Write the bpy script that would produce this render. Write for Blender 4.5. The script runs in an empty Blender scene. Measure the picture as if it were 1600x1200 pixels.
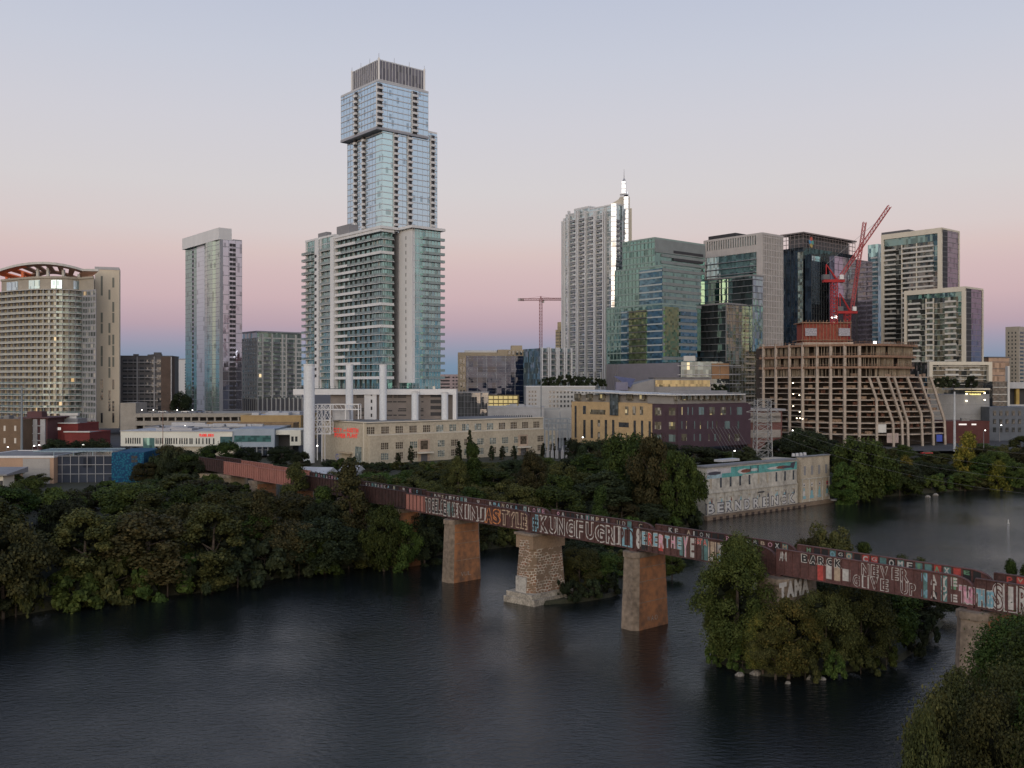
import bpy, math, random
import numpy as np
from mathutils import Vector as V
R = random.Random(7)
sc = bpy.context.scene
COL = sc.collection

# ---------------------------------------------------------------- camera
CAM_H = 40.0
F = 1500.0                      # focal length in pixels of the 1600 px wide photograph
cam_d = bpy.data.cameras.new('camera')
cam = bpy.data.objects.new('camera', cam_d); COL.objects.link(cam)
cam_d.sensor_width = 36.0
cam_d.lens = 36.0 * F / 1600.0
cam_d.clip_start = 0.5; cam_d.clip_end = 20000
cam.location = (0, 0, CAM_H); cam.rotation_euler = (math.radians(90), 0, 0)
sc.camera = cam

# ---------------------------------------------------------------- world: dusk sky just after sunset, sun behind the camera to the left
GLOW = V((-0.22, -0.975, 0)).normalized()
world = bpy.data.worlds.new('World'); sc.world = world; world.use_nodes = True
nt = world.node_tree; nt.nodes.clear()
def nd(t, **k):
    n = nt.nodes.new(t)
    for a, b in k.items(): setattr(n, a, b)
    return n
tc = nd('ShaderNodeTexCoord'); sep = nd('ShaderNodeSeparateXYZ')
nt.links.new(tc.outputs['Generated'], sep.inputs[0])
def ramp(stops, fac, scale):
    m = nd('ShaderNodeMath', operation='DIVIDE', use_clamp=True); m.inputs[1].default_value = scale
    nt.links.new(fac, m.inputs[0])
    r = nd('ShaderNodeValToRGB'); el = r.color_ramp.elements
    while len(el) > 1: el.remove(el[0])
    el[0].position = stops[0][0] / scale; el[0].color = (*stops[0][1], 1)
    for p, c in stops[1:]:
        e = el.new(p / scale); e.color = (*c, 1)
    nt.links.new(m.outputs[0], r.inputs[0]); return r.outputs[0]
def lin(c): return tuple(((x/255)/12.92 if x <= 10 else (((x/255)+.055)/1.055)**2.4) for x in c)
east = ramp([(0, lin((106,136,160))), (.02, lin((116,141,168))), (.037, lin((142,147,171))), (.047, lin((158,150,172))), (.06, lin((179,156,171))),
             (.087, lin((200,172,179))), (.113, lin((207,181,184))), (.133, lin((212,190,189))), (.153, lin((212,198,198))), (.196, lin((210,204,206))),
             (.258, lin((205,203,211))), (.316, lin((197,200,213))), (.38, lin((187,193,211))), (.6, lin((150,165,198))), (1, lin((98,116,156)))], sep.outputs[2], 1.0)
west = ramp([(0, (1.5,.95,.62)), (.05, (1.9,1.4,.95)), (.12, (1.85,1.55,1.22)), (.25, (1.45,1.38,1.3)), (.5, (.78,.84,.95)),
             (1, (.20,.26,.42))], sep.outputs[2], 1.0)
dot = nd('ShaderNodeVectorMath', operation='DOT_PRODUCT'); dot.inputs[1].default_value = GLOW
nt.links.new(tc.outputs['Generated'], dot.inputs[0])
mr = nd('ShaderNodeMapRange', interpolation_type='SMOOTHSTEP'); mr.inputs['From Min'].default_value = -.15; mr.inputs['From Max'].default_value = 1.0
nt.links.new(dot.outputs['Value'], mr.inputs[0])
mx = nd('ShaderNodeMix', data_type='RGBA'); nt.links.new(mr.outputs[0], mx.inputs[0]); nt.links.new(east, mx.inputs[6]); nt.links.new(west, mx.inputs[7])
sky = nd('ShaderNodeTexSky'); sky.sky_type = 'NISHITA'; sky.sun_disc = False
sky.sun_elevation = math.radians(3); sky.sun_rotation = math.atan2(GLOW.x, GLOW.y)
bg1 = nd('ShaderNodeBackground'); bg1.inputs[1].default_value = 1.0
bg2 = nd('ShaderNodeBackground'); bg2.inputs[1].default_value = 0.012
add = nd('ShaderNodeAddShader'); out = nd('ShaderNodeOutputWorld')
nt.links.new(mx.outputs[2], bg1.inputs[0]); nt.links.new(sky.outputs[0], bg2.inputs[0])
nt.links.new(bg1.outputs[0], add.inputs[0]); nt.links.new(bg2.outputs[0], add.inputs[1]); nt.links.new(add.outputs[0], out.inputs[0])

# the last glow of the sun: very soft and weak
sun_d = bpy.data.lights.new('sun', 'SUN'); sun_d.energy = 1.1; sun_d.angle = math.radians(60); sun_d.color = (1, .86, .72)
sun = bpy.data.objects.new('sun', sun_d); COL.objects.link(sun)
sun.rotation_euler = (-V((GLOW.x, GLOW.y, math.tan(math.radians(9))))).to_track_quat('-Z', 'Y').to_euler()

sc.view_settings.view_transform = 'Standard'; sc.view_settings.look = 'None'
sc.view_settings.exposure = 0.0; sc.view_settings.gamma = 1.0; sc.view_settings.use_curve_mapping = False
sc.render.engine = 'CYCLES'
try:
    sc.cycles.max_bounces = 5; sc.cycles.diffuse_bounces = 2; sc.cycles.glossy_bounces = 3; sc.cycles.transmission_bounces = 2
    sc.cycles.transparent_max_bounces = 6; sc.cycles.use_denoising = True; sc.cycles.caustics_reflective = False
except Exception: pass

# ---------------------------------------------------------------- helpers
def wx(px, Y): return (px - 800.0) / F * Y
def wz(py, Y): return CAM_H - (py - 600.0) / F * Y
UP = V((0, 0, 1))
GR = V((0.768, 0.640, 0)).normalized()      # street grid: away to the right
GL = V((-0.640, 0.768, 0)).normalized()     # street grid: away to the left

class MB:
    def __init__(s): s.v = []; s.f = []; s.m = []
    def quad(s, a, b, c, d, m=0):
        i = len(s.v); s.v += [tuple(a), tuple(b), tuple(c), tuple(d)]; s.f.append((i, i+1, i+2, i+3)); s.m.append(m)
    def tri(s, a, b, c, m=0):
        i = len(s.v); s.v += [tuple(a), tuple(b), tuple(c)]; s.f.append((i, i+1, i+2)); s.m.append(m)
    def box(s, o, u, v, w, m=0):
        o, u, v, w = V(o), V(u), V(v), V(w)
        if u.cross(v).dot(w) < 0: u, v = v, u
        i = len(s.v)
        s.v += [tuple(p) for p in (o, o+u, o+u+v, o+v, o+w, o+u+w, o+u+v+w, o+v+w)]
        s.f += [(i, i+3, i+2, i+1), (i+4, i+5, i+6, i+7), (i, i+1, i+5, i+4), (i+1, i+2, i+6, i+5), (i+2, i+3, i+7, i+6), (i+3, i, i+4, i+7)]
        s.m += [m]*6
    def prism(s, poly, z0, z1, m=0):
        """poly counter-clockwise list of (x, y); z0/z1 number or list"""
        n = len(poly); A = sum(poly[k][0]*poly[(k+1) % n][1]-poly[(k+1) % n][0]*poly[k][1] for k in range(n))
        za = z0 if isinstance(z0, (list, tuple)) else [z0]*n; zb = z1 if isinstance(z1, (list, tuple)) else [z1]*n
        if A < 0: poly = poly[::-1]; za = za[::-1]; zb = zb[::-1]
        i = len(s.v)
        s.v += [(p[0], p[1], z) for p, z in zip(poly, za)] + [(p[0], p[1], z) for p, z in zip(poly, zb)]
        for k in range(n):
            j = (k+1) % n; s.f.append((i+k, i+j, i+n+j, i+n+k)); s.m.append(m)
        s.f.append(tuple(i+n+k for k in range(n))); s.m.append(m)
        s.f.append(tuple(i+k for k in range(n-1, -1, -1))); s.m.append(m)
    def beam(s, a, b, w, m=0, h=None):
        a, b = V(a), V(b); d = (b-a)
        if d.length < 1e-6: return
        x = d.normalized(); side = x.cross(UP)
        if side.length < .05: side = V((1, 0, 0))
        side.normalize(); up = side.cross(x).normalized(); h = h or w
        s.box(a - side*w/2 - up*h/2, d, side*w, up*h, m)
    def cyl(s, a, b, r0, r1=None, n=8, m=0, caps=True):
        a, b = V(a), V(b); r1 = r0 if r1 is None else r1
        x = (b-a).normalized(); p = x.orthogonal().normalized(); q = x.cross(p)
        i = len(s.v)
        for c, r in ((a, r0), (b, r1)):
            for k in range(n):
                t = 2*math.pi*k/n; s.v.append(tuple(c + p*r*math.cos(t) + q*r*math.sin(t)))
        for k in range(n):
            j = (k+1) % n; s.f.append((i+k, i+j, i+n+j, i+n+k)); s.m.append(m)
        if caps:
            s.f.append(tuple(i+n+k for k in range(n))); s.m.append(m)
            s.f.append(tuple(i+k for k in range(n-1, -1, -1))); s.m.append(m)
    def mesh(s, name, mats, off=(0, 0, 0)):
        me = bpy.data.meshes.new(name)
        ox, oy, oz = off
        me.from_pydata([(a-ox, b-oy, c-oz) for a, b, c in s.v], [], s.f)
        mats = mats if isinstance(mats, (list, tuple)) else [mats]
        for m in mats: me.materials.append(m)
        if len(mats) > 1: me.polygons.foreach_set('material_index', s.m)
        uv = me.uv_layers.new(name='UVMap')
        nl = len(me.loops); npol = len(me.polygons)
        if npol:
            nor = np.zeros(npol*3); me.polygons.foreach_get('normal', nor); nor = nor.reshape(-1, 3)
            tot = np.zeros(npol, int); me.polygons.foreach_get('loop_total', tot)
            vi = np.zeros(nl, int); me.loops.foreach_get('vertex_index', vi)
            co = np.array(s.v)[vi]; N = np.repeat(nor, tot, axis=0)
            h = np.hypot(N[:, 0], N[:, 1]); wall = h > .3
            tx = np.where(wall, -N[:, 1]/np.maximum(h, 1e-6), 1.0); ty = np.where(wall, N[:, 0]/np.maximum(h, 1e-6), 0.0)
            u = co[:, 0]*tx + co[:, 1]*ty; v = np.where(wall, co[:, 2], co[:, 1])
            uv.data.foreach_set('uv', np.stack([u, v], 1).ravel())
        me.update(); return me

def props(o, label=None, cat=None, group=None, kind=None):
    if label: o['label'] = label
    if cat: o['category'] = cat
    if group: o['group'] = group
    if kind: o['kind'] = kind
    return o
def thing(name, label, cat, loc, group=None):
    o = bpy.data.objects.new(name, None); COL.objects.link(o); o.location = loc; o.empty_display_size = .1
    return props(o, label, cat, group)
def part(root, name, mb, mats, label=None, kind=None, off=None):
    """mb is in world coordinates; root (thing or part) may itself have a parent at its own base"""
    if not mb.v: return None
    o0 = V((0, 0, 0)); r = root
    while r is not None: o0 += V(r.location); r = r.parent
    me = mb.mesh(name, mats, o0)
    o = bpy.data.objects.new(name, me); COL.objects.link(o); o.parent = root
    if label: o['label'] = label
    if kind: o['kind'] = kind
    return o
def solo(name, mb, mats, label=None, cat=None, group=None, kind=None, loc=(0, 0, 0)):
    o = bpy.data.objects.new(name, mb.mesh(name, mats, loc)); COL.objects.link(o); o.location = loc
    return props(o, label, cat, group, kind)
def repeat(root, name, mb, mats, offs, limit=100, prio=None):
    """mb: template in world coordinates of its first place; offs: vectors from that place. Individuals first, the rest one stuff part."""
    if not offs or not mb.v: return
    order = list(offs)
    if prio: order.sort(key=prio)
    o0 = V((0, 0, 0)); r = root
    while r is not None: o0 += V(r.location); r = r.parent
    anchor = V(mb.v[0])
    me = mb.mesh(name, mats, anchor)
    for d in order[:limit]:
        o = bpy.data.objects.new(name, me); o.location = anchor - o0 + V(d); COL.objects.link(o); o.parent = root
    rest = order[limit:]
    if rest:
        big = MB(); va = np.array(mb.v)
        for d in rest:
            i = len(big.v); big.v += [tuple(p) for p in (va + np.array(d))]
            big.f += [tuple(i+k for k in f) for f in mb.f]; big.m += mb.m
        part(root, name, big, mats, kind='stuff')
def copy_thing(o, loc, label=None, rotz=None, scale=None):
    c = o.copy(); COL.objects.link(c); c.location = loc
    if rotz is not None: c.rotation_euler = (0, 0, rotz)
    if scale is not None: c.scale = scale if isinstance(scale, (tuple, list)) else (scale,)*3
    if label: c['label'] = label
    for ch in o.children:
        d = ch.copy(); COL.objects.link(d); d.parent = c
        for g in ch.children:
            e = g.copy(); COL.objects.link(e); e.parent = d
    return c

# ---------------------------------------------------------------- materials
def newmat(name):
    m = bpy.data.materials.new(name); m.use_nodes = True
    n = m.node_tree; b = n.nodes['Principled BSDF']; return m, n, b
def N(n, t, **k):
    x = n.nodes.new(t)
    for a, b in k.items(): setattr(x, a, b)
    return x
def mat(name, col, rough=.8, metal=0.0, var=.18, scale=.25, streak=1.0, bump=0.0, col2=None, fine=3.0):
    """weathered procedural surface: large blotches, optional vertical streaks, fine grain"""
    m, n, b = newmat(name); L = n.links
    t = N(n, 'ShaderNodeTexCoord'); mp = N(n, 'ShaderNodeMapping'); mp.inputs['Scale'].default_value = (scale, scale, scale*streak)
    L.new(t.outputs['Object'], mp.inputs[0])
    no = N(n, 'ShaderNodeTexNoise'); no.inputs['Scale'].default_value = 1.0; no.inputs['Detail'].default_value = 6; L.new(mp.outputs[0], no.inputs['Vector'])
    n2 = N(n, 'ShaderNodeTexNoise'); n2.inputs['Scale'].default_value = fine; n2.inputs['Detail'].default_value = 3; L.new(t.outputs['Object'], n2.inputs['Vector'])
    ad = N(n, 'ShaderNodeMath', operation='ADD'); L.new(no.outputs[0], ad.inputs[0]); L.new(n2.outputs[0], ad.inputs[1])
    r = N(n, 'ShaderNodeMapRange'); r.inputs['From Min'].default_value = .7; r.inputs['From Max'].default_value = 1.3; L.new(ad.outputs[0], r.inputs[0])
    mx = N(n, 'ShaderNodeMix', data_type='RGBA')
    c2 = col2 or tuple(max(0, c*(1-2*var)) for c in col); c1 = tuple(min(1, c*(1+var)) for c in col)
    mx.inputs[6].default_value = (*c2, 1); mx.inputs[7].default_value = (*c1, 1)
    L.new(r.outputs[0], mx.inputs[0]); L.new(mx.outputs[2], b.inputs['Base Color'])
    b.inputs['Roughness'].default_value = rough; b.inputs['Metallic'].default_value = metal
    if bump:
        bp = N(n, 'ShaderNodeBump'); bp.inputs['Strength'].default_value = bump; bp.inputs['Distance'].default_value = .1
        L.new(n2.outputs[0], bp.inputs['Height']); L.new(bp.outputs[0], b.inputs['Normal'])
    return m
def plain(name, col, rough=.6, metal=0.0):
    m, n, b = newmat(name); b.inputs['Base Color'].default_value = (*col, 1); b.inputs['Roughness'].default_value = rough; b.inputs['Metallic'].default_value = metal
    return m
def emit(name, col, s):
    m, n, b = newmat(name); b.inputs['Base Color'].default_value = (*[c*.5 for c in col], 1)
    b.inputs['Emission Color'].default_value = (*col, 1); b.inputs['Emission Strength'].default_value = s; return m
def glass(name, tint, inner=(.03, .035, .04), metal=.75, pane=(1.5, 3.1), rough=.04, tilt=.02, dark=.2, pale=.0, lit=0.0, litc=(1, .75, .4)):
    """coated facade glass: every pane slightly tilted, some darker, some with pale blinds, a few lit rooms"""
    m, n, b = newmat(name); L = n.links
    uv = N(n, 'ShaderNodeUVMap'); dv = N(n, 'ShaderNodeVectorMath', operation='DIVIDE'); dv.inputs[1].default_value = (pane[0], pane[1], 1)
    fl = N(n, 'ShaderNodeVectorMath', operation='FLOOR'); L.new(uv.outputs[0], dv.inputs[0]); L.new(dv.outputs[0], fl.inputs[0])
    wn = N(n, 'ShaderNodeTexWhiteNoise', noise_dimensions='2D'); L.new(fl.outputs[0], wn.inputs['Vector'])
    sb = N(n, 'ShaderNodeVectorMath', operation='SUBTRACT'); sb.inputs[1].default_value = (.5, .5, .5); L.new(wn.outputs['Color'], sb.inputs[0])
    sl = N(n, 'ShaderNodeVectorMath', operation='SCALE'); sl.inputs['Scale'].default_value = tilt*2; L.new(sb.outputs[0], sl.inputs[0])
    # slow waviness across panes
    tc_ = N(n, 'ShaderNodeTexCoord'); nz = N(n, 'ShaderNodeTexNoise'); nz.inputs['Scale'].default_value = .35; nz.inputs['Detail'].default_value = 2
    L.new(tc_.outputs['Object'], nz.inputs['Vector'])
    s2 = N(n, 'ShaderNodeVectorMath', operation='SUBTRACT'); s2.inputs[1].default_value = (.5, .5, .5); L.new(nz.outputs['Color'], s2.inputs[0])
    s3 = N(n, 'ShaderNodeVectorMath', operation='SCALE'); s3.inputs['Scale'].default_value = tilt*1.6; L.new(s2.outputs[0], s3.inputs[0])
    ge = N(n, 'ShaderNodeNewGeometry'); a1 = N(n, 'ShaderNodeVectorMath', operation='ADD'); a2 = N(n, 'ShaderNodeVectorMath', operation='ADD')
    nn = N(n, 'ShaderNodeVectorMath', operation='NORMALIZE')
    L.new(ge.outputs['Normal'], a1.inputs[0]); L.new(sl.outputs[0], a1.inputs[1]); L.new(a1.outputs[0], a2.inputs[0]); L.new(s3.outputs[0], a2.inputs[1])
    L.new(a2.outputs[0], nn.inputs[0]); L.new(nn.outputs[0], b.inputs['Normal'])
    lt = N(n, 'ShaderNodeMath', operation='LESS_THAN'); lt.inputs[1].default_value = dark; L.new(wn.outputs['Value'], lt.inputs[0])
    mx = N(n, 'ShaderNodeMix', data_type='RGBA'); mx.inputs[6].default_value = (*tint, 1); mx.inputs[7].default_value = (*[c*.62 for c in tint], 1)
    ml = N(n, 'ShaderNodeMath', operation='MULTIPLY'); ml.inputs[1].default_value = 1.0; L.new(lt.outputs[0], ml.inputs[0]); L.new(ml.outputs[0], mx.inputs[0])
    m2 = N(n, 'ShaderNodeMix', data_type='RGBA'); m2.inputs[7].default_value = (.42, .40, .36, 1); L.new(mx.outputs[2], m2.inputs[6])
    g2 = N(n, 'ShaderNodeMath', operation='GREATER_THAN'); g2.inputs[1].default_value = 1-pale; L.new(wn.outputs['Value'], g2.inputs[0]); 
    g3 = N(n, 'ShaderNodeMath', operation='MULTIPLY'); g3.inputs[1].default_value = .55; L.new(g2.outputs[0], g3.inputs[0]); L.new(g3.outputs[0], m2.inputs[0])
    L.new(m2.outputs[2], b.inputs['Base Color'])
    mm = N(n, 'ShaderNodeMath', operation='SUBTRACT'); mm.inputs[0].default_value = metal; L.new(g3.outputs[0], mm.inputs[1]); mm.use_clamp = True
    L.new(mm.outputs[0], b.inputs['Metallic']); b.inputs['Roughness'].default_value = rough
    if lit > 0:
        w2 = N(n, 'ShaderNodeTexWhiteNoise', noise_dimensions='2D'); o2 = N(n, 'ShaderNodeVectorMath', operation='ADD'); o2.inputs[1].default_value = (31.7, 11.3, 0)
        L.new(fl.outputs[0], o2.inputs[0]); L.new(o2.outputs[0], w2.inputs['Vector'])
        gt = N(n, 'ShaderNodeMath', operation='GREATER_THAN'); gt.inputs[1].default_value = 1-lit; L.new(w2.outputs['Value'], gt.inputs[0])
        b.inputs['Emission Color'].default_value = (*litc, 1); L.new(gt.outputs[0], b.inputs['Emission Strength'])
    return m

M = {}
M['white'] = mat('white_panel', (.62, .63, .64), .6, var=.06, streak=.2)
M['cream'] = mat('cream_panel', (.60, .56, .47), .7, var=.06, streak=.2)
M['offwhite'] = mat('off_white_concrete', (.52, .52, .50), .8, var=.08, streak=.2)
M['grey'] = mat('grey_panel', (.22, .22, .23), .7, var=.1)
M['midgrey'] = mat('mid_grey_metal', (.30, .31, .34), .45, metal=.3, var=.08, streak=.3)
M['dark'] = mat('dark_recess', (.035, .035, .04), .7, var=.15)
M['darkgrey'] = mat('dark_grey_panel', (.10, .10, .11), .6, var=.1)
M['tan'] = mat('tan_stone', (.42, .35, .25), .85, var=.08, streak=.3)
M['plantwall'] = mat('plant_concrete', (.45, .40, .31), .9, var=.12, scale=.12, streak=.35, fine=1.2)
M['mullion'] = plain('mullion_white', (.45, .47, .5), .5)
M['mullion_dark'] = plain('mullion_dark', (.06, .065, .07), .5)
M['rail'] = plain('rail_metal', (.16, .17, .19), .4, .4)
M['concrete'] = mat('raw_concrete', (.36, .32, .26), .9, var=.16, scale=.3, streak=.6)
M['roof'] = mat('flat_roof', (.20, .20, .20), .9, var=.15)
M['roofpale'] = mat('pale_roof', (.42, .43, .45), .8, var=.12)
M['lamp'] = emit('lamp_warm', (1, .85, .6), 6)
M['lampw'] = emit('lamp_white', (1, .97, .9), 8)
M['redsign'] = emit('sign_red', (1, .04, .03), .45)
M['window'] = glass('window_dark', (.10, .11, .12), metal=.5, pane=(1.0, 1.0), dark=.3, tilt=.02)
# ---------------------------------------------------------------- faces and block buildings
class Face:
    def __init__(s, o, u, L):
        s.o = V((o[0], o[1], 0)); s.u = V((u[0], u[1], 0)).normalized(); s.n = s.u.cross(UP); s.L = L   # outward when seen with u to the right
    def at(s, a, z=0, n=0): return s.o + s.u*a + s.n*n + UP*z
    def a(s, px):
        t = (px-800.0)/F; return (t*s.o.y - s.o.x)/(s.u.x - t*s.u.y)
    def z(s, a, py): return wz(py, (s.o + s.u*a).y)
    def box(s, mb, a0, a1, z0, z1, n0, n1, m=0): mb.box(s.at(a0, z0, n0), s.u*(a1-a0), s.n*(n1-n0), UP*(z1-z0), m)
    def bands(s, mb, z0, z1, pitch, h, proj, a0=0, a1=None, m=0):
        a1 = s.L if a1 is None else a1; z = z0
        while z < z1 - .01: s.box(mb, a0, a1, z, min(z+h, z1), -.05, proj, m); z += pitch
    def mull(s, mb, step, w, proj, z0, z1, a0=0, a1=None, m=0):
        a1 = s.L if a1 is None else a1; k = max(1, round((a1-a0)/step)); st = (a1-a0)/k
        for i in range(k+1): s.box(mb, a0+i*st-w/2, a0+i*st+w/2, z0, z1, -.04, proj, m)

class Block:
    """box volume seen at its near corner pc; faces FL (left of the corner) and FR (right)"""
    def __init__(s, pl, pc, pr, ytop, Y, zb=9.0, gl=GL, gr=GR, ztop=None):
        s.Y = Y; s.C = V((wx(pc, Y), Y, 0)); s.gl = V(gl).normalized(); s.gr = V(gr).normalized()
        f = Face(s.C, s.gl, 1); s.LL = abs(f.a(pl)) if pl is not None else 20
        g = Face(s.C, s.gr, 1); s.LR = abs(g.a(pr)) if pr is not None else 20
        s.zt = wz(ytop, Y) if ztop is None else ztop; s.zb = zb
        s.FL = Face(s.C + s.gl*s.LL, -s.gl, s.LL); s.FR = Face(s.C, s.gr, s.LR)
        s.poly = [tuple((s.C+d)[:2]) for d in (V((0, 0, 0)), s.gr*s.LR, s.gr*s.LR+s.gl*s.LL, s.gl*s.LL)]
    def body(s, mb, z0=None, z1=None, m=0): mb.prism(s.poly, s.zb if z0 is None else z0, s.zt if z1 is None else z1, m)
    def grown(s, d): # footprint grown by d
        g, l = s.gr, s.gl
        return [tuple((s.C + a)[:2]) for a in (-g*d-l*d, g*(s.LR+d)-l*d, g*(s.LR+d)+l*(s.LL+d), -g*d+l*(s.LL+d))]
    def parapet(s, mb, h, t, proj=.15, m=0):
        z0 = s.zt; s.FL.box(mb, -proj, s.LL+proj, z0-.3, z0+h, -t, proj, m); s.FR.box(mb, -proj+.003, s.LR+proj, z0-.3, z0+h, -t, proj+.002, m)
        for f in (s.FL, s.FR):
            pass
        b1 = Face(s.C + s.gr*s.LR, s.gl, s.LL); b1.box(mb, 0, s.LL, z0-.3, z0+h, -t, proj)
        b2 = Face(s.C + s.gr*s.LR + s.gl*s.LL, -s.gr, s.LR); b2.box(mb, 0, s.LR, z0-.3, z0+h, -t, proj)
    def rooftop(s, mb, n=4, hmax=3, rr=None):
        rr = rr or R
        for _ in range(n):
            a, b = rr.uniform(.12, .7), rr.uniform(.12, .7); w, l, h = rr.uniform(.08, .2)*s.LR, rr.uniform(.08, .2)*s.LL, rr.uniform(.4, 1)*hmax
            mb.box(s.C + s.gr*s.LR*a + s.gl*s.LL*b + UP*(s.zt-.02), s.gr*w, s.gl*l, UP*h)
def root_at(name, label, bl, cat='building', group=None): return thing(name, label, cat, (bl.C.x, bl.C.y, bl.zb), group)
def balconies(root, face, a0, a1, z0, z1, pitch, depth=1.4, railh=1.0, m=None, solid=False, slab=.22, limit=100, name='balcony', railm=None):
    """one balcony per floor: slab and rail, each a part"""
    mb = MB(); face.box(mb, a0, a1, z0-slab, z0, -.05, depth, 0)
    if solid: face.box(mb, a0, a1, z0, z0+railh, depth-.12, depth, 1)
    else:
        face.box(mb, a0, a1, z0+railh-.06, z0+railh, depth-.06, depth, 1)
        face.box(mb, a0+.02, a1-.02, z0, z0+railh-.06, depth-.04, depth-.02, 1)
    face.box(mb, a0, a0+.06, z0, z0+railh, 0, depth-.01, 1); face.box(mb, a1-.06, a1, z0, z0+railh, 0, depth-.01, 1)
    k = int((z1-z0)/pitch + .5)
    repeat(root, name, mb, [m or M['offwhite'], railm or M['rail']], [V((0, 0, pitch*i)) for i in range(k)], limit)
def frontal(pl, pr, ytop, Y, zb, depth=20, rot=0.0, ztop=None):
    """building seen square on; rot turns its right end away"""
    u = V((math.cos(rot), math.sin(rot), 0)); b = Block.__new__(Block)
    b.Y = Y; b.C = V((wx(pl, Y), Y, 0)); b.gr = u; b.gl = V((-u.y, u.x, 0)); b.FR = Face(b.C, u, 1); b.FR.L = b.FR.a(pr); b.LR = b.FR.L; b.LL = depth
    b.zt = wz(ytop, Y) if ztop is None else ztop; b.zb = zb; b.FL = Face(b.C + b.gl*b.LL, -b.gl, b.LL)
    b.poly = [tuple((b.C+d)[:2]) for d in (V((0, 0, 0)), b.gr*b.LR, b.gr*b.LR+b.gl*b.LL, b.gl*b.LL)]
    return b

# ================================================================ the tall stepped tower
def independent():
    gl_ = glass('tower_blue_glass', (.50, .64, .76), pane=(1.6, 3.2), metal=.85, tilt=.005, dark=.05, rough=.08)
    gl2 = glass('tower_teal_glass', (.52, .70, .74), pane=(1.6, 3.2), metal=.85, tilt=.006, dark=.1, rough=.08)
    P = 3.2
    S = Block(543, 597, 683, 196, 515); S.zt = wz(198, 515)
    B2 = Block(533, 589, 669, 126.5, 512); B2.zb = wz(198, 512)
    CR = Block(550, 592, 663, 92, 521); CR.zb = B2.zt
    r = thing('stepped_skyscraper', 'tallest tower, blue glass with stacked boxes shifted over each other and a dark screened crown', 'skyscraper', (S.C.x, S.C.y, 9))
    mb = MB(); 
    # shaft: right end lower
    f = S.FR; a_step = f.a(669); zlow = f.z(f.L, 210)
    poly1 = [tuple((S.C+d)[:2]) for d in (V((0,0,0)), S.gr*a_step, S.gr*a_step+S.gl*S.LL, S.gl*S.LL)]
    poly2 = [tuple((S.C+d)[:2]) for d in (S.gr*a_step, S.gr*S.LR, S.gr*S.LR+S.gl*S.LL, S.gr*a_step+S.gl*S.LL)]
    mb.prism(poly1, 9, S.zt-.05); mb.prism(poly2, 9, zlow)
    sh = part(r, 'shaft_glass', mb, gl_)
    mb = MB(); B2.body(mb); part(r, 'upper_box_glass', mb, gl_)
    # teal strips at the near corner of the shaft
    mb = MB(); S.FL.box(mb, S.LL-6, S.LL, 80, S.zt-.2, -.1, .12); S.FR.box(mb, 0, 7, 80, S.zt-.2, -.1, .12); part(r, 'corner_glass', mb, gl2)
    # floor lines
    mb = MB(); z0 = S.zt - P*40
    for fc, top in ((S.FL, S.zt), (S.FR, zlow)): fc.bands(mb, z0, top, P, .45, .22)
    for fc in (S.FL, S.FR): fc.mull(mb, 3.3, .07, .10, z0, min(S.zt, zlow))
    part(r, 'shaft_floor_lines', mb, M['mullion'])
    mb = MB(); 
    for fc in (B2.FL, B2.FR): fc.bands(mb, B2.zb, B2.zt, P, .45, .22); fc.mull(mb, 3.3, .07, .10, B2.zb, B2.zt)
    B2.parapet(mb, .9, .5); part(r, 'upper_floor_lines', mb, M['mullion'])
    mb = MB(); mb.prism(B2.grown(.3), B2.zb-1.2, B2.zb-.02); part(r, 'soffit', mb, M['midgrey'])
    # roof of the step
    mb = MB(); mb.prism(poly2, zlow+.01, zlow+1.0); part(r, 'step_parapet', mb, M['white'])
    # balcony columns
    def column(fc, px, zt, zb, w=2.8):
        a = fc.a(px); d = MB(); fc.box(d, a-w/2, a+w/2, zb, zt, -.1, .3); part(r, 'recess_shade_panel', d, M['dark'])  # dark panel set proud; the shade of the recess is its colour
        e = MB(); fc.box(e, a-w/2-.15, a-w/2+.1, zb, zt, -.1, .8); part(r, 'fin_wall', e, M['white'])
        k = int((zt-zb)/P)
        t = MB(); fc.box(t, a-w/2+.1, a+w/2, zt-k*P, zt-k*P+1.25, .2, 1.5, 0); fc.box(t, a-w/2+.1, a-.1, zt-k*P+1.25, zt-k*P+P, .2, .5, 1)
        repeat(r, 'balcony', t, [M['white'], M['darkgrey']], [V((0, 0, P*i)) for i in range(k)], 30, prio=lambda v: -v.z)
    zlo = 95
    for px in (556.5, 569.5): column(S.FL, px, S.zt-1.5, zlo)
    for px, zt in ((618, S.zt), (640, S.zt), (675.5, zlow)): column(S.FR, px, zt-1.2, zlo)
    column(B2.FL, 557, B2.zt-1, B2.zb); column(B2.FR, 592.5, B2.zt-1, B2.zb, 3.6); column(B2.FR, 647.5, B2.zt-1, B2.zb, 3.4)
    # crown: open screen
    mb = MB(); CR.body(mb, CR.zb, CR.zt-.6); part(r, 'crown_screen', mb, glass('crown_mesh', (.17, .165, .19), metal=.4, pane=(1.3, 4), dark=.4, rough=.3, tilt=.03))
    mb = MB()
    for fc in (CR.FL, CR.FR):
        fc.mull(mb, 2.2, .18, .25, CR.zb, CR.zt); zt = CR.zt
        for z in (CR.zb, CR.zb+3.6, zt-.5): fc.box(mb, -.2, fc.L+.2, z, z+.3, -.05, .3)
    for p in (CR.C, CR.C+CR.gr*CR.LR, CR.C+CR.gl*CR.LL): mb.box(p + V((-.5, -.5, CR.zb)), (1, 0, 0), (0, 1, 0), (0, 0, CR.zt-CR.zb+.6))
    part(r, 'crown_frame', mb, M['white'])
    mast = MB(); c = CR.C; mast.cyl((c.x, c.y, CR.zt), (c.x, c.y, CR.zt+3.2), .18, .1)
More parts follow.
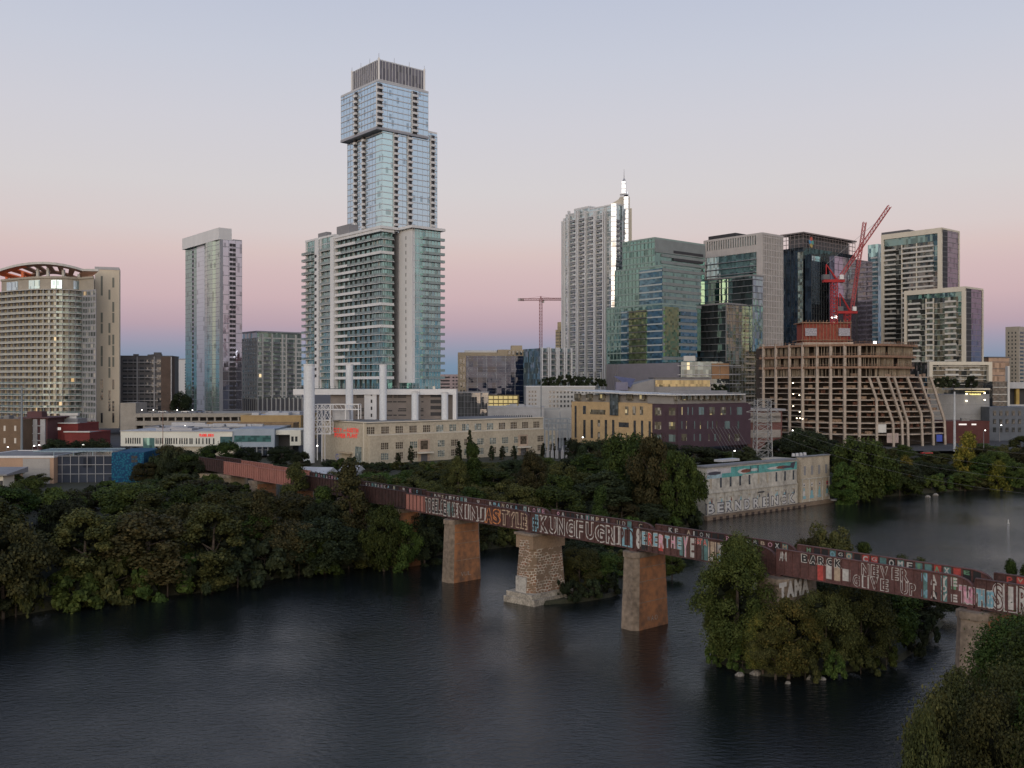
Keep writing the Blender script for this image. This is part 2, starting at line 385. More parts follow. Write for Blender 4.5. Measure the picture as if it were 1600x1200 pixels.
    for d in (CR.gr*CR.LR, CR.gl*CR.LL, CR.gr*CR.LR*.66, CR.gr*CR.LR*.33, CR.gl*CR.LL*.66, CR.gl*CR.LL*.33):
        p = CR.C + d; mast.cyl((p.x, p.y, CR.zt-.5), (p.x, p.y, CR.zt+2.6), .14, .08)
    part(r, 'roof_mast', mast, M['midgrey'])
independent()

# ================================================================ banded condominium tower in front of it
def condo_front():
    P = 3.1; gt = glass('condo_green_glass', (.28, .47, .46), pane=(1.4, P), metal=.75, tilt=.03, dark=.35, pale=.06, lit=.0, rough=.05)
    gt2 = glass('condo_teal_glass', (.30, .49, .50), pane=(1.6, P), metal=.8, tilt=.02, dark=.2, rough=.05)
    B = Block(527, 597, 613, 357, 404); zb = 40.5; B.zb = 9
    D = Block(625, 645, 688, 357, 402); D.zt = B.zt
    L1 = Block(478, 522, 530, 368, 436)
    r = thing('condominium_tower', 'white banded tower with teal glass and wraparound balconies before the tallest tower', 'apartment tower', (B.C.x, B.C.y, 9))
    m = MB(); B.body(m, 38, B.zt); part(r, 'glass_wall', m, gt)
    m = MB(); D.body(m, 38, D.zt); part(r, 'glass_wall', m, gt2)
    m = MB(); L1.body(m, 38, L1.zt); part(r, 'glass_wall', m, gt)
    # recess between the two front volumes
    m = MB(); q = Block(600, 622, 640, 357, 409); q.zt = B.zt-1; q.body(m, 38); part(r, 'recess_wall', m, M['grey'])
    k0 = int((B.zt-zb)/P); z0 = B.zt - 1.2 - P*k0
    # main block bands: slab + parapet, white part varies in length
    rr = random.Random(3)
    pat = [.93, .42, .6, .25, .35, .5, .3, .95, .15, .48]
    for i in range(k0+1):
        z = z0 + P*i; t = MB(); f = B.FL
        f.box(t, -.2, f.L+1.3, z-.2, z+.02, -.1, 1.6, 0); g = B.FR; g.box(t, -.002, g.L+.2, z-.2, z+.018, -.1, 1.3, 0)
        w = f.L*pat[i % 10]
        f.box(t, -.2, w, z+.02, z+.98, 1.42, 1.6, 0)
        if pat[i % 10] > .9: f.box(t, w, f.L+1.42, z+.02, z+.98, 1.42, 1.6, 0); g.box(t, -1.4, g.L, z+.02, z+.98, 1.12, 1.3, 0)
        else:
            f.box(t, w, f.L+1.4, z+.9, z+.98, 1.5, 1.56, 1); f.box(t, w, f.L+1.4, z+.1, z+.85, 1.52, 1.54, 2)
            g.box(t, -1.3, g.L, z+.1, z+.95, 1.2, 1.24, 2)
        part(r, 'balcony', t, [M['white'], M['rail'], M['grail']])
    m = MB(); f = B.FL; f.mull(m, 4.2, .35, .5, 38, B.zt, 0, f.L-9); f.mull(m, 1.4, .07, .1, 38, B.zt); B.FR.mull(m, 1.4, .07, .1, 38, B.zt); part(r, 'mullions', m, M['mullion_dark'])
    m = MB(); f.box(m, -2.6, 0.6, 38, B.zt+.6, -3, 2.2); part(r, 'pier_wall', m, M['white'])
    # roof slabs
    m = MB(); m.prism(B.grown(1.9), B.zt-.2, B.zt+.9); m.prism(D.grown(1.6), D.zt-.2, D.zt+.9)
    part(r, 'roof_slab', m, M['white'])
    m = MB(); m.prism(L1.grown(.3), L1.zt-.2, L1.zt+.7); part(r, 'roof_slab', m, M['white'])
    m = MB(); bx = Block(526, 545, 560, 351, 430); bx.body(m, B.zt-5, wz(350, 430)); b3 = Block(497, 510, 518, 366, 446); b3.body(m, L1.zt-3, wz(362, 446)); part(r, 'machine_room', m, M['grey'])
    # white slit wall of the right block
    m = MB(); f = D.FL; f.box(m, -.3, f.L+.02, 40.5, D.zt, -1, .35); part(r, 'slit_wall', m, M['white'])
    sl = MB(); f.box(sl, f.L*.5, f.L*.5+.45, 42, 43.5, .3, .4)
    repeat(r, 'window', sl, M['dark'], [V((0, 0, P*i)) for i in range(20)])
    # right block: slabs, and balconies at the right end
    m = MB(); f = D.FR; f.bands(m, z0, D.zt, P, .16, .12); f.mull(m, 1.6, .08, .12, 38, D.zt); part(r, 'mullions', m, M['mullion'])
    balconies(r, f, f.L*.32, f.L+1.6, z0, D.zt-2, P, 1.2, 1.0, M['midgrey'], slab=.14, railm=M['grail'])
    # left wing
    f = L1.FL; m = MB(); f.box(m, f.a(494), f.a(500), 38, L1.zt, -.1, .8); f.box(m, f.a(502.5), f.a(503.5), 38, L1.zt, -.1, .8); f.box(m, f.a(480), f.a(481), 38, L1.zt, -.1, .5)
    part(r, 'pier_wall', m, M['white'])
    m = MB(); f.bands(m, z0, L1.zt, P, .4, .15); f.mull(m, 1.7, .12, .1, 38, L1.zt); part(r, 'mullions', m, M['mullion'])
    balconies(r, f, -1.7, f.a(491), z0, L1.zt-2, P, 1.5, 1.0, M['offwhite'], railm=M['grail'])
    balconies(r, f, f.a(504), f.L, z0, L1.zt-2, P, 1.5, 1.0, M['offwhite'], railm=M['grail'])
    t = MB(); f.box(t, f.a(494), f.a(497), z0+.9, z0+2.2, .7, .86); repeat(r, 'window', t, M['dark'], [V((0, 0, P*i)) for i in range(k0-1)])
    # base columns over the podium
    m = MB()
    for px in (600, 640, 656, 676): p = V((wx(px, 405), 405, 0)); m.box(p + V((0, 0, 30)), (1, 0, 0), (0, 1, 0), (0, 0, 9))
    part(r, 'base_columns', m, M['cream'])
M['grail'] = glass('balcony_glass', (.22, .30, .30), metal=.4, pane=(1.2, 5), rough=.1, tilt=.02)
condo_front()

def garage_podium():
    Y = 396; b = frontal(458, 713, 607, Y, 9, depth=5, rot=0.0); b.zt = wz(608, Y); Z = b.zt
    r = thing('parking_podium', 'grey slotted parking podium with a long white frame under the white banded tower', 'parking garage', (b.C.x, Y, 9))
    f = b.FR; A = f.a
    m = MB(); f.box(m, A(515), f.L-.5, 9, Z-.5, -8, -2); part(r, 'wall', m, mat('podium_panel', (.21, .185, .17), .8, var=.12))
    m = MB(); f.box(m, 0, f.L, Z-2.3, Z, -9, 0); f.box(m, f.L-1.5, f.L, 9, Z-2.31, -9, 0); f.box(m, A(569), A(588), 9, Z-2.31, -4, -.4); part(r, 'frame', m, M['white'])
    m = MB(); f.mull(m, 2.2, .08, -.9, Z, Z+1.2); f.box(m, 0, f.L, Z+1.15, Z+1.22, -1, -.9); part(r, 'railing', m, M['rail'])
    rr = random.Random(5); t = MB(); f.box(t, 0, 1.0, 0, .45, -2.05, -1.95)
    for k, py in enumerate((617, 619.5, 627.5, 639.5, 642, 649)):
        pass
    offs = []
    for py in (617.5, 620.5, 628, 639, 642, 649):
        for a, b_ in ((555, 567), (604, 612), (614, 619), (621, 634), (657, 661)):
            if rr.random() < .85: offs.append((a + rr.uniform(-1, 1), b_, py))
    for a, b_, py in offs:
        q = MB(); z = wz(py, Y); f.box(q, A(a), A(b_), z-.25, z+.25, -2.03, -1.94); part(r, 'slot', q, M['dark'])
    for py in (616, 625.5, 635, 645): # open parking bay
        q = MB(); z = wz(py, Y); f.box(q, A(672), A(689), z-1.3, z+.2, -2.03, -1.94); part(r, 'opening', q, M['dark'])
    t = MB(); z = wz(616, Y); f.box(t, A(579), A(581.5), z-.7, z+.7, -.45, -.35); repeat(r, 'window', t, M['dark'], [V((0, 0, -2.9*i)) for i in range(4)])
garage_podium()

# ================================================================ five white stacks
def stacks():
    proto = None
    for px, w, yt, yb, Y, lab in ((483, 17, 569, 694, 366, 'fattest white smokestack, nearest of the row, beside the steel frame'), (546, 11.5, 569, 660, 385, 'tall white smokestack behind the steel frame, second of the row'),
            (598.5, 11.5, 570, 660, 388, 'tall white smokestack rising in the middle of the white podium'), (648.5, 11, 612, 660, 391, 'shorter white smokestack below the slit wall of the banded tower'),
            (695, 10.5, 613, 660, 394, 'last and shortest white smokestack by the end of the white podium')):
        zt = wz(yt, Y); rad = w/2/F*Y; x = wx(px, Y)
        r = thing('smokestack', lab, 'smokestack', (x, Y, 10), 'white power plant smokestacks')
        m = MB(); m.cyl((x, Y, 10), (x, Y, zt), rad*1.02, rad, 24); part(r, 'shaft', m, M['stack'])
        m = MB(); m.cyl((x, Y, zt-.5), (x, Y, zt+.05), rad*1.06, rad*1.06, 24); m.cyl((x, Y, zt+.06), (x, Y, zt+.1), rad*.8, rad*.8, 20, 1); part(r, 'rim', m, [M['white'], M['dark']])
    # steel frame beside the plant
    Y = 372; f = Face((wx(488, Y), Y, 0), (1, 0, 0), 1)
    r = thing('pipe_rack', 'white open steel frame with cross bracing between two smokestacks', 'steel rack', (wx(488, Y), Y, 10))
    m = MB(); xs = [491, 503, 516, 540, 560]; ys = [632, 640, 657, 667, 678]
    for d in (0, 6):
        for px in xs:
            x = wx(px, Y); m.beam((x, Y+d, 10 if px < 505 else wz(679, Y) if px < 530 else wz(655, Y)), (x, Y+d, wz(632, Y)+.1), .37)
        for py in ys: m.beam((wx(491, Y), Y+d, wz(py, Y)), (wx(560 if py < 650 else 516, Y), Y+d, wz(py, Y)), .31)
        for a, b in ((491, 503), (503, 516)):
            for c, e in ((632, 657), (657, 678)): m.beam((wx(a, Y), Y+d, wz(c, Y)), (wx(b, Y), Y+d, wz(e, Y)), .2); m.beam((wx(b, Y), Y+d, wz(c, Y)), (wx(a, Y), Y+d, wz(e, Y)), .2)
    for px in xs: m.beam((wx(px, Y), Y, wz(632, Y)), (wx(px, Y), Y+6, wz(632, Y)), .26)
    for k in range(8): m.beam((wx(503+k*7, Y), Y, wz(633, Y)), (wx(503+k*7+5, Y), Y, wz(640, Y)), .12)
    part(r, 'frame', m, M['white'])
    m = MB(); m.box((wx(520, Y+2), Y+2, wz(656, Y+2)), (wx(546, Y)-wx(520, Y), 0, 0), (0, 4, 0), (0, 0, 4)); part(r, 'panel', m, M['roofpale'])
M['stack'] = mat('stack_paint', (.62, .66, .70), .5, var=.08, scale=.3, streak=.15, fine=1.5)
stacks()

# ================================================================ text helpers
_gl = {}; JIT = 0.0
def hash_(c, a): return int(abs(a)*7919 + ord(c)*131)
def glyph(ch, off=0.0):
    """2D glyph mesh of the built-in font, normalised to its own box at offset 0: (verts, faces)"""
    key = (ch, round(off, 4))
    if key in _gl: return _gl[key]
    def tess(o):
        cu = bpy.data.curves.new('glyph_curve', 'FONT'); cu.body = ch; cu.offset = o; cu.resolution_u = 3
        ob = bpy.data.objects.new('glyph_object', cu); COL.objects.link(ob); bpy.context.view_layer.update()
        me = bpy.data.meshes.new_from_object(ob.evaluated_get(bpy.context.evaluated_depsgraph_get()))
        vs = [tuple(v.co[:2]) for v in me.vertices]; fs = [tuple(p.vertices) for p in me.polygons]
        bpy.data.objects.remove(ob); bpy.data.curves.remove(cu); bpy.data.meshes.remove(me); return vs, fs
    vs, fs = tess(off); v0, _ = tess(0.0) if off else (vs, fs)
    x0, x1 = min(v[0] for v in v0), max(v[0] for v in v0); y0, y1 = min(v[1] for v in v0), max(v[1] for v in v0)
    out = ([((x-x0)/max(x1-x0, .05), (y-y0)/max(y1-y0, .05)) for x, y in vs], fs)
    _gl[key] = out; return out
def letter(mb, face, ch, a0, a1, z0, z1, n, m=0, off=0.0):
    vs, fs = glyph(ch, off); i = len(mb.v); jt = ((hash_(ch, a0) % 100)/100-.5)*JIT; js = ((hash_(ch, a0)//100 % 100)/100-.5)*JIT
    if ch == 'I' : c = (a0+a1)/2; w = (a1-a0)*.3; a0, a1 = c-w/2, c+w/2
    for x, y in vs: mb.v.append(tuple(face.at(a0+(a1-a0)*(x+jt*1.4*(y-.5)), z0+(z1-z0)*(y+js*.9+js*.8*(x-.5)), n)))
    for f in fs: mb.f.append(tuple(i+k for k in f)); mb.m.append(m)
def word(mb, face, text, a0, a1, z0, z1, n, m=0, off=0.0, gap=.22):
    wd = [(.45 if c in "I'" else .5 if c == ' ' else 1.0) for c in text]; tot = sum(wd); s = (a1-a0)/tot; x = a0
    for c, w in zip(text, wd):
        if c == "'": face.box(mb, x+.1*s, x+.3*s, z0+(z1-z0)*.7, z1, n-.01, n, m)
        elif c != ' ':
            letter(mb, face, c, x+gap/2*s*w, x+(1-gap/2)*s*w, z0, z1, n, m, off)
        x += w*s

# ================================================================ power plant
def plant():
    zb = 9.5
    U = Block(503, 573, 848.5, 661, 360, zb); LW = Block(502, 571, 871, 661, 357, zb); LW.zt = 20.6
    r = thing('power_plant', 'long cream art deco power plant with red CITY OF AUSTIN POWER PLANT letters', 'power plant', (U.C.x, U.C.y, zb))
    m = MB(); U.body(m, zb, U.zt); part(r, 'upper_wall', m, M['plantwall'])
    # lower wall only in front of the long side
    f = U.FR; g = LW.FR; zl = 20.6
    m = MB(); g.box(m, 2.12, g.L, zb, zl, -16, 0); part(r, 'lower_wall', m, M['plantwall'])
    m = MB(); U.FL.box(m, -.15, U.LL+.15, U.zt, U.zt+.35, -.6, .15); U.FR.box(m, -.149, U.LR+.15, U.zt, U.zt+.352, -.6, .152); g.box(m, 2.1, g.L+.1, zl, zl+.3, -2, .12)
    U.FL.box(m, U.FL.a(568), U.FL.a(569), zb, U.zt, -.1, .2); part(r, 'coping', m, M['cream'])
    m = MB(); m.prism(U.poly, U.zt-.4, U.zt+.01); part(r, 'roof', m, M['roof'])
    # windows
    wg = glass('plant_glass', (.34, .40, .38), metal=.5, pane=(.9, .8), dark=.4, tilt=.05, pale=.1); wd = glass('plant_glass_dark', (.16, .13, .10), metal=.3, pane=(.9, .8), dark=.5, tilt=.05)
    def win(face, a, z0, z1, w, n, green=False):
        for s in (-1, 1):
            q = MB(); c = a + s*w*.28; face.box(q, c-w*.24, c+w*.24, z0, z1, -.02, n+.03); o = part(r, 'window', q, wg if green else wd)
            q = MB(); 
            for j in (1, 2): face.box(q, c-w*.24, c+w*.24, z0+(z1-z0)*j/3-.03, z0+(z1-z0)*j/3+.03, n+.03, n+.08)
            face.box(q, c-.03, c+.03, z0, z1, n+.03, n+.082); face.box(q, c-w*.26, c+w*.26, z0-.15, z0-.003, n, n+.2); part(o, 'frame', q, M['cream'])
    a0, a1 = f.a(579), f.a(838)
    for i in range(14):
        a = a0 + (a1-a0)*i/13; win(f, a, 21.1, 23.8, 3.2, 0.0, green=5 <= i <= 9)
    a0, a1 = g.a(601), g.a(862)
    for i in range(14):
        a = a0 + (a1-a0)*i/13
        if i in (3, 11): continue
        win(g, a, 15.3, 17.8, 3.1, 0.0, green=i in (2, 4, 7, 8, 9, 10, 13)); win(g, a, 11.4, 13.9, 3.1, 0.0, green=i in (0, 4, 6, 7, 9, 10))
    # two portals
    for px in (662, 817):
        a = g.a(px); q = MB(); g.box(q, a-2.6, a+2.6, 10, 18.6, 0, .35); d = part(r, 'portal', q, mat('portal_stone', (.45, .35, .27), .85))
        q = MB(); g.box(q, a-1.7, a+1.7, 14.6, 18.0, .34, .42); part(d, 'window', q, wd); q = MB(); g.box(q, a-1.5, a+1.5, 9.6, 12.8, .34, .42); part(d, 'door', q, M['darkgrey'])
        q = MB(); g.box(q, a-3.4, a+3.4, 13.1, 13.6, .3, 2.2); part(d, 'canopy', q, M['cream'])
    # end wall
    e = U.FL
    for px in (538, 547): q = MB(); e.box(q, e.a(px)-1, e.a(px)+1, e.z(0, 716)+1.2, e.z(0, 716)+3.2, 0, .1); part(r, 'window', q, M['window'])
    q = MB(); e.box(q, e.a(533), e.a(551), 13.2, 13.8, 0, 1.6); part(r, 'canopy', q, M['tan'])
    q = MB(); e.box(q, e.a(536), e.a(548), 9.4, 13.2, 0, .5); part(r, 'entrance', q, M['tan'])
    q = MB(); e.box(q, e.a(555), e.a(565), 10, 16.2, 0, .1); part(r, 'window', q, wg)
    q = MB(); z = 15.6
    word(q, e, 'CITY', e.a(521), e.a(535), e.z(e.a(528), 675), e.z(e.a(528), 669), .14, off=.025); word(q, e, 'OF', e.a(536.5), e.a(541), e.z(e.a(538), 674.5), e.z(e.a(538), 671.3), .14, off=.02)
    word(q, e, 'AUSTIN', e.a(542), e.a(560.5), e.z(e.a(551), 675.6), e.z(e.a(551), 669), .14, off=.025)
    word(q, e, 'POWER', e.a(523), e.a(540.5), e.z(e.a(532), 683.5), e.z(e.a(532), 677.3), .14, off=.025); word(q, e, 'PLANT', e.a(542.5), e.a(559.5), e.z(e.a(551), 684), e.z(e.a(551), 677.5), .14, off=.025)
    part(r, 'lettering', q, M['redsign'])
    q = MB(); letter(q, e, 'G', e.a(524.5), e.a(529), e.z(e.a(527), 718), e.z(e.a(527), 709), .05); part(r, 'painted_mark', q, plain('mark_blue', (.12, .16, .45)))
plant()
# ================================================================ slim metal and glass tower (left)
def slim_tower():
    P = 3.2; Y = 640
    B = Block(290, 347, 378, 374, Y)
    gr_ = glass('slim_glass_green', (.27, .42, .38), pane=(1.6, P), metal=.75, tilt=.006, dark=.08)
    gp = glass('slim_glass_right', (.38, .40, .50), pane=(1.6, P), metal=.85, tilt=.006, dark=.08)
    gs = glass('slim_silver', (.60, .64, .68), pane=(2.2, P), metal=.6, tilt=.008, dark=.06, rough=.3)
    r = thing('slim_tower', 'slim tower of silver panels and green glass with a blank white top', 'skyscraper', (B.C.x, B.C.y, 9))
    m = MB(); B.body(m); part(r, 'body', m, gp)
    f, g = B.FL, B.FR
    m = MB(); f.box(m, 0, f.a(300), 9, B.zt, -.1, .15); f.box(m, f.a(303), f.a(308), 9, B.zt, -.1, .14); part(r, 'side_glass', m, gr_)
    m = MB(); f.box(m, f.a(308), f.a(320), 9, B.zt, -.1, .3); part(r, 'panel_wall', m, gs)
    # curved bay
    a0, a1 = f.a(319), f.L-.5; n = 8; poly = []; 
    for k in range(n+1):
        t = k/n; a = a0+(a1-a0)*t; poly.append(tuple(f.at(a, 0, 2.6*math.sin(math.pi*min(1, t*1.15)) if t < .87 else 1.3)[:2]))
    poly += [tuple(f.at(a1, 0, -1)[:2]), tuple(f.at(a0, 0, -1)[:2])]
    m = MB(); m.prism(poly, 9, B.zt-.3); part(r, 'bay_glass', m, glass('slim_bay', (.40, .52, .46), pane=(2.4, P), metal=.8, tilt=.006, dark=.1, rough=.1))
    m = MB(); k = int((B.zt-12)/P)
    for i in range(k):
        z = B.zt - P*(i+1)
        for j in range(n): m.beam((*poly[j], z), (*poly[j+1], z), .22)
    for j in (0, 3, 5, 8): m.beam((*poly[j], 9), (*poly[j], B.zt-.4), .3)
    f.bands(m, 10, B.zt, P, .14, .34, 0, a0); g.bands(m, 10, B.zt, P*2, .35, .2); g.mull(m, 4, .12, .12, 10, B.zt)
    f.box(m, f.L-1.0, f.L+.3, 9, B.zt, -.5, 1.4); part(r, 'mullions', m, M['midgrey'])
    # white cap
    zc = wz(356, Y); m = MB(); fb = Face(f.at(0, 0, 2.4), f.u, f.L+1); fb.box(m, -.3, f.L+.3, B.zt-.2, zc, -9, .0); part(r, 'cap_wall', m, M['white'])
    m = MB(); m.prism([tuple((B.C+d)[:2]) for d in (B.gr*8, B.gr*B.LR, B.gr*B.LR+B.gl*B.LL, B.gr*8+B.gl*B.LL)], B.zt, B.zt+.8); part(r, 'parapet', m, M['midgrey'])
    ant = MB(); p = B.C+B.gr*6+B.gl*2; ant.cyl((p.x, p.y, B.zt), (p.x, p.y, B.zt+6), .2, .1); ant.beam((p.x-1.5, p.y, B.zt+5), (p.x+1.5, p.y, B.zt+6), .2); part(r, 'antenna', ant, M['rail'])
    # small dark windows
    for face, px in ((f, 301.5), (g, 361), (g, 366)):
        a = face.a(px); q = MB(); face.box(q, a-1.0, a+1.0, B.zt-4.2, B.zt-2.2, .1, .2); repeat(r, 'window', q, M['dark'], [V((0, 0, -P*i)) for i in range(k-2)], 34)
slim_tower()

# ================================================================ curved tower with orange canopy at the left edge
def curved_tower():
    P = 3.35; Y = 560
    pts = []
    for k in range(15):
        t = k/14; px = -2 + 127*t; y = Y + 16 - 30*math.sin(math.pi*(.12+t*.60)); pts.append(V((wx(px, y), y, 0)))
    e = V((wx(150, 546), 546, 0)); pts.append(e)
    back = [V((wx(150, 585), 585, 0)), V((wx(5, 600), 600, 0))]
    zt = wz(452, Y-14); zb = 16
    r = thing('curved_tower', 'curved balcony tower with an orange framed roof canopy at the left edge', 'apartment tower', (pts[7].x, pts[7].y, 10))
    poly = [tuple(p[:2]) for p in pts+back]
    wallm = glass('curved_tower_glass', (.20, .23, .23), metal=.45, pane=(2.1, P), dark=.35, pale=.14, tilt=.03, lit=.005, litc=(.6, .38, .16))
    m = MB(); m.prism(poly, 10, zt); part(r, 'glass_wall', m, wallm)
    segs = [Face(pts[i], pts[i+1]-pts[i], (pts[i+1]-pts[i]).length) for i in range(len(pts)-1)]
    k = int((zt-zb)/P)
    # tan piers between the windows
    m = MB(); rr = random.Random(2)
    for i, f in enumerate(segs[:-2]):
        f.box(m, f.L*.08, f.L*.40, 10, zt, -.1, .22, 0)
    part(r, 'pier_wall', m, mat('curved_tan', (.33, .28, .19), .8, var=.1))
    m = MB()
    for f in segs[:-1]: f.box(m, -.1, .12, 10, zt, -.1, 1.75)
    f = segs[-1]; f.mull(m, 2.2, .45, .2, 10, zt); f.bands(m, zb, zt, P, 1.1, .18); part(r, 'fins', m, M['midgrey'])
    for i in range(k+1):
        z = zt - P*i - .15; m = MB()
        for j, f in enumerate(segs[:-1]):
            f.box(m, -.15, f.L+.15, z-.2, z+.12, -.1, 2.0, 0)
            if i > 0: f.box(m, -.1, f.L+.1, z+.12, z+1.05, 1.86, 1.92, 1 if i > 15 or j > 9 else 2); f.box(m, -.1, f.L+.1, z+1.05, z+1.12, 1.84, 1.96, 0)
        part(r, 'balcony', m, [M['offwhite'], M['grail'], mat('balcony_panel', (.36, .37, .33), .6, var=.1) if i == 0 else bpy.data.materials['balcony_panel']])
    # penthouse
    c = sum(pts, V((0, 0, 0)))/len(pts); zp = wz(432, Y-14); inn = [p + (V((c.x, c.y+14, 0))-p)*.05 for p in pts]
    m = MB(); m.prism([tuple(p[:2]) for p in inn+back], zt, zp); part(r, 'penthouse', m, M['tan2'])
    isg = [Face(inn[i], inn[i+1]-inn[i], (inn[i+1]-inn[i]).length) for i in range(len(inn)-1)]
    for i in (1, 2, 5, 6, 9, 10, 13):
        f = isg[i]; q = MB(); f.box(q, .1, f.L-.1, zt+.6, zp-1.8, -.1, .3); part(r, 'window', q, glass('penthouse_glass', (.45, .62, .72), pane=(1.2, 3), dark=.2) if i == 1 else bpy.data.materials['penthouse_glass'])
    q = MB()
    for f in isg: f.box(q, -.1, f.L+.1, zp-.9, zp+.3, -.1, .6)
    part(r, 'cornice', q, M['tan2'])
    # canopy: outer and inner rims with cross pieces, open between
    zc0 = wz(428, Y-14); zc1 = wz(413, Y-14)
    outer = [p + (p-V((c.x, c.y+20, 0))).normalized()*3.0 for p in pts]; inner = [p + (V((c.x, c.y+30, 0))-p).normalized()*13 for p in pts]; TL = 4.0
    n = len(pts); zz = [zc0 + (zc1-zc0)*math.sin(math.pi*(.10+.84*i/(n-1)))**.8 for i in range(n)]
    m = MB()
    for i in range(n-1):
        for A, B_ in ((0.0, .22), (.75, 1.0)):
            q = [outer[i].lerp(inner[i], A), outer[i+1].lerp(inner[i+1], A), outer[i+1].lerp(inner[i+1], B_), outer[i].lerp(inner[i], B_)]
            m.prism([tuple(v[:2]) for v in q], [zz[i]-TL*A, zz[i+1]-TL*A, zz[i+1]-TL*B_, zz[i]-TL*B_], [zz[i]+.8-TL*A, zz[i+1]+.8-TL*A, zz[i+1]+.8-TL*B_, zz[i]+.8-TL*B_], 0)
        if i % 2 == 0 or i == 0:
            q = [outer[i].lerp(inner[i], .22), outer[i+1].lerp(inner[i+1], .22), outer[i+1].lerp(inner[i+1], .75), outer[i].lerp(inner[i], .75)]
            m.prism([tuple(v[:2]) for v in q], [zz[i]-TL*.22, zz[i+1]-TL*.22, zz[i+1]-TL*.75, zz[i]-TL*.75], [zz[i]+.79-TL*.22, zz[i+1]+.79-TL*.22, zz[i+1]+.79-TL*.75, zz[i]+.79-TL*.75], 0)
    m.m = [0 if V(m.v[f[0]]).x < pts[4].x else 1 for f in m.f]; part(r, 'canopy', m, [mat('canopy_lit_orange', (.70, .15, .05), .6, var=.1), mat('canopy_tan', (.34, .20, .15), .7, var=.15)])  # orange left end, tan rest: the lit look is put into the colour
    m = MB()
    for i in range(n-1): m.beam((outer[i].x, outer[i].y, zz[i]+.5), (outer[i+1].x, outer[i+1].y, zz[i+1]+.5), .5, h=1.3)
    part(r, 'canopy_rim', m, M['offwhite'])
    for i in (0, 3, 6, 8, 11, 14):
        q = MB(); p = outer[i].lerp(inner[i], .45); q.box(p + V((-.7, -.7, zp)), (1.4, 0, 0), (0, 1.4, 0), (0, 0, max(.4, zz[i]-zp-1.4))); part(r, 'canopy_post', q, M['offwhite'] if i > 3 else M['orange'])
    # tan slab wall to the right with staggered slit windows
    Yb = 560; b = frontal(148, 186.5, 417, Yb, 14, depth=16, rot=.35); w = thing('slab_tower', 'tan slab wall tower with staggered slit windows beside the curved tower', 'apartment tower', (b.C.x, b.C.y, 14))
    m = MB(); b.body(m); part(w, 'wall', m, M['slab'])
    q = MB(); b.FR.box(q, 0, b.LR, b.zt-1.4, b.zt+.2, -.2, .2); part(w, 'cornice', q, M['midgrey'])
    f = b.FR; t = MB(); f.box(t, 0, 1.25, 0, 6.1, -.02, .08); t2 = t
    for cx, lst in ((159, (434, 449, 491, 508, 543, 559, 595, 612, 647)), (171, (455, 507, 526, 560, 577, 612, 629)), (177, (436, 474, 491, 525, 542, 560, 595, 629, 647))):
        o0 = f.a(cx)
        for py in lst:
            q = MB(); z = wz(py+7, Yb+4); f.box(q, o0-.55, o0+.55, z-2.4, z+3.4, -.02, .1); part(w, 'window', q, M['window'] if py > 590 else M['slit'])
M['tan2'] = mat('penthouse_concrete', (.34, .31, .26), .8, var=.1)
M['orange'] = plain('lit_orange', (.7, .17, .06), .6)  # lit look of the canopy's left end, coloured into its posts
M['slit'] = plain('slit_glass', (.11, .12, .10), .4)
M['slab'] = mat('slab_tan', (.60, .53, .42), .8, var=.06, streak=.2)
curved_tower()

# ================================================================ generic window grid helper
def wgrid(root, face, a0, a1, n, z0, z1, rows, wf=.5, hf=.6, m=None, proj=.06, limit=100, name='window', skip=0):
    da = (a1-a0)/n; dz = (z1-z0)/rows; t = MB(); face.box(t, a0+da*(.5-wf/2), a0+da*(.5+wf/2), z0+dz*(.5-hf/2), z0+dz*(.5+hf/2), -.05, proj)
    offs = [face.u*(da*i)+UP*(dz*j) for i in range(n) for j in range(rows) if R.random() >= skip]
    repeat(root, name, t, m or M['window'], offs, limit)

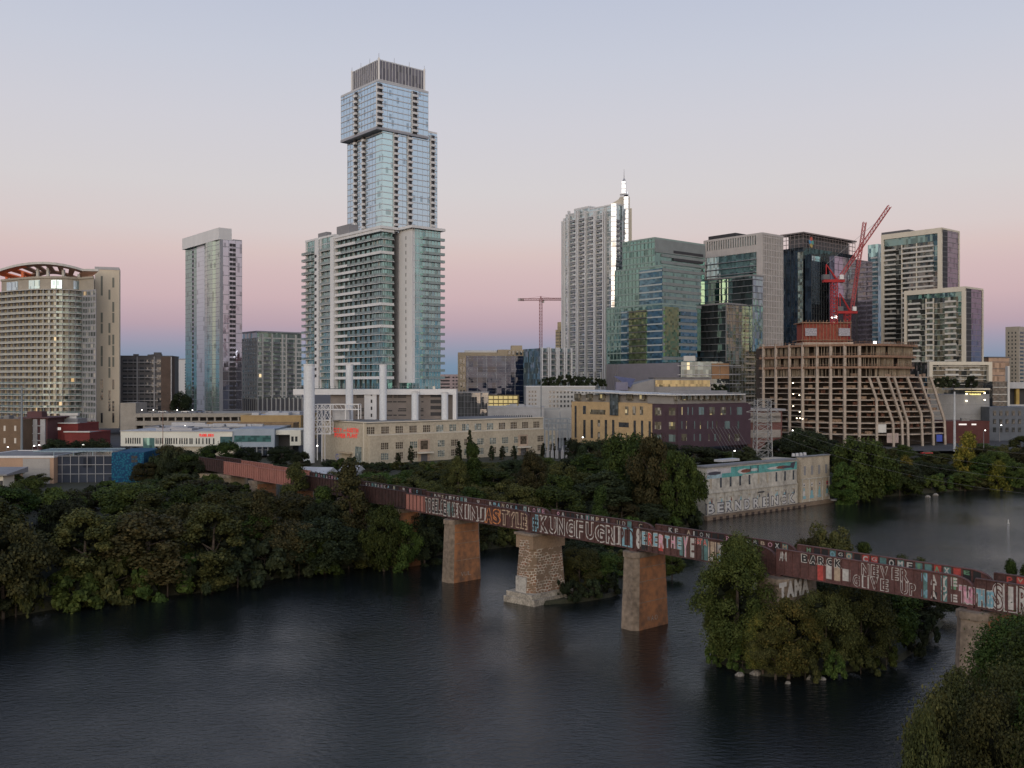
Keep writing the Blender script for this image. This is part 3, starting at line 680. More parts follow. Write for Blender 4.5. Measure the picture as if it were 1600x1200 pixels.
# ---- mid-rises on the left
def midrises():
    # pale mid-rise with glass bays right of the slim tower
    P = 3.2; Y = 690; B = Block(379, 402, 471, 519, Y); r = thing('round_fronted_building', 'pale mid-rise with glass bays between the slim tower and the banded tower', 'apartment tower', (B.C.x, B.C.y, 9))
    gg = glass('midrise_glass', (.42, .50, .48), pane=(1.8, P), metal=.6, dark=.2, pale=.1, lit=.006, tilt=.03)
    m = MB(); B.body(m); part(r, 'glass_wall', m, gg)
    m = MB(); B.FL.bands(m, 12, B.zt-4, P, 1.6, .2); B.FL.mull(m, 4.2, 1.9, .3, 9, B.zt-4); g = B.FR
    g.bands(m, 12, B.zt-3, P, .9, .12)
    for px in (410, 425, 441, 447, 462): a = g.a(px); g.box(m, a-.6, a+.6, 30, B.zt-1, -.1, .6)
    part(r, 'pier_wall', m, M['offwhite'])
    for px in (416, 432, 453): 
        a = g.a(px); balconies(r, g, a-2.4, a+2.4, 31, B.zt-4, P, 1.0, 1.0, M['midgrey'], limit=33)
    m = MB(); m.prism(B.grown(.8), B.zt, B.zt+1); part(r, 'roof', m, M['midgrey'])
    m = MB(); g.box(m, 0, g.L, 9, 29, -.1, .9); B.FL.box(m, 0, B.LL+.9, 9, 29.02, -.1, .9); part(r, 'podium', m, M['darkgrey'])
    m = MB(); g.mull(m, 3.4, .8, 1.3, 9, 30); B.FL.mull(m, 3.4, .8, 1.3, 9, 30); part(r, 'podium_columns', m, M['offwhite'])
    # dark loft block
    B = frontal(188, 268, 557, 600, 12, depth=20, rot=.12); r = thing('dark_loft_block', 'dark grey loft apartment block with balconies between the tan slab tower and the slim tower', 'apartment building', (B.C.x, B.C.y, 12)); f = B.FR
    m = MB(); B.body(m); part(r, 'wall', m, M['darkgrey'])
    wm = glass('loft_glass', (.075, .085, .10), metal=.4, pane=(1.4, 1.4), dark=.4, lit=.03, tilt=.04)
    wgrid(r, f, 1, f.L-6, 7, 13, B.zt-1, 9, .72, .62, wm)
    wgrid(r, f, f.L-6, f.L-1, 1, 13, B.zt-1, 9, .72, .55, wm)
    m = MB(); f.bands(m, 15, B.zt, (B.zt-14)/9, .5, .9, 2, f.L-8); f.mull(m, 9, .6, 1.0, 12, B.zt); part(r, 'balcony_slabs', m, M['midgrey'])
    m = MB(); f.box(m, f.a(252), f.a(268), 12, B.zt+.6, -9, .25); part(r, 'stair_tower', m, mat('loft_brown', (.12, .085, .07), .8))
    m = MB(); m.prism(B.grown(.3), B.zt, B.zt+.6); B.rooftop(m, 5, 3); part(r, 'roof', m, M['darkgrey'])
    # white block
    B = frontal(269, 292, 562, 820, 18, depth=25, rot=.2); r = thing('white_block', 'plain white block with one dark window column glimpsed left of the slim tower', 'building', (B.C.x, B.C.y, 18))
    m = MB(); B.body(m); part(r, 'wall', m, M['white'])
    m = MB(); B.FR.box(m, 0, B.FR.a(277), 18, B.zt-2, -.05, .2); part(r, 'side_wall', m, M['slab'])
    wgrid(r, B.FR, B.FR.a(288), B.FR.a(292), 1, 20, B.zt-3, 16, .6, .5, M['window'])
    m = MB(); m.prism(B.grown(.3), B.zt, B.zt+1); part(r, 'roof', m, M['midgrey'])
midrises()

# ---- low buildings in front of them
def lowrise(name, label, pl, pr, yt, Y, zb, wallm, depth=22, rot=0.0, roofm=None, win=None, wm=None, cat='building', par=.4, tops=3):
    B = frontal(pl, pr, yt, Y, zb, depth, rot); r = thing(name, label, cat, (B.C.x, B.C.y, zb))
    m = MB(); B.body(m); part(r, 'wall', m, wallm)
    m = MB(); B.parapet(m, par, .5, .12); part(r, 'parapet', m, wallm)
    m = MB(); m.prism(B.grown(-.5), B.zt-.3, B.zt+.05); B.rooftop(m, tops, 1.8); part(r, 'roof', m, roofm or M['roof'])
    if win: wgrid(r, B.FR, win[0]*B.LR, win[1]*B.LR, win[2], zb+win[3], B.zt-win[4], win[5], win[6], win[7], wm)
    return B, r
def low_left():
    red = mat('red_brick', (.17, .03, .028), .9, var=.15); brown = mat('brown_brick', (.17, .115, .075), .9, var=.15); mar = mat('maroon_panel', (.10, .045, .05), .8, var=.15)
    pale = emit('lit_window_pale', (.75, .68, .6), .18)
    B, r = lowrise('brown_brick_building', 'brown brick building with small pale windows at the left edge', -60, 34, 656, 420, 10, brown, win=(.45, .98, 3, 2.5, 1, 2, .18, .42), wm=pale)
    B, r = lowrise('maroon_building', 'maroon building with white stair shafts and hanging round lamps near the left edge', 36, 74, 655, 430, 10, mar, tops=1); f = B.FR
    m = MB(); f.box(m, f.a(52.5), f.a(59), 12, B.zt, -.1, .7); f.box(m, f.a(64), f.a(71.5), 12, B.zt, -.1, .7)
    for py in (666, 678, 689): f.box(m, f.a(46), f.a(71), wz(py, 430), wz(py, 430)+.4, -.1, .9)
    part(r, 'stair_shaft', m, M['roofpale'])
    t = MB(); p = f.at(f.a(42), wz(660, 430), 1.2); t.cyl(p, p+V((0, 0, .7)), .5, .3, 8); repeat(r, 'lamp', t, M['lamp'], [V((0, 0, -3.5*i)) for i in range(3)])
    m = MB(); m.prism(B.grown(1.5), B.zt+.42, B.zt+.8); f.box(m, f.a(37), f.a(60), B.zt+.8, B.zt+3.4, -8, -3); part(r, 'roof_canopy', m, mar)
    B, r = lowrise('red_building', 'dark red windowless building with white roof edges behind the trees on the left', 72, 122, 663, 440, 10, red, tops=1); f = B.FR
    m = MB(); f.box(m, f.a(86), f.a(121.5), B.zt+.3, B.zt+.8, -2, .6); f.box(m, f.a(82), f.a(107), B.zt+2.4, B.zt+3.4, -9, -8); f.box(m, f.a(74), f.a(103), B.zt+3.6, B.zt+4.8, -14, -12); part(r, 'roof_edge', m, M['offwhite'])
    m = MB(); f.box(m, f.a(76), f.a(112), B.zt+.4, B.zt+2.4, -16, -6); part(r, 'upper_storey', m, M['grey'])
    t = MB(); f.box(t, f.a(90), f.a(92.2), B.zt-2.6, B.zt-1.4, 0, .2); repeat(r, 'wall_lamp', t, emit('wall_lamp_soft', (1, .95, .9), .5), [V((0, 0, 0)), f.u*.85])
    B, r = lowrise('red_wing', 'low dark red wing with a thin white roof edge beside the dark red building', 101, 140, 677, 425, 10, red, tops=0); m = MB(); B.FR.box(m, -.3, B.LR+.3, B.zt+.41, B.zt+.9, -1, .5); part(r, 'roof_edge', m, M['offwhite'])
    # parking garage in front of the slim tower
    B = frontal(188, 470, 645, 545, 10, 55, rot=.06); B.zt = wz(646, 545)
    r = thing('parking_garage', 'long pale open parking garage with two decks below the slim tower', 'parking garage', (B.C.x, B.C.y, 10)); f = B.FR
    pc = M['offgar'] = mat('garage_concrete', (.30, .28, .25), .85, var=.12)
    m = MB(); f.box(m, 0, f.a(212), 9, B.zt+6, -20, 0)
    for y0, y1, n in ((646, 652, 0), (658, 665, 0), (671, 680, 0)): f.box(m, f.a(212), f.L, wz(y1, 545), wz(y0, 545), -50, n)
    for k in range(22): a = f.a(212)+k*(f.L-f.a(212))/21; f.box(m, a-.4, a+.4, 9, B.zt-1, -1.2, -.3)
    part(r, 'deck', m, pc)
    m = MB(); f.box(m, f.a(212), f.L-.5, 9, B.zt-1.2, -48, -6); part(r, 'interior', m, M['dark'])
    # tan pair and brown roof
    lowrise('tan_building', 'mustard tan building with a crowded roof behind the brown roof', 376, 470, 650, 480, 10, mat('mustard_wall', (.36, .26, .13), .85, var=.08), 40, roofm=M['roofpale'], tops=12)
    b, r = lowrise('brown_roof_building', 'low building with a dark brown roof in front of the mustard tan building', 310, 458, 662, 450, 10, mat('ochre_wall', (.26, .18, .10), .85), 12, roofm=mat('brown_roof', (.13, .08, .065), .9), win=(.8, .98, 3, 2, 3, 1, .2, .5), tops=0)
    lowrise('grey_service_building', 'low grey service building on the rooftops behind the red sign building', 225, 440, 668, 425, 10, M['grey'], 18, roofm=M['roofpale'], tops=14)
low_left()

def grocery():
    Y = 392; zb = 11
    r = thing('grocery_building', 'long white two-storey building with slit windows and a red lit sign', 'shop building', (wx(193, Y), Y, zb))
    B = frontal(193, 363, 676, Y, zb, 26, rot=-.10); f = B.FR; zt = wz(674, Y); z1 = wz(697, Y)
    m = MB(); f.box(m, -1.2, f.L, z1, zt, -26, 0); part(r, 'upper_wall', m, M['white2'])
    m = MB(); f.box(m, f.a(245), f.L, zb-1, z1-.002, -24, -.8); part(r, 'base_wall', m, mat('base_beige', (.46, .42, .34), .85, var=.1))
    m = MB(); f.box(m, -1.5, f.L+.2, zt, zt+.25, -26, .3); part(r, 'roof', m, M['roofpale'])
    m = MB(); B.zt = zt+.25; B.rooftop(m, 10, 1.3, random.Random(4)); part(r, 'roof_unit', m, M['midgrey'])
    q = MB(); f.box(q, f.a(223.5), f.a(241.5), z1-2, z1+3.4, -.1, .05); part(r, 'entrance_glass', q, glass('shop_teal', (.14, .28, .28), pane=(1.1, 5), metal=.5))
    xs = [197+i*3.6 for i in range(7)] + [244, 247, 250.5, 253.5, 259, 262, 265, 268, 272] + [276, 281, 284.5, 288.5, 292, 297, 300, 307, 311, 317, 323, 327, 334]
    for px in xs: q = MB(); a = f.a(px); f.box(q, a-.28, a+.28, z1+1.0, z1+3.4, -.05, .05); part(r, 'window', q, M['window'])
    q = MB(); a0, a1 = f.a(311), f.a(334); z = f.z(a0, 681.8); word(q, f, "TRADER JOE'S", a0, a1, z, z+.95, .16, off=.06); part(r, 'sign_lettering', q, M['redsign'])
    q = MB(); f.box(q, f.a(344), f.a(363)-.02, z1-.5, z1+4.1, -.1, .06); part(r, 'glass_bay', q, glass('shop_teal2', (.12, .24, .26), pane=(1.1, 1.6), metal=.5))
    # blue grey box
    C = frontal(363, 429, 670, 388, zb, 22, rot=.0); g = C.FR; z0 = wz(698.5, 388); C.zt = wz(670, 388)
    m = MB(); g.box(m, 0, g.L, z0, C.zt, -22, 0); part(r, 'blue_box', m, mat('blue_metal', (.25, .31, .39), .5, metal=.2, var=.08))
    q = MB(); g.box(q, g.a(366), g.a(423.5), wz(690.5, 388), wz(680.5, 388), -.1, .06); part(r, 'ribbon_window', q, glass('ribbon_teal', (.13, .30, .30), pane=(1.2, .8), metal=.5, dark=.4))
    q = MB(); g.box(q, g.a(374), g.L-.5, zb, z0, -18, -2); part(r, 'ground_glass', q, glass('ground_dark', (.07, .09, .13), pane=(2, 2), metal=.4))
    q = MB(); 
    g.mull(q, 2.4, .12, -1.9, zb, z0, g.a(374), g.L-.5); g.box(q, g.a(374), g.L-.5, zb+2.2, zb+2.3, -2, -1.9); part(r, 'mullions', q, M['mullion'])
    m = MB(); h = frontal(429, 470, 672, 390, zb, 20); k = h.FR; zt = wz(672, 390)
    k.box(m, 0, k.L, zt-1.9, zt, -20, .0); k.box(m, k.a(453), k.L, wz(696, 390), zt-1.902, -16, 0); part(r, 'side_wing', m, M['white2'])
    m = MB(); k.box(m, .1, k.a(453), zb, zt-1.92, -16, -5); part(r, 'recess_wall', m, M['dark'])
    for px in (457, 463): q = MB(); a = k.a(px); k.box(q, a-.5, a+.5, wz(690, 390), wz(682, 390), -.05, .05); part(r, 'window', q, M['window'])
M['white2'] = mat('white_render', (.62, .63, .58), .75, var=.07, scale=.15, streak=.4)
grocery()

def blue_pavilion():
    Y = 292; zb = 9.3
    # teal and glass pavilion
    B = frontal(84, 225, 712, Y, zb, 26, rot=.07); f = B.FR; zt = wz(712, Y)
    r = thing('teal_pavilion', 'glass pavilion with a bright teal patterned wall at its end and a steel pergola roof', 'building', (B.C.x, B.C.y, zb))
    m = MB(); f.box(m, 0, f.a(175), zb, zt, -24, -.3); part(r, 'glass_wall', m, glass('pavilion_glass', (.11, .13, .18), pane=(2.5, 2.9), metal=.6, dark=.2, tilt=.01))
    m = MB(); f.mull(m, 2.5, .16, .0, zb, zt, 0, f.a(175)); 
    for z in (zb+.3, zb+3.2, zb+6.0, zt-.2): f.box(m, 0, f.a(175), z, z+.14, -.35, .0)
    part(r, 'mullions', m, M['midgrey'])
    tm, n, b = newmat('teal_mosaic'); L = n.links
    t = N(n, 'ShaderNodeTexCoord'); vo = N(n, 'ShaderNodeTexVoronoi'); vo.inputs['Scale'].default_value = 1.7; L.new(t.outputs['Object'], vo.inputs['Vector'])
    rp = N(n, 'ShaderNodeValToRGB'); rp.color_ramp.elements[0].color = (.016, .13, .20, 1); rp.color_ramp.elements[1].color = (.010, .05, .12, 1); rp.color_ramp.elements[0].position = .25; rp.color_ramp.elements[1].position = .6
    L.new(vo.outputs['Distance'], rp.inputs[0]); L.new(rp.outputs[0], b.inputs['Base Color']); b.inputs['Roughness'].default_value = .85; b.inputs['Specular IOR Level'].default_value = .2
    m = MB(); f.box(m, f.a(175), f.L, zb-1, wz(705.5, Y+5), -20, .4); w = part(r, 'teal_wall', m, tm)
    for i in range(2):
        for j in range(2): q = MB(); a = f.a(206+i*5); f.box(q, a, a+.85, zt-1.0-j*1.15, zt-.1-j*1.15, .35, .5); part(w, 'window', q, M['dark'])
    m = MB(); za = wz(706, Y)
    for n_ in (0, -12): f.box(m, -6, f.a(175), za, za+.3, n_-.3, n_)
    for k in range(24): a = -6+k*(f.a(175)+6)/23; f.box(m, a, a+.25, za-.1, za+.2, -12.1, 0.1)
    f.mull(m, 5, .2, -.1, zt, za, 0, f.a(175)); part(r, 'pergola', m, mat('pergola_steel', (.24, .33, .38), .5))
    # tan and pale block left of it
    C = frontal(-40, 84, 714, Y-3, zb, 26, rot=.03); g = C.FR; r = thing('tan_block', 'low tan and pale grey panelled block beside the teal pavilion at the left edge', 'building', (C.C.x, C.C.y, zb))
    m = MB(); C.body(m); part(r, 'wall', m, mat('block_tan', (.40, .27, .19), .85, var=.07))
    q = MB(); g.box(q, g.a(36), g.a(78), zb, C.zt-.5, -.05, .1); o = part(r, 'panel_wall', q, M['offwhite2'])
    q = MB(); [g.box(q, g.a(36), g.a(78), zb+z, zb+z+.12, .09, .14) for z in (2.2, 5.0)]; part(r, 'panel_joints', q, M['midgrey'])
    q = MB(); C.parapet(q, .3, .6); m2 = part(r, 'roof_edge', q, M['white']); q = MB(); q.prism(C.grown(-.5), C.zt, C.zt+.1); part(r, 'roof', q, M['roof'])
    # small hut at edge
    C = frontal(-30, 5, 740, 270, zb-1, 6); r = thing('small_house', 'small cream house with a dark roof among the trees at the left edge', 'house', (C.C.x, C.C.y, zb)); m = MB(); C.body(m, zb, wz(743, 270)); part(r, 'wall', m, M['cream'])
    m = MB(); p = C.C; z = wz(743, 270); W = C.LR; m.prism([(p.x-1, p.y-1), (p.x+W+1.5, p.y-1), (p.x+W+1.5, p.y+11), (p.x-1, p.y+11)], z, [z+.4, z+.4, z+1.5, z+1.5]); part(r, 'roof', m, M['grey'])
    q = MB(); C.FR.box(q, C.FR.a(0), C.FR.a(4.5), zb+1, zb+3.5, 0, .1); part(r, 'window', q, M['dark'])
M['offwhite2'] = mat('panel_pale', (.34, .33, .32), .8, var=.06)
blue_pavilion()
# ================================================================ centre and right of the skyline
def dark_office():
    Y = 610; B = frontal(716, 834, 556, Y, 20, 30, rot=.06); f = B.FR
    r = thing('dark_glass_office', 'low dark blue mirror glass office with a tan roof storey and yellow lit base', 'office building', (B.C.x, B.C.y, 20))
    m = MB(); B.body(m, 18); part(r, 'glass_wall', m, glass('navy_glass', (.02, .032, .07), pane=(3, 3.4), metal=.35, tilt=.03, dark=.3))
    m = MB(); f.mull(m, f.L/8, .2, .15, 20, B.zt, f.a(731)); f.bands(m, 22, B.zt, 3.4, .08, .1, f.a(731)); part(r, 'mullions', m, M['mullion'])
    m = MB(); f.box(m, -.2, f.a(728), 20, B.zt+.2, -20, .4); f.box(m, -.2, f.a(780), B.zt, B.zt+2.2, -22, .1); part(r, 'tan_wing', m, M['tan'])
    for px in (718, 723): 
        wgrid(r, f, f.a(px), f.a(px+4), 1, 22, B.zt-1, 7, .7, .7, M['window'], proj=.5)
    m = MB(); f.box(m, f.a(778), f.L-1.5, B.zt, wz(546, Y), -20, -1); f.box(m, f.a(800), f.a(817), wz(546, Y), wz(539, Y), -16, -6); part(r, 'roof_storey', m, M['tan'])
    wgrid(r, f, f.a(793), f.L-2, 6, B.zt+.5, wz(547, Y), 1, .62, .8, M['window'], proj=-.9)
    m = MB(); f.box(m, f.a(726), f.a(776), B.zt+2.2, B.zt+3.6, -18, -3); part(r, 'roof_unit', m, M['white'])
    q = emit('lit_glass', (1, .78, .33), .42)
    for i in range(6):
        for j in range(3):
            w = MB(); a = f.a(764+i*7.6); f.box(w, a, a+2.6, wz(636-j*6.3, Y), wz(636-j*6.3-4.6, Y), -.1, .5); part(r, 'lit_window', w, q)
    m = MB(); f.box(m, f.a(762), f.a(811), wz(638, Y), wz(617, Y), -.1, .42); part(r, 'lit_bay_frame', m, mat('lit_frame', (.30, .24, .12), .7))
    # grey glass block in front
    B = frontal(715, 763, 613, 520, 12, 20); r = thing('grey_glass_block', 'grey glass block with thin white mullions in front of the dark mirror office', 'office building', (B.C.x, B.C.y, 12))
    m = MB(); B.body(m); part(r, 'glass_wall', m, glass('greyglass', (.17, .18, .19), pane=(1.9, 3.3), metal=.5, dark=.4, tilt=.03))
    m = MB(); B.FR.mull(m, 1.95, .12, .12, 12, B.zt); B.FR.bands(m, 14, B.zt, 3.3, .08, .08); B.parapet(m, .3, .3); part(r, 'mullions', m, M['midgrey'])
    # pink garage
    B = frontal(685, 716, 585, 760, 15, 25); r = thing('pink_garage', 'small pinkish striped parking garage seen beside the banded tower', 'parking garage', (B.C.x, B.C.y, 15))
    m = MB(); B.body(m); part(r, 'wall', m, mat('pink_concrete', (.46, .36, .36), .8)); wgrid(r, B.FR, 1, B.FR.a(703), 1, 20, B.zt-1, 10, .98, .45, M['dark']); wgrid(r, B.FR, B.FR.a(706), B.FR.L, 2, 20, B.zt-1, 10, .6, .4, M['dark'])
    lowrise('small_pink_building', 'small pale pink building between the dark mirror office and the ribbed block', 822, 841, 588, 640, 15, mat('pale_pink', (.45, .36, .35), .8), 15, tops=1)
    # white office with small windows
    B = frontal(822, 930, 604, 500, 12, 30, rot=.02); r = thing('white_window_building', 'white low building with rows of small square dark windows behind the yard', 'office building', (B.C.x, B.C.y, 12)); f = B.FR
    m = MB(); B.body(m); part(r, 'wall', m, mat('white_stucco', (.46, .46, .45), .8, var=.07)); m = MB(); B.parapet(m, .35, .5); m.prism(B.grown(-.4), B.zt-.2, B.zt+.05); part(r, 'roof', m, M['white'])
    wgrid(r, f, f.a(825), f.a(839), 3, wz(634, 500), wz(609, 500), 4, .55, .5, M['window']); wgrid(r, f, f.a(857), f.a(930), 13, wz(638, 500), wz(609, 500), 4, .5, .5, M['window'])
    lowrise('grey_yard_building', 'long low pale roofed shed in front of the yellow lit windows', 762, 850, 637, 480, 12, M['roofpale'], 25, roofm=M['roofpale'], win=(.1, .8, 18, 1, 1, 1, .4, .6), tops=8)
    # ribbed condo block
    B = frontal(844, 892, 544, 560, 14, 20, rot=.5); f = B.FR; r = thing('ribbed_condo_block', 'low condo block with white vertical ribs and balconies left of the spire tower', 'apartment building', (B.C.x, B.C.y, 14))
    gg = glass('rib_glass', (.22, .30, .33), pane=(1.5, 3.3), metal=.6, dark=.4, tilt=.03)
    m = MB(); B.body(m); part(r, 'glass_wall', m, gg); m = MB()
    for px in (845, 855, 858, 868, 871, 880, 883, 891): a = f.a(px); f.box(m, a-.4, a+.4, 14, B.zt+.5, -.1, 1.8)
    part(r, 'ribs', m, M['white'])
    for px in (850, 863, 875.5, 887): a = f.a(px); balconies(r, f, a-2.2, a+2.2, 18, B.zt-1, 3.3, 1.4, 1.0, M['offwhite'])
    # tan tower sliver
    B = Block(868, 874, 884, 515, 800); r = root_at('tan_tower', 'narrow stepped tan tower glimpsed behind the spire tower', B, 'apartment tower'); m = MB(); B.body(m); b2 = Block(871, 877, 890, 503, 805); b2.body(m); part(r, 'wall', m, mat('tan_tower_wall', (.45, .36, .22), .8)); wgrid(r, B.FL, 0, B.LL, 3, 60, B.zt-1, 9, .5, .4, M['window']); wgrid(r, B.FR, 0, B.LR, 3, 60, B.zt-1, 9, .5, .4, M['window'])
dark_office()

def spire_tower():
    P = 3.25; Y = 640
    B = Block(880, 963, 975, 327, Y); zb = 30; zt = wz(318, Y)
    r = thing('spire_tower', 'white ribbed condominium tower with a glowing glass spire and needle', 'skyscraper', (B.C.x, B.C.y, 9)); f = B.FL
    gg = glass('spire_glass', (.46, .55, .58), pane=(1.7, P), metal=.75, dark=.3, tilt=.03, pale=.15)
    # stepped roofline: sections along the left face with own heights
    m = MB(); secs = [(880, 884, 343), (884, 897, 336), (897, 921, 326), (921, 940, 326), (940, 963.5, 322)]
    for a, b, py in secs:
        x0, x1 = max(0, f.a(a)), min(f.L, f.a(b)); z = f.z((x0+x1)/2, py); f.box(m, x0, x1, 20, z, -B.LR, 0)
    part(r, 'glass_wall', m, gg)
    m = MB(); 
    for a, b, py in secs:
        x0, x1 = max(0, f.a(a)), min(f.L, f.a(b)); z = f.z((x0+x1)/2, py); f.box(m, x0, x1, z, z+.9, -B.LR-.1, .2); f.bands(m, 44, z, P, .55, .14, x0, x1)
    for px in (880.6, 890.5, 903, 905.5, 917, 930.5, 932.5, 944.5, 948): a = f.a(px); f.box(m, a-.5, a+.5, 20, f.z(a, 330 if px > 890 else 346), -.1, 1.9)
    f.box(m, 0, f.a(884), 20, f.z(1, 344), -.1, .4)
    part(r, 'ribs', m, M['white'])
    for px in (897, 911, 924.5, 938): a = f.a(px); balconies(r, f, a-2.2, a+2.2, 46, f.z(a, 338), P, 1.7, 1.0, M['white'], railm=M['rail'], limit=28)
    # glowing glass strips (mirror glass, set at an angle so they catch the western sky)
    mir = glass('mirror_strip', (.62, .65, .70), pane=(3, P), metal=1.0, tilt=.03, dark=.0, rough=.12)
    d = V((math.cos(.42), math.sin(-.42), 0))   # faces back to the sunset
    def strip(px0, px1, z0, z1, Yc, name='mirror_strip'):
        p = V((wx(px0, Yc), Yc, 0)); fc = Face(p, d, 1); w = fc.a(px1); q = MB(); fc.box(q, 0, w, z0, z1, -1.5, 0); o = part(r, name, q, mir); q = MB(); fc.bands(q, z0, z1, P, .35, .12, 0, w); part(o, 'floor_lines', q, M['midgrey']); return o, fc, w
    strip(955, 962, 30, f.z(f.L, 321), 634)
    fcs = strip(974.8, 981.5, 30, wz(300, 642), 642)
    o, fc, w = strip(971.5, 977.5, wz(303, 640), wz(283, 640), 640, 'spire_glass')
    m = MB(); q = fc.at(w/2, 0, -.8); z = wz(283, 640); m.cyl((q.x, q.y, z), (q.x, q.y, z+2), 1.7, .3, 4); m.cyl((q.x, q.y, z+1.5), (q.x, q.y, wz(264, 640)), .28, .08); part(r, 'needle', m, M['midgrey']); m = MB(); fc.box(m, -1.2, w+1, wz(305, 640), wz(303, 640), -1, .3); part(r, 'spire_ledge', m, M['midgrey'])
    # sloping fin wall in cream
    q = MB(); Yw = 650; xs = [wx(945, Yw), wx(968, Yw), wx(968, Yw), wx(987, Yw), wx(987, Yw)]
    i0, i1, i2, i3 = wx(944, Yw), wx(969, Yw), wx(984, Yw), wx(987.5, Yw)
    poly = [(i0, Yw), (i1, Yw), (i1, Yw+10), (i0, Yw+10)]; q.prism(poly, 20, [wz(325, Yw), wz(310, Yw), wz(310, Yw), wz(325, Yw)])
    q.prism([(i1, Yw+.01), (i2, Yw+.01), (i2, Yw+10), (i1, Yw+10)], 20, wz(307, Yw)); q.prism([(i2, Yw+1), (i3, Yw+1), (i3, Yw+12), (i2, Yw+12)], 20, wz(325, Yw)); part(r, 'fin_wall', q, M['cream'])
    g = Face((wx(962, 637), 637, 0), GR, 1)
    q = MB(); g.box(q, 0, g.a(967), 30, wz(324, 637), -2, 0); part(r, 'side_glass', q, gg); balconies(r, g, .5, g.a(968)+1, 60, wz(335, 637), P, 1.4, 1.0, M['midgrey'], limit=40)
    # podium
    C = Block(880, 940, 960, 566, 625); m = MB(); C.zt = 44; 
    C.FL.mull(m, 6.5, 1.1, .8, 20, 48); C.FL.bands(m, 24, 46, P, .4, .5); part(r, 'podium_ribs', m, M['offwhite'])
spire_tower()

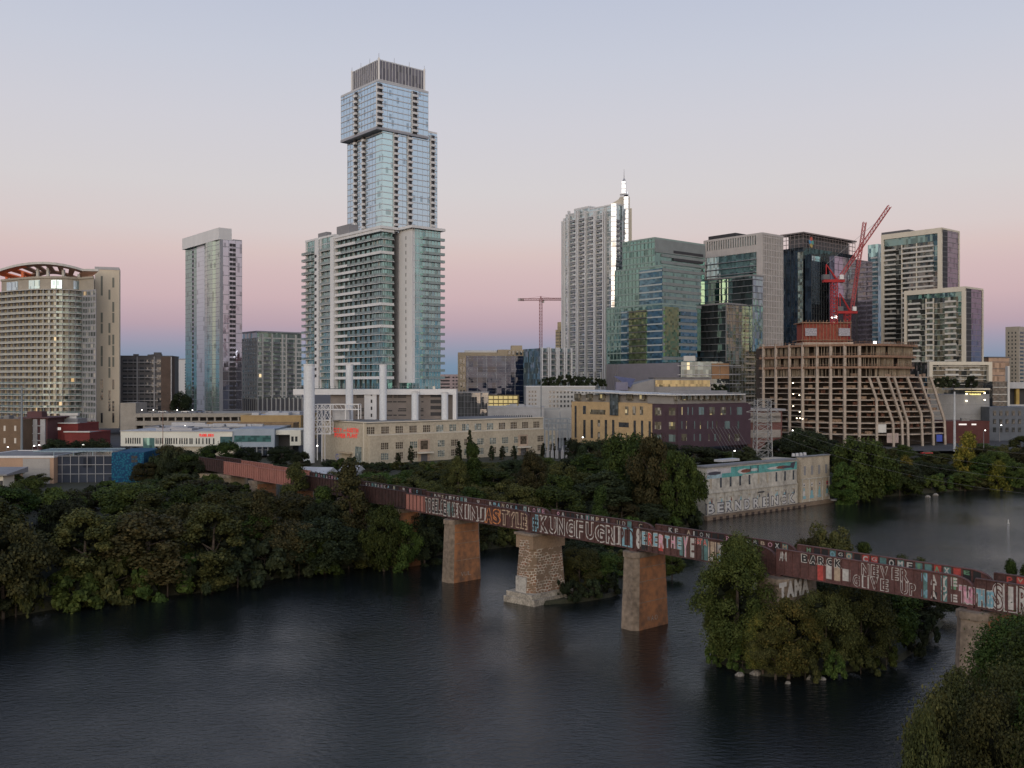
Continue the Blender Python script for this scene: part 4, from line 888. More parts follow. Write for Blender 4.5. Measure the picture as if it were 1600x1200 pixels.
def green_glass():
    P = 4.05; Y = 555; g1 = glass('green_glass_a', (.17, .30, .28), pane=(1.5, P), metal=.8, tilt=.025, dark=.15); g2 = glass('green_glass_b', (.40, .46, .47), pane=(3, P), metal=.5, dark=.2, rough=.25, tilt=.01)
    navy = glass('green_bldg_navy', (.10, .20, .26), pane=(1.5, 1.2), metal=.7, dark=.3, tilt=.03); lime = glass('lime_reflection_glass', (.17, .22, .12), pane=(1.5, 1.3), metal=.7, dark=.2, tilt=.03)
    A = Block(973, 1023, 1101, 373, 575); B = Block(961, 1035, 1095, 416, 560); C = Block(948, 1035, 1088, 476, 552)
    r = thing('green_terraced_office', 'stepped green glass office tower with terraces and bays coloured as lime reflections', 'office tower', (C.C.x, C.C.y, 9))
    for b in (A, B, C):
        m = MB(); b.body(m, 38 if b is C else 60); part(r, 'glass_wall', m, g1)
    m = MB()
    for b, z0 in ((A, B.zt), (B, C.zt), (C, 54)):
        f = b.FL; f.mull(m, 3.0, .25, .3, z0, b.zt, 0, f.L*(.9 if b is A else .52)); b.FL.bands(m, z0, b.zt, P, .8, .25)
        m.prism(b.grown(.2), b.zt, b.zt+1.0)
    part(r, 'spandrels', m, mat('green_spandrel', (.22, .30, .28), .5, var=.06))
    m = MB(); B.FL.box(m, B.FL.a(1000), B.FL.L+.02, C.zt, B.zt-1, -.1, .4); C.FL.box(m, C.FL.a(971), C.FL.L, 52, C.zt-2, -.1, .35); part(r, 'dark_bay', m, navy)
    m = MB(); B.FL.bands(m, C.zt, B.zt, P, .9, .7, B.FL.a(1000)); C.FL.bands(m, 54, C.zt, P, .8, .6, C.FL.a(971)); part(r, 'bay_floor_lines', m, mat('pale_band', (.36, .40, .40), .6, var=.06))
    m = MB(); f = C.FL; f.box(m, f.a(984), f.a(1011), 52, C.zt-2.2, -.1, .9); C.FR.box(m, C.FR.L*.05, C.FR.L*.45, 56, C.zt-1, -.1, .6); part(r, 'lime_reflection', m, lime)  # lime reflections put in as coloured glass over the bays
    m = MB(); f.bands(m, 54, C.zt-2, P, .5, 1.9, f.a(983), f.a(1012)); part(r, 'balcony_slabs', m, M['darkgrey'])
    m = MB(); [b.FR.bands(m, z0, b.zt, P, 1.7, .5) for b, z0 in ((B, C.zt), (C, 54))]; A.FR.bands(m, B.zt, A.zt-8, P, 1.7, .6, A.FR.L*.12); A.FR.box(m, 0, A.FR.L, A.zt-8, A.zt, -.05, .62); part(r, 'louvre_wall', m, mat('louvre_grey', (.20, .225, .225), .6, var=.1))
    t = MB(); q = A.FR
    for i, z in enumerate((416, 404, 392)):
        a0 = q.L*.35; w = MB(); q.box(w, a0, q.L*.95, wz(z, 575), wz(z, 575)+1.6, .5, .75); part(r, 'dark_ribbon', w, M['dark'])
    q = C.FR
    for i in range(7): w = MB(); q.box(w, q.L*.5, q.L, 56+P*i, 58.2+P*i, .45, .8); part(r, 'dark_ribbon', w, navy)
    # purple grey podium with a slanted solar roof
    m = MB(); D = Block(948, 1063, 1075, 566, 540); D.zt = 52; m.prism(D.poly, 9, D.zt); part(r, 'podium', m, mat('podium_purple', (.23, .22, .25), .5, metal=.3, var=.06))
    m = MB(); D.FL.mull(m, 1.9, .2, .3, 20, 52, 0, D.FL.a(965)); part(r, 'podium_fins', m, M['grey'])
    b = frontal(1022, 1111, 603, 470, 12, 18); r2 = thing('low_pavilion_yellow', 'low pavilion with a strip of yellowish windows just above the library roof', 'building', (b.C.x, b.C.y, 12)); m = MB(); b.zt = wz(591, 470); b.body(m); part(r2, 'wall', m, M['grey'])
    q = MB(); b.FR.box(q, b.FR.a(1024), b.FR.L-.5, wz(604, 470), wz(594, 470), -.05, .1); part(r2, 'ribbon_window', q, glass('yellowish', (.20, .175, .10), pane=(.9, 4), metal=.5, dark=.3)); m = MB(); b.FR.box(m, -.3, b.LR+.3, b.zt, b.zt+.5, -18, .4); part(r2, 'roof', m, M['darkgrey'])
    b = frontal(970, 1022, 597, 468, 12, 18); r3 = thing('grey_wedge_building', 'grey wedge building with a slanted blue solar roof behind the library', 'building', (b.C.x, b.C.y, 12)); m = MB(); p = b.C; W = b.LR; z = wz(606, 468)
    m.prism([tuple(v[:2]) for v in (p, p+V((W, 0, 0)), p+V((W, 16, 0)), p+V((0, 16, 0)))], 12, [z, wz(592, 468), wz(592, 484), z+1]); part(r3, 'wall', m, M['grey'])
    m = MB(); p0 = V((wx(962, 466), 466, wz(597, 466))); m.quad(p0+V((-1, 0, 3)), V((wx(985, 466), 466, wz(606, 466))), V((wx(993, 470), 470, wz(592, 470))), V((wx(966, 470), 470, wz(592, 470)))); m.box(p0+V((0, 0, -4)), (6, 0, 0), (0, 4, 0), (0, 0, 4)); part(r3, 'solar_roof', m, mat('solar_blue', (.10, .11, .2), .3))
green_glass()

def grid_tower():
    P = 4.0; Y = 600
    A = Block(1101, 1191, 1222, 365, Y); B = Block(1090, 1176, 1192, 431, 588); C = Block(1081, 1134, 1192, 475, 578)
    r = thing('grid_top_office', 'office tower with a pale grid of fins on top and darker glass below', 'office tower', (A.C.x, A.C.y, 9))
    ga = glass('grid_glass_a', (.30, .42, .45), pane=(1.5, P), metal=.8, dark=.3, tilt=.03); gb = glass('grid_glass_dark', (.11, .135, .15), pane=(1.5, P), metal=.7, dark=.35, tilt=.04, lit=.004)
    gc = glass('grid_glass_tan', (.24, .24, .17), pane=(2.6, P), metal=.7, dark=.35, tilt=.04)
    m = MB(); A.body(m, 40); part(r, 'glass_wall', m, ga); m = MB(); B.body(m, 60); part(r, 'glass_wall', m, ga); m = MB(); C.body(m, 10); part(r, 'glass_wall', m, gb)
    m = MB(); f = A.FR; f.mull(m, 1.75, .75, .7, 40, A.zt+.5); f.bands(m, 40, A.zt, P, .55, .6); f.box(m, -.01, f.L, A.zt-.6, A.zt+.7, -.4, .72)
    g = A.FL; zt = A.zt; g.mull(m, 1.9, .85, .7, zt-6.5, zt+.5); g.box(m, 0, g.L, zt-11, zt-6.5, -.1, .5); g.box(m, 0, g.L+.7, zt-.6, zt+.71, -.4, .71); g.box(m, 0, 1.4, B.zt, zt, -.1, .8); g.box(m, g.a(1183), g.L, B.zt, zt, -.1, .6)
    g.mull(m, 1.9, .5, .62, zt-11, zt-6.5); part(r, 'fin_grid', m, mat('fin_concrete', (.43, .41, .40), .7, var=.08))
    m = MB(); g.bands(m, B.zt, zt-12, P, .35, 1.5, 1.5, g.a(1183)); B.FL.bands(m, C.zt, B.zt, P, .3, .9); B.FR.bands(m, C.zt, B.zt, P, .3, .9); C.FL.bands(m, 40, C.zt, P, .28, .8); part(r, 'floor_slabs', m, M['midgrey'])
    m = MB(); a0, a1 = B.FL.a(1107), B.FL.a(1125); B.FL.box(m, a0, a1, C.zt+3, B.zt-.5, -.1, .3); part(r, 'reflection_bay', m, glass('grid_reflection', (.92, .88, .72), pane=(1.8, P), metal=1, dark=.0, tilt=.008))  # bright reflections in the dark glass, put in as cream mirror panels
    m = MB(); B.FL.box(m, B.FL.a(1127), B.FL.a(1137), C.zt+3, B.zt-.5, -.1, .3); part(r, 'reflection_bay', m, bpy.data.materials['grid_reflection'])
    m = MB(); B.FL.box(m, B.FL.a(1145), B.FL.L+.01, C.zt, B.zt-.5, -.1, .28); part(r, 'dark_bay', m, gb)
    f = C.FR; m = MB(); f.box(m, 0, f.L, 20, C.zt-.5, -.1, .3); part(r, 'tan_glass', m, gc)
    m = MB(); f.bands(m, 22, C.zt, P, .3, .8); f.mull(m, 3.1, .18, .5, 20, C.zt); m.prism(C.grown(.5), C.zt, C.zt+.9); m.prism(B.grown(.5), B.zt, B.zt+.9); part(r, 'floor_slabs', m, M['grey'])
    t = MB(); f.box(t, f.L*.5, f.L*.72, 24, 25.1, .3, 1.6); repeat(r, 'balcony', t, mat('balc_tan', (.36, .31, .24), .7), [UP*(P*i) for i in range(15)])
    m = MB(); q = A.C + A.gl*25 + A.gr*6; m.box(q+UP*A.zt, A.gr*12, A.gl*22, UP*4.2); part(r, 'machine_room', m, M['dark'])
    # low brown panelled podium and white advert-like rooftop wall
    b = frontal(1064, 1140, 563, 535, 12, 25); r2 = thing('brown_panel_podium', 'low glass block with brown panels and a planted roof terrace left of the unfinished building', 'office building', (b.C.x, b.C.y, 12)); m = MB(); b.zt = wz(565, 535); b.body(m); part(r2, 'glass_wall', m, gb)
    f = b.FR; m = MB(); f.bands(m, 20, b.zt, 5, .4, .9, -2, f.L+6); part(r2, 'floor_slabs', m, M['midgrey']); m = MB(); f.box(m, f.a(1112), f.a(1124), wz(592, 535), b.zt-1, -.1, .7); f.box(m, f.a(1125), f.a(1139), wz(592, 535), b.zt-1, -.1, .6); part(r2, 'brown_panel', m, mat('brown_panel', (.27, .15, .075), .7))
    m = MB(); f.box(m, f.a(1069), f.a(1087), b.zt+.4, wz(556, 535), -3, -1); part(r2, 'roof_wall', m, M['offwhite'])
grid_tower()

def black_tower():
    P = 4.0; Y = 640; A = Block(1222, 1255, 1336, 372, Y); A.zb = 9
    r = thing('black_glass_tower', 'black glass tower with an open steel roof frame and a purple mirrored wing', 'office tower', (A.C.x, A.C.y, 9))
    bk = glass('black_glass', (.085, .11, .14), pane=(1.5, P), metal=.85, dark=.35, tilt=.02); bl = glass('bright_blue_glass', (.52, .68, .80), pane=(1.5, P), metal=.9, dark=.1, tilt=.012); pu = glass('purple_glass', (.36, .33, .42), pane=(1.5, P), metal=.85, dark=.08, tilt=.006)
    m = MB(); A.body(m, 9, A.zt-6); part(r, 'glass_wall', m, bk)
    D = Block(1296, 1304, 1363, 400, 622); m = MB(); D.body(m, 9); part(r, 'mirrored_wing', m, pu)
    E = Block(1258, 1268, 1306, 397, 628); m = MB(); E.body(m, 9); part(r, 'glass_wall', m, bk)
    f = E.FR; m = MB(); f.box(m, .2, f.a(1281), wz(475, 628), E.zt-1, -.1, .25); part(r, 'bright_bay', m, bl)
    f = A.FL; m = MB(); f.box(m, f.a(1247), f.L, wz(520, Y), wz(393, Y), -.1, .3); part(r, 'bright_bay', m, glass('checker_glass', (.75, .75, .62), pane=(1.6, 2), metal=.8, dark=.55, tilt=.1))
    m = MB(); A.FL.mull(m, 3, .15, .2, 9, A.zt-6); A.FL.bands(m, 30, A.zt-6, P, .12, .15); D.FR.bands(m, 30, D.zt, P, .18, .2); E.FR.bands(m, 30, E.zt, P, .15, .3); E.FR.mull(m, 3, .12, .3, 30, E.zt); part(r, 'mullions', m, M['mullion_dark'])
    m = MB(); a = D.FR.a(1338.5); D.FR.box(m, a-.7, a+.7, 9, D.zt, -.1, .3); part(r, 'dark_joint', m, M['dark'])
    # open roof frame
    m = MB(); zt = wz(363, Y); zf = A.zt-6
    for fc in (A.FL, A.FR): 
        fc.mull(m, 3.6, .4, .1, zf, zt); 
        for z in (zf+2.5, zf+5.5, zf+8): fc.box(m, 0, fc.L, z, z+.35, -.3, .1)
    m.prism(A.grown(.9), zt-.6, zt+.3); part(r, 'roof_frame', m, mat('roof_frame_brown', (.20, .17, .17), .6)); m = MB(); m.prism(A.grown(-3), zf, zt-1.5); part(r, 'plant_room', m, M['darkgrey'])
    g = A.FR; cols = [(.45, .09, .06), (.08, .25, .45), (.10, .32, .28), (.4, .3, .1)]
    for i, (dx, dz) in enumerate(((0, 2.6), (-1.2, .6), (1.2, .4), (0, -1.6))):
        q = MB(); c = g.at(g.a(1267)+dx, A.zt-2.5+dz, .15); q.cyl(c, c + g.n*.3, 1.5, 1.5, 14); part(r, 'emblem', q, plain('emblem_%d' % i, cols[i]))
black_tower()

def ne_towers():
    P = 3.4; cr = M['cream']
    g1 = glass('ne_glass', (.12, .13, .125), pane=(1.7, P), metal=.7, dark=.45, pale=.05, tilt=.05); gs = glass('ne_side_glass', (.24, .22, .27), pane=(1.7, P), metal=.85, dark=.12, tilt=.01); gt = glass('ne_teal', (.13, .20, .21), pane=(1.7, P), metal=.8, dark=.3)
    def tw(name, lab, px, Y, zb, yt, frame, cols, inset_top):
        b = Block(px[0], px[1], px[2], yt, Y); r = root_at(name, lab, b, 'apartment tower'); m = MB(); b.body(m, 9); part(r, 'glass_wall', m, g1)
        f, g = b.FL, b.FR; w = frame/F*Y
        m = MB(); f.box(m, 0, w, zb, b.zt, -.2, 1.2); f.box(m, f.L-w*1.3, f.L+.3, zb, b.zt, -.2, 1.2); f.box(m, 0, f.L+.3, b.zt-w*1.5, b.zt+.6, -.2, 1.202); g.box(m, g.L-.8, g.L+.5, zb, b.zt, -.3, .6); g.box(m, 0, g.L+.5, b.zt-.6, b.zt+.62, -.4, .4); part(r, 'frame_wall', m, cr)
        m = MB(); g.box(m, .3, g.L-.8, zb, b.zt-.6, -.1, .12); part(r, 'side_glass', m, gs); m = MB(); g.bands(m, zb, b.zt, P, .25, .35); part(r, 'side_floor_lines', m, M['grey'])
        m = MB(); g.box(m, 0, g.L*.3, zb, b.zt-.5, .1, .3); part(r, 'side_recess', m, M['dark'])
        m = MB(); f.box(m, w, f.L-w*1.3, b.zt-w*1.5-inset_top, b.zt-w*1.5, -.1, .3); f.box(m, f.L-w*1.3-w*1.6, f.L-w*1.3, b.zt-w*1.5-inset_top*5, b.zt-w*1.5, -.1, .31); part(r, 'teal_glass', m, gt)
        top = b.zt-w*1.5-inset_top; k = int((top-zb)/P)
        m = MB(); f.bands(m, top-P*k, top, P, .22, .7, w, f.L-w*1.3); part(r, 'floor_slabs', m, M['offwhite'])
        for a0, a1, full in cols:
            t = MB(); x0, x1 = w+(f.L-2.3*w)*a0, w+(f.L-2.3*w)*a1; f.box(t, x0, x1, top-P*k+.2, top-P*k+1.25, .1, .9); repeat(r, 'spandrel', t, M['offwhite'], [UP*(P*i) for i in range(k)], 24)
            if full:
                m = MB(); f.box(m, x0, x0+.6, zb, top, -.1, .8); f.box(m, x1-.6, x1, zb, top, -.1, .8); part(r, 'fin_wall', m, cr)
        return b, r
    b, r = tw('cream_framed_tower', 'taller cream framed apartment tower behind the stepped one on the right', (1378, 1472, 1498), 640, 40, 357, 4.5, ((0, .22, 0), (.33, .62, 1), (.62, .92, 0)), 5)
    m = MB(); q = b.C + b.gl*26 + b.gr*5; m.box(q+UP*b.zt, b.gr*10, b.gl*20, UP*3.2); part(r, 'machine_room', m, M['darkgrey'])
    tw('stepped_cream_tower', 'shorter cream framed apartment tower standing before the taller one on the right', (1414, 1509, 1535), 600, 40, 449, 4, ((.02, .25, 0), (.35, .5, 1), (.7, .9, 0)), 3)
    # podium frame box
    b = frontal(1449, 1547, 565, 560, 25, 30, rot=.1); r = root_at('cream_frame_podium', 'low podium block inside a thick cream frame below the stepped cream tower', b, 'apartment building'); f = b.FR; b.zt = wz(566, 560); z0 = wz(632, 560)
    m = MB(); b.body(m, 12); part(r, 'glass_wall', m, g1); m = MB(); f.box(m, 0, f.L, b.zt-1.6, b.zt+.3, -.2, 2.2); f.box(m, 0, 2, wz(590, 560), b.zt-1.6, -.2, 2.2); f.box(m, f.L-2.2, f.L, z0, b.zt-1.6, -.2, 2.2); part(r, 'frame_wall', m, cr)
    m = MB(); [f.box(m, 2, f.L-2.2, wz(y, 560), wz(y, 560)+.3, -.1, .8) for y in (573, 579, 587, 593, 601)]; [f.box(m, f.a(x0), f.a(x1), wz(y, 560)+.3, wz(y, 560)+1.1, .6, .8) for x0, x1, y in ((1476, 1497, 587), (1514, 1532, 587), (1476, 1497, 579), (1514, 1530, 579), (1465, 1530, 573))]; part(r, 'floor_slabs', m, M['offwhite'])
    # teal tower behind
    b = Block(1356, 1372, 1380, 381, 700); r = root_at('teal_tower', 'narrow teal glass tower with pale balconies squeezed behind the purple mirrored wing', b, 'apartment tower'); m = MB(); b.body(m); part(r, 'glass_wall', m, glass('teal_t', (.30, .48, .52), pane=(1.7, P), metal=.8, dark=.3)); balconies(r, b.FL, 3, b.LL, 40, b.zt-6, P, 1.4, 1.0, M['white'], solid=True, railm=M['offwhite'], limit=36)
    # far right
    b = Block(1571, 1592, 1625, 510, 660); r = root_at('tan_edge_tower', 'tan and grey tower with dark window stripes at the right edge', b, 'office tower'); m = MB(); b.body(m); b2 = Block(1580, 1597, 1625, 506, 655); part(r, 'wall', m, mat('tan_grey', (.36, .33, .28), .8, var=.08)); wgrid(r, b.FL, 1, b.LL-1, 3, 30, b.zt-3, 18, .35, .5, M['window'], limit=54); wgrid(r, b.FR, .5, b.LR-1, 4, 30, b.zt-3, 18, .7, .5, M['window'], limit=46)
    b = frontal(1545, 1577, 559, 640, 12, 20, rot=.2); r = root_at('brown_glass_block', 'brown tinted glass block right of the cream frame podium', b, 'office building'); m = MB(); b.body(m, 12); part(r, 'glass_wall', m, glass('brownish', (.30, .24, .2), pane=(1.6, 3), metal=.6, dark=.35)); m = MB(); b.FR.bands(m, 14, b.zt, 4.5, .4, .4); m.prism(b.grown(.8), b.zt, b.zt+.7); part(r, 'floor_slabs', m, M['darkgrey'])
    b = frontal(1551, 1577, 596, 540, 12, 20); r = root_at('dark_slab_block', 'dark low office block with thin pale floor lines below the brown tinted block', b, 'office building'); m = MB(); b.body(m, 12); part(r, 'glass_wall', m, M['window']); m = MB(); b.FR.bands(m, 14, b.zt, 4, .35, .4); b.FR.box(m, b.LR-1.2, b.LR, 12, wz(572, 540), -2, .6); part(r, 'floor_slabs', m, M['offwhite'])
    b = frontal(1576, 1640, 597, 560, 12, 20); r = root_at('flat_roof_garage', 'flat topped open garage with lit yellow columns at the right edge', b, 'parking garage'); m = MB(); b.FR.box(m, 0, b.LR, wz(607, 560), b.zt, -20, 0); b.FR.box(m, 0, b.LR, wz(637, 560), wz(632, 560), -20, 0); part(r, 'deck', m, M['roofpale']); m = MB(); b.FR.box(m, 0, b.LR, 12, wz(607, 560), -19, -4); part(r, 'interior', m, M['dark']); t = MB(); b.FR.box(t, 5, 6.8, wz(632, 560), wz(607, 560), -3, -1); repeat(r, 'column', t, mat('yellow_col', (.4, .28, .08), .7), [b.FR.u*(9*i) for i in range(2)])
    b = frontal(1546, 1640, 636, 500, 10, 20); r = root_at('dark_blue_lowrise', 'dark bluish low building behind the trees at the right edge', b, 'building'); m = MB(); b.body(m, 10); part(r, 'wall', m, mat('bluish', (.10, .115, .14), .7)); wgrid(r, b.FR, 1, b.LR-1, 9, 14, b.zt-1, 3, .5, .6, M['window'])
    # round concrete hall with lit sign
    b = frontal(1452, 1546, 616, 512, 10, 30, rot=.0); r = root_at('concrete_hall', 'grey windowless concrete hall with a flat lit canopy on its roof', b, 'building'); f = b.FR; m = MB(); z = wz(616, 512); pts = [tuple(f.at(f.L*t, 0, 5*math.sin(math.pi*t))[:2]) for t in [k/10 for k in range(11)]] + [tuple(f.at(f.L, 0, -20)[:2]), tuple(f.at(0, 0, -20)[:2])]
    m.prism(pts, 10, z); part(r, 'wall', m, mat('hall_concrete', (.27, .275, .28), .8, var=.1, scale=.2)); m = MB()
    for i in range(10):
        for zz in (14, 19, 24, 29): m.beam((*pts[i], zz), (*pts[i+1], zz), .18)
    part(r, 'panel_joints', m, M['grey'])
    m = MB(); f.box(m, f.a(1482), f.a(1537), wz(609, 508), wz(607.5, 508)+.3, -8, 7); part(r, 'canopy', m, M['cream'])
    lit = emit('hall_lamp', (1, .82, .3), 1.6)
    for i in range(8): q = MB(); a = f.a(1507.5+i*2.4); f.box(q, a, a+.42, wz(617, 508), wz(615, 508), 4.4, 4.7); part(r, 'sign_letter', q, lit)
    q = MB(); f.box(q, f.a(1502), f.a(1533), wz(612.5, 508), wz(611.4, 508), 4.2, 4.5); part(r, 'light_strip', q, emit('strip', (1, .85, .35), .8))
    for px, py in ((1503, 616), (1531, 615), (1503, 627), (1531, 625.5)): q = MB(); a = f.a(px); c = f.at(a, wz(py, 508), 5.3); q.cyl(c, c+V((0, 0, .5)), .45, .45, 8); part(r, 'wall_lamp', q, M['lamp'])
    b, r = lowrise('red_shop', 'low dark red shop building with two white lit signs below the concrete hall', 1474, 1546, 659, 478, 10, mat('shop_red', (.09, .030, .028), .9), 15, tops=1); [part(r, 'sign_panel', (lambda q: (b.FR.box(q, b.FR.a(x0), b.FR.a(x1), wz(664.2, 478), wz(662, 478), -.1, .3), q)[1])(MB()), emit('shop_sign', (1, .93, .9), .7)) for x0, x1 in ((1498, 1510), (1518, 1525))]
ne_towers()
# ================================================================ library
def library():
    Y = 400; B = Block(893, 1058, 1172, 618, Y); zt = 35.2; f, g = B.FL, B.FR
    r = thing('library', 'modern library, part tan stone and part dark purple metal, under a thin white roof', 'library', (B.C.x, B.C.y, 10))
    at = f.a(1020); zt1 = wz(630, 408)          # top of the stone
    z_low = f.z(at, 690) ; zs0 = f.z(0, 691)
    stone = mat('library_stone', (.46, .335, .185), .85, var=.10, scale=.5, fine=2.2); pur = mat('library_metal', (.075, .045, .06), .55, metal=.3, var=.12, scale=.4); gy = mat('library_grey', (.24, .23, .22), .7, var=.08)
    lit = glass('library_glass', (.22, .20, .15), pane=(1.2, 1.6), metal=.4, dark=.35, pale=.1, tilt=.04, lit=.03, litc=(.32, .25, .11))
    m = MB(); f.box(m, 0, at, zs0, zt1, -18, 0); part(r, 'stone_wall', m, stone)
    m = MB(); f.box(m, at, f.L, z_low-1, zt1-.3, -16, .3); g.box(m, .02, g.L, 13, zt1-.31, -16, .3); part(r, 'metal_wall', m, pur)
    m = MB(); f.box(m, .5, f.L-1, zt1-.2, zt-.3, -16, -1.5); g.box(m, -.5, g.L-1, zt1-.2, zt-.31, -16, -1.5); part(r, 'upper_storey', m, gy)
    # roof: thin swept sheet, upturned at the left
    m = MB(); n = 12
    for i in range(n):
        t0, t1 = i/n, (i+1)/n; h = lambda t: zt + 1.6*(1-t)**1.5
        a, b = f.at(-3+t0*(f.L+4), 0, 2.2), f.at(-3+t1*(f.L+4), 0, 2.2); c, d = b - f.n*24, a - f.n*24
        m.prism([tuple(v[:2]) for v in (a, b, c, d)], [h(t0), h(t1), h(t1), h(t0)], [h(t0)+.45, h(t1)+.45, h(t1)+.45, h(t0)+.45])
    g.box(m, 1.0, g.L-6, zt, zt+.45, -20, 2.0); part(r, 'roof', m, mat('library_roof', (.60, .60, .59), .5, var=.06))
    m = MB(); g.box(m, 14, g.L*.8, zt+.46, zt+1.9, -16, -5); part(r, 'roof_terrace', m, M['grey'])
    # windows of the stone part (pixel columns on the face)
    def w(face, p0, p1, y0, y1, mt=lit, n=.08, root=r, name='window'):
        q = MB(); a, b = face.a(p0), face.a(p1); z0, z1 = face.z((a+b)/2, y1), face.z((a+b)/2, y0); face.box(q, a, b, z0, z1, -.1, n); part(root, name, q, mt)
    dk = M['window']
    w(f, 898, 901, 634, 684, dk)
    for p in (911,): w(f, p, p+4.5, 634, 647, dk)
    w(f, 922, 946, 640, 647.5)
    for p in (977, 988.5, 1000): w(f, p, p+5, 635, 648.5)
    for p, y0, y1 in ((911.5, 656, 684.5), (923, 656, 684.5), (934, 656, 666.5), (934, 675, 685.5), (945, 656, 685.5), (956.5, 656, 685.5), (967.5, 676, 686.5), (978.5, 676, 687), (990, 657, 684), (1001.5, 657, 684), (1013.5, 658, 690)): w(f, p, p+3.6, y0, y1, dk if y1-y0 > 12 else lit)
    w(f, 967, 982.5, 660, 667.5, dk); w(f, 954, 966.5, 614, 649, glass('library_bay', (.14, .17, .18), pane=(1.2, 1.7), metal=.5, dark=.4), n=.6, name='glass_bay')
    for p in (897, 915, 935, 978, 998, 1018): w(f, p, p+8, 615, 625, lit, n=-1.4)
    for p in (1038, 1045, 1052): w(f, p, p+5, 616, 626, lit, n=-1.4)
    for p in range(1066, 1160, 9): w(g, p, p+6, 617, 625, lit, n=-1.4)
    # purple part windows
    rr = random.Random(8)
    for y0, y1 in ((637, 649), (659, 671), (679, 690)):
        for p0, p1 in ((1024, 1034), (1046, 1056)): w(f, p0, p1, y0, y1, lit if y0 != 679 else M['grail'], n=.36)
        p = 1064
        while p < 1160:
            wd = rr.choice((1.2, 1.4, 2.5, 8)); w(g, p, p+wd, y0-1, y1-1, lit if rr.random() < .5 else M['grail'], n=.36); p += wd + rr.uniform(5, 13)
    m = MB(); f.box(m, 0, f.a(970), zs0-.7, zs0, -17.9, .3); part(r, 'ledge', m, M['cream'])
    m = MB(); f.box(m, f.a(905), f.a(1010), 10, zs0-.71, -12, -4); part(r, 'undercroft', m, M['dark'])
    for p in (905, 919, 932, 944, 960): q = MB(); a = f.a(p); f.box(q, a, a+.9, 10, zs0-.7, -2.5, -1.5); part(r, 'column', q, M['cream'])
    # right wing with louvres, dark red brown
    C = frontal(1168, 1222, 641, 436, 10, 20, rot=.25); k = C.FR; m = MB(); C.body(m, 10); part(r, 'wing_wall', m, mat('library_rust', (.12, .05, .045), .7, var=.15))
    for y0, y1 in ((645, 654), (672, 684), (650, 660)): 
        q = MB(); k.box(q, 1, k.L-1, wz(y1, 436), wz(y0, 436), .1, .5); part(r, 'louvre', q, mat('louvre_tan%d' % y0, (.25, .23, .21), .7)) 
    m = MB(); C.parapet(m, .6, .5, 1.2); part(r, 'wing_roof', m, M['midgrey'])
    # vertical steel screens on the purple front
    m = MB()
    for i in range(9): m.beam(g.at(g.a(1105+i*5), wz(668, Y+10), 1.5), g.at(g.a(1118+i*5), wz(704, Y+10), 4), .12)
    part(r, 'stair_railing', m, M['rail'])
library()

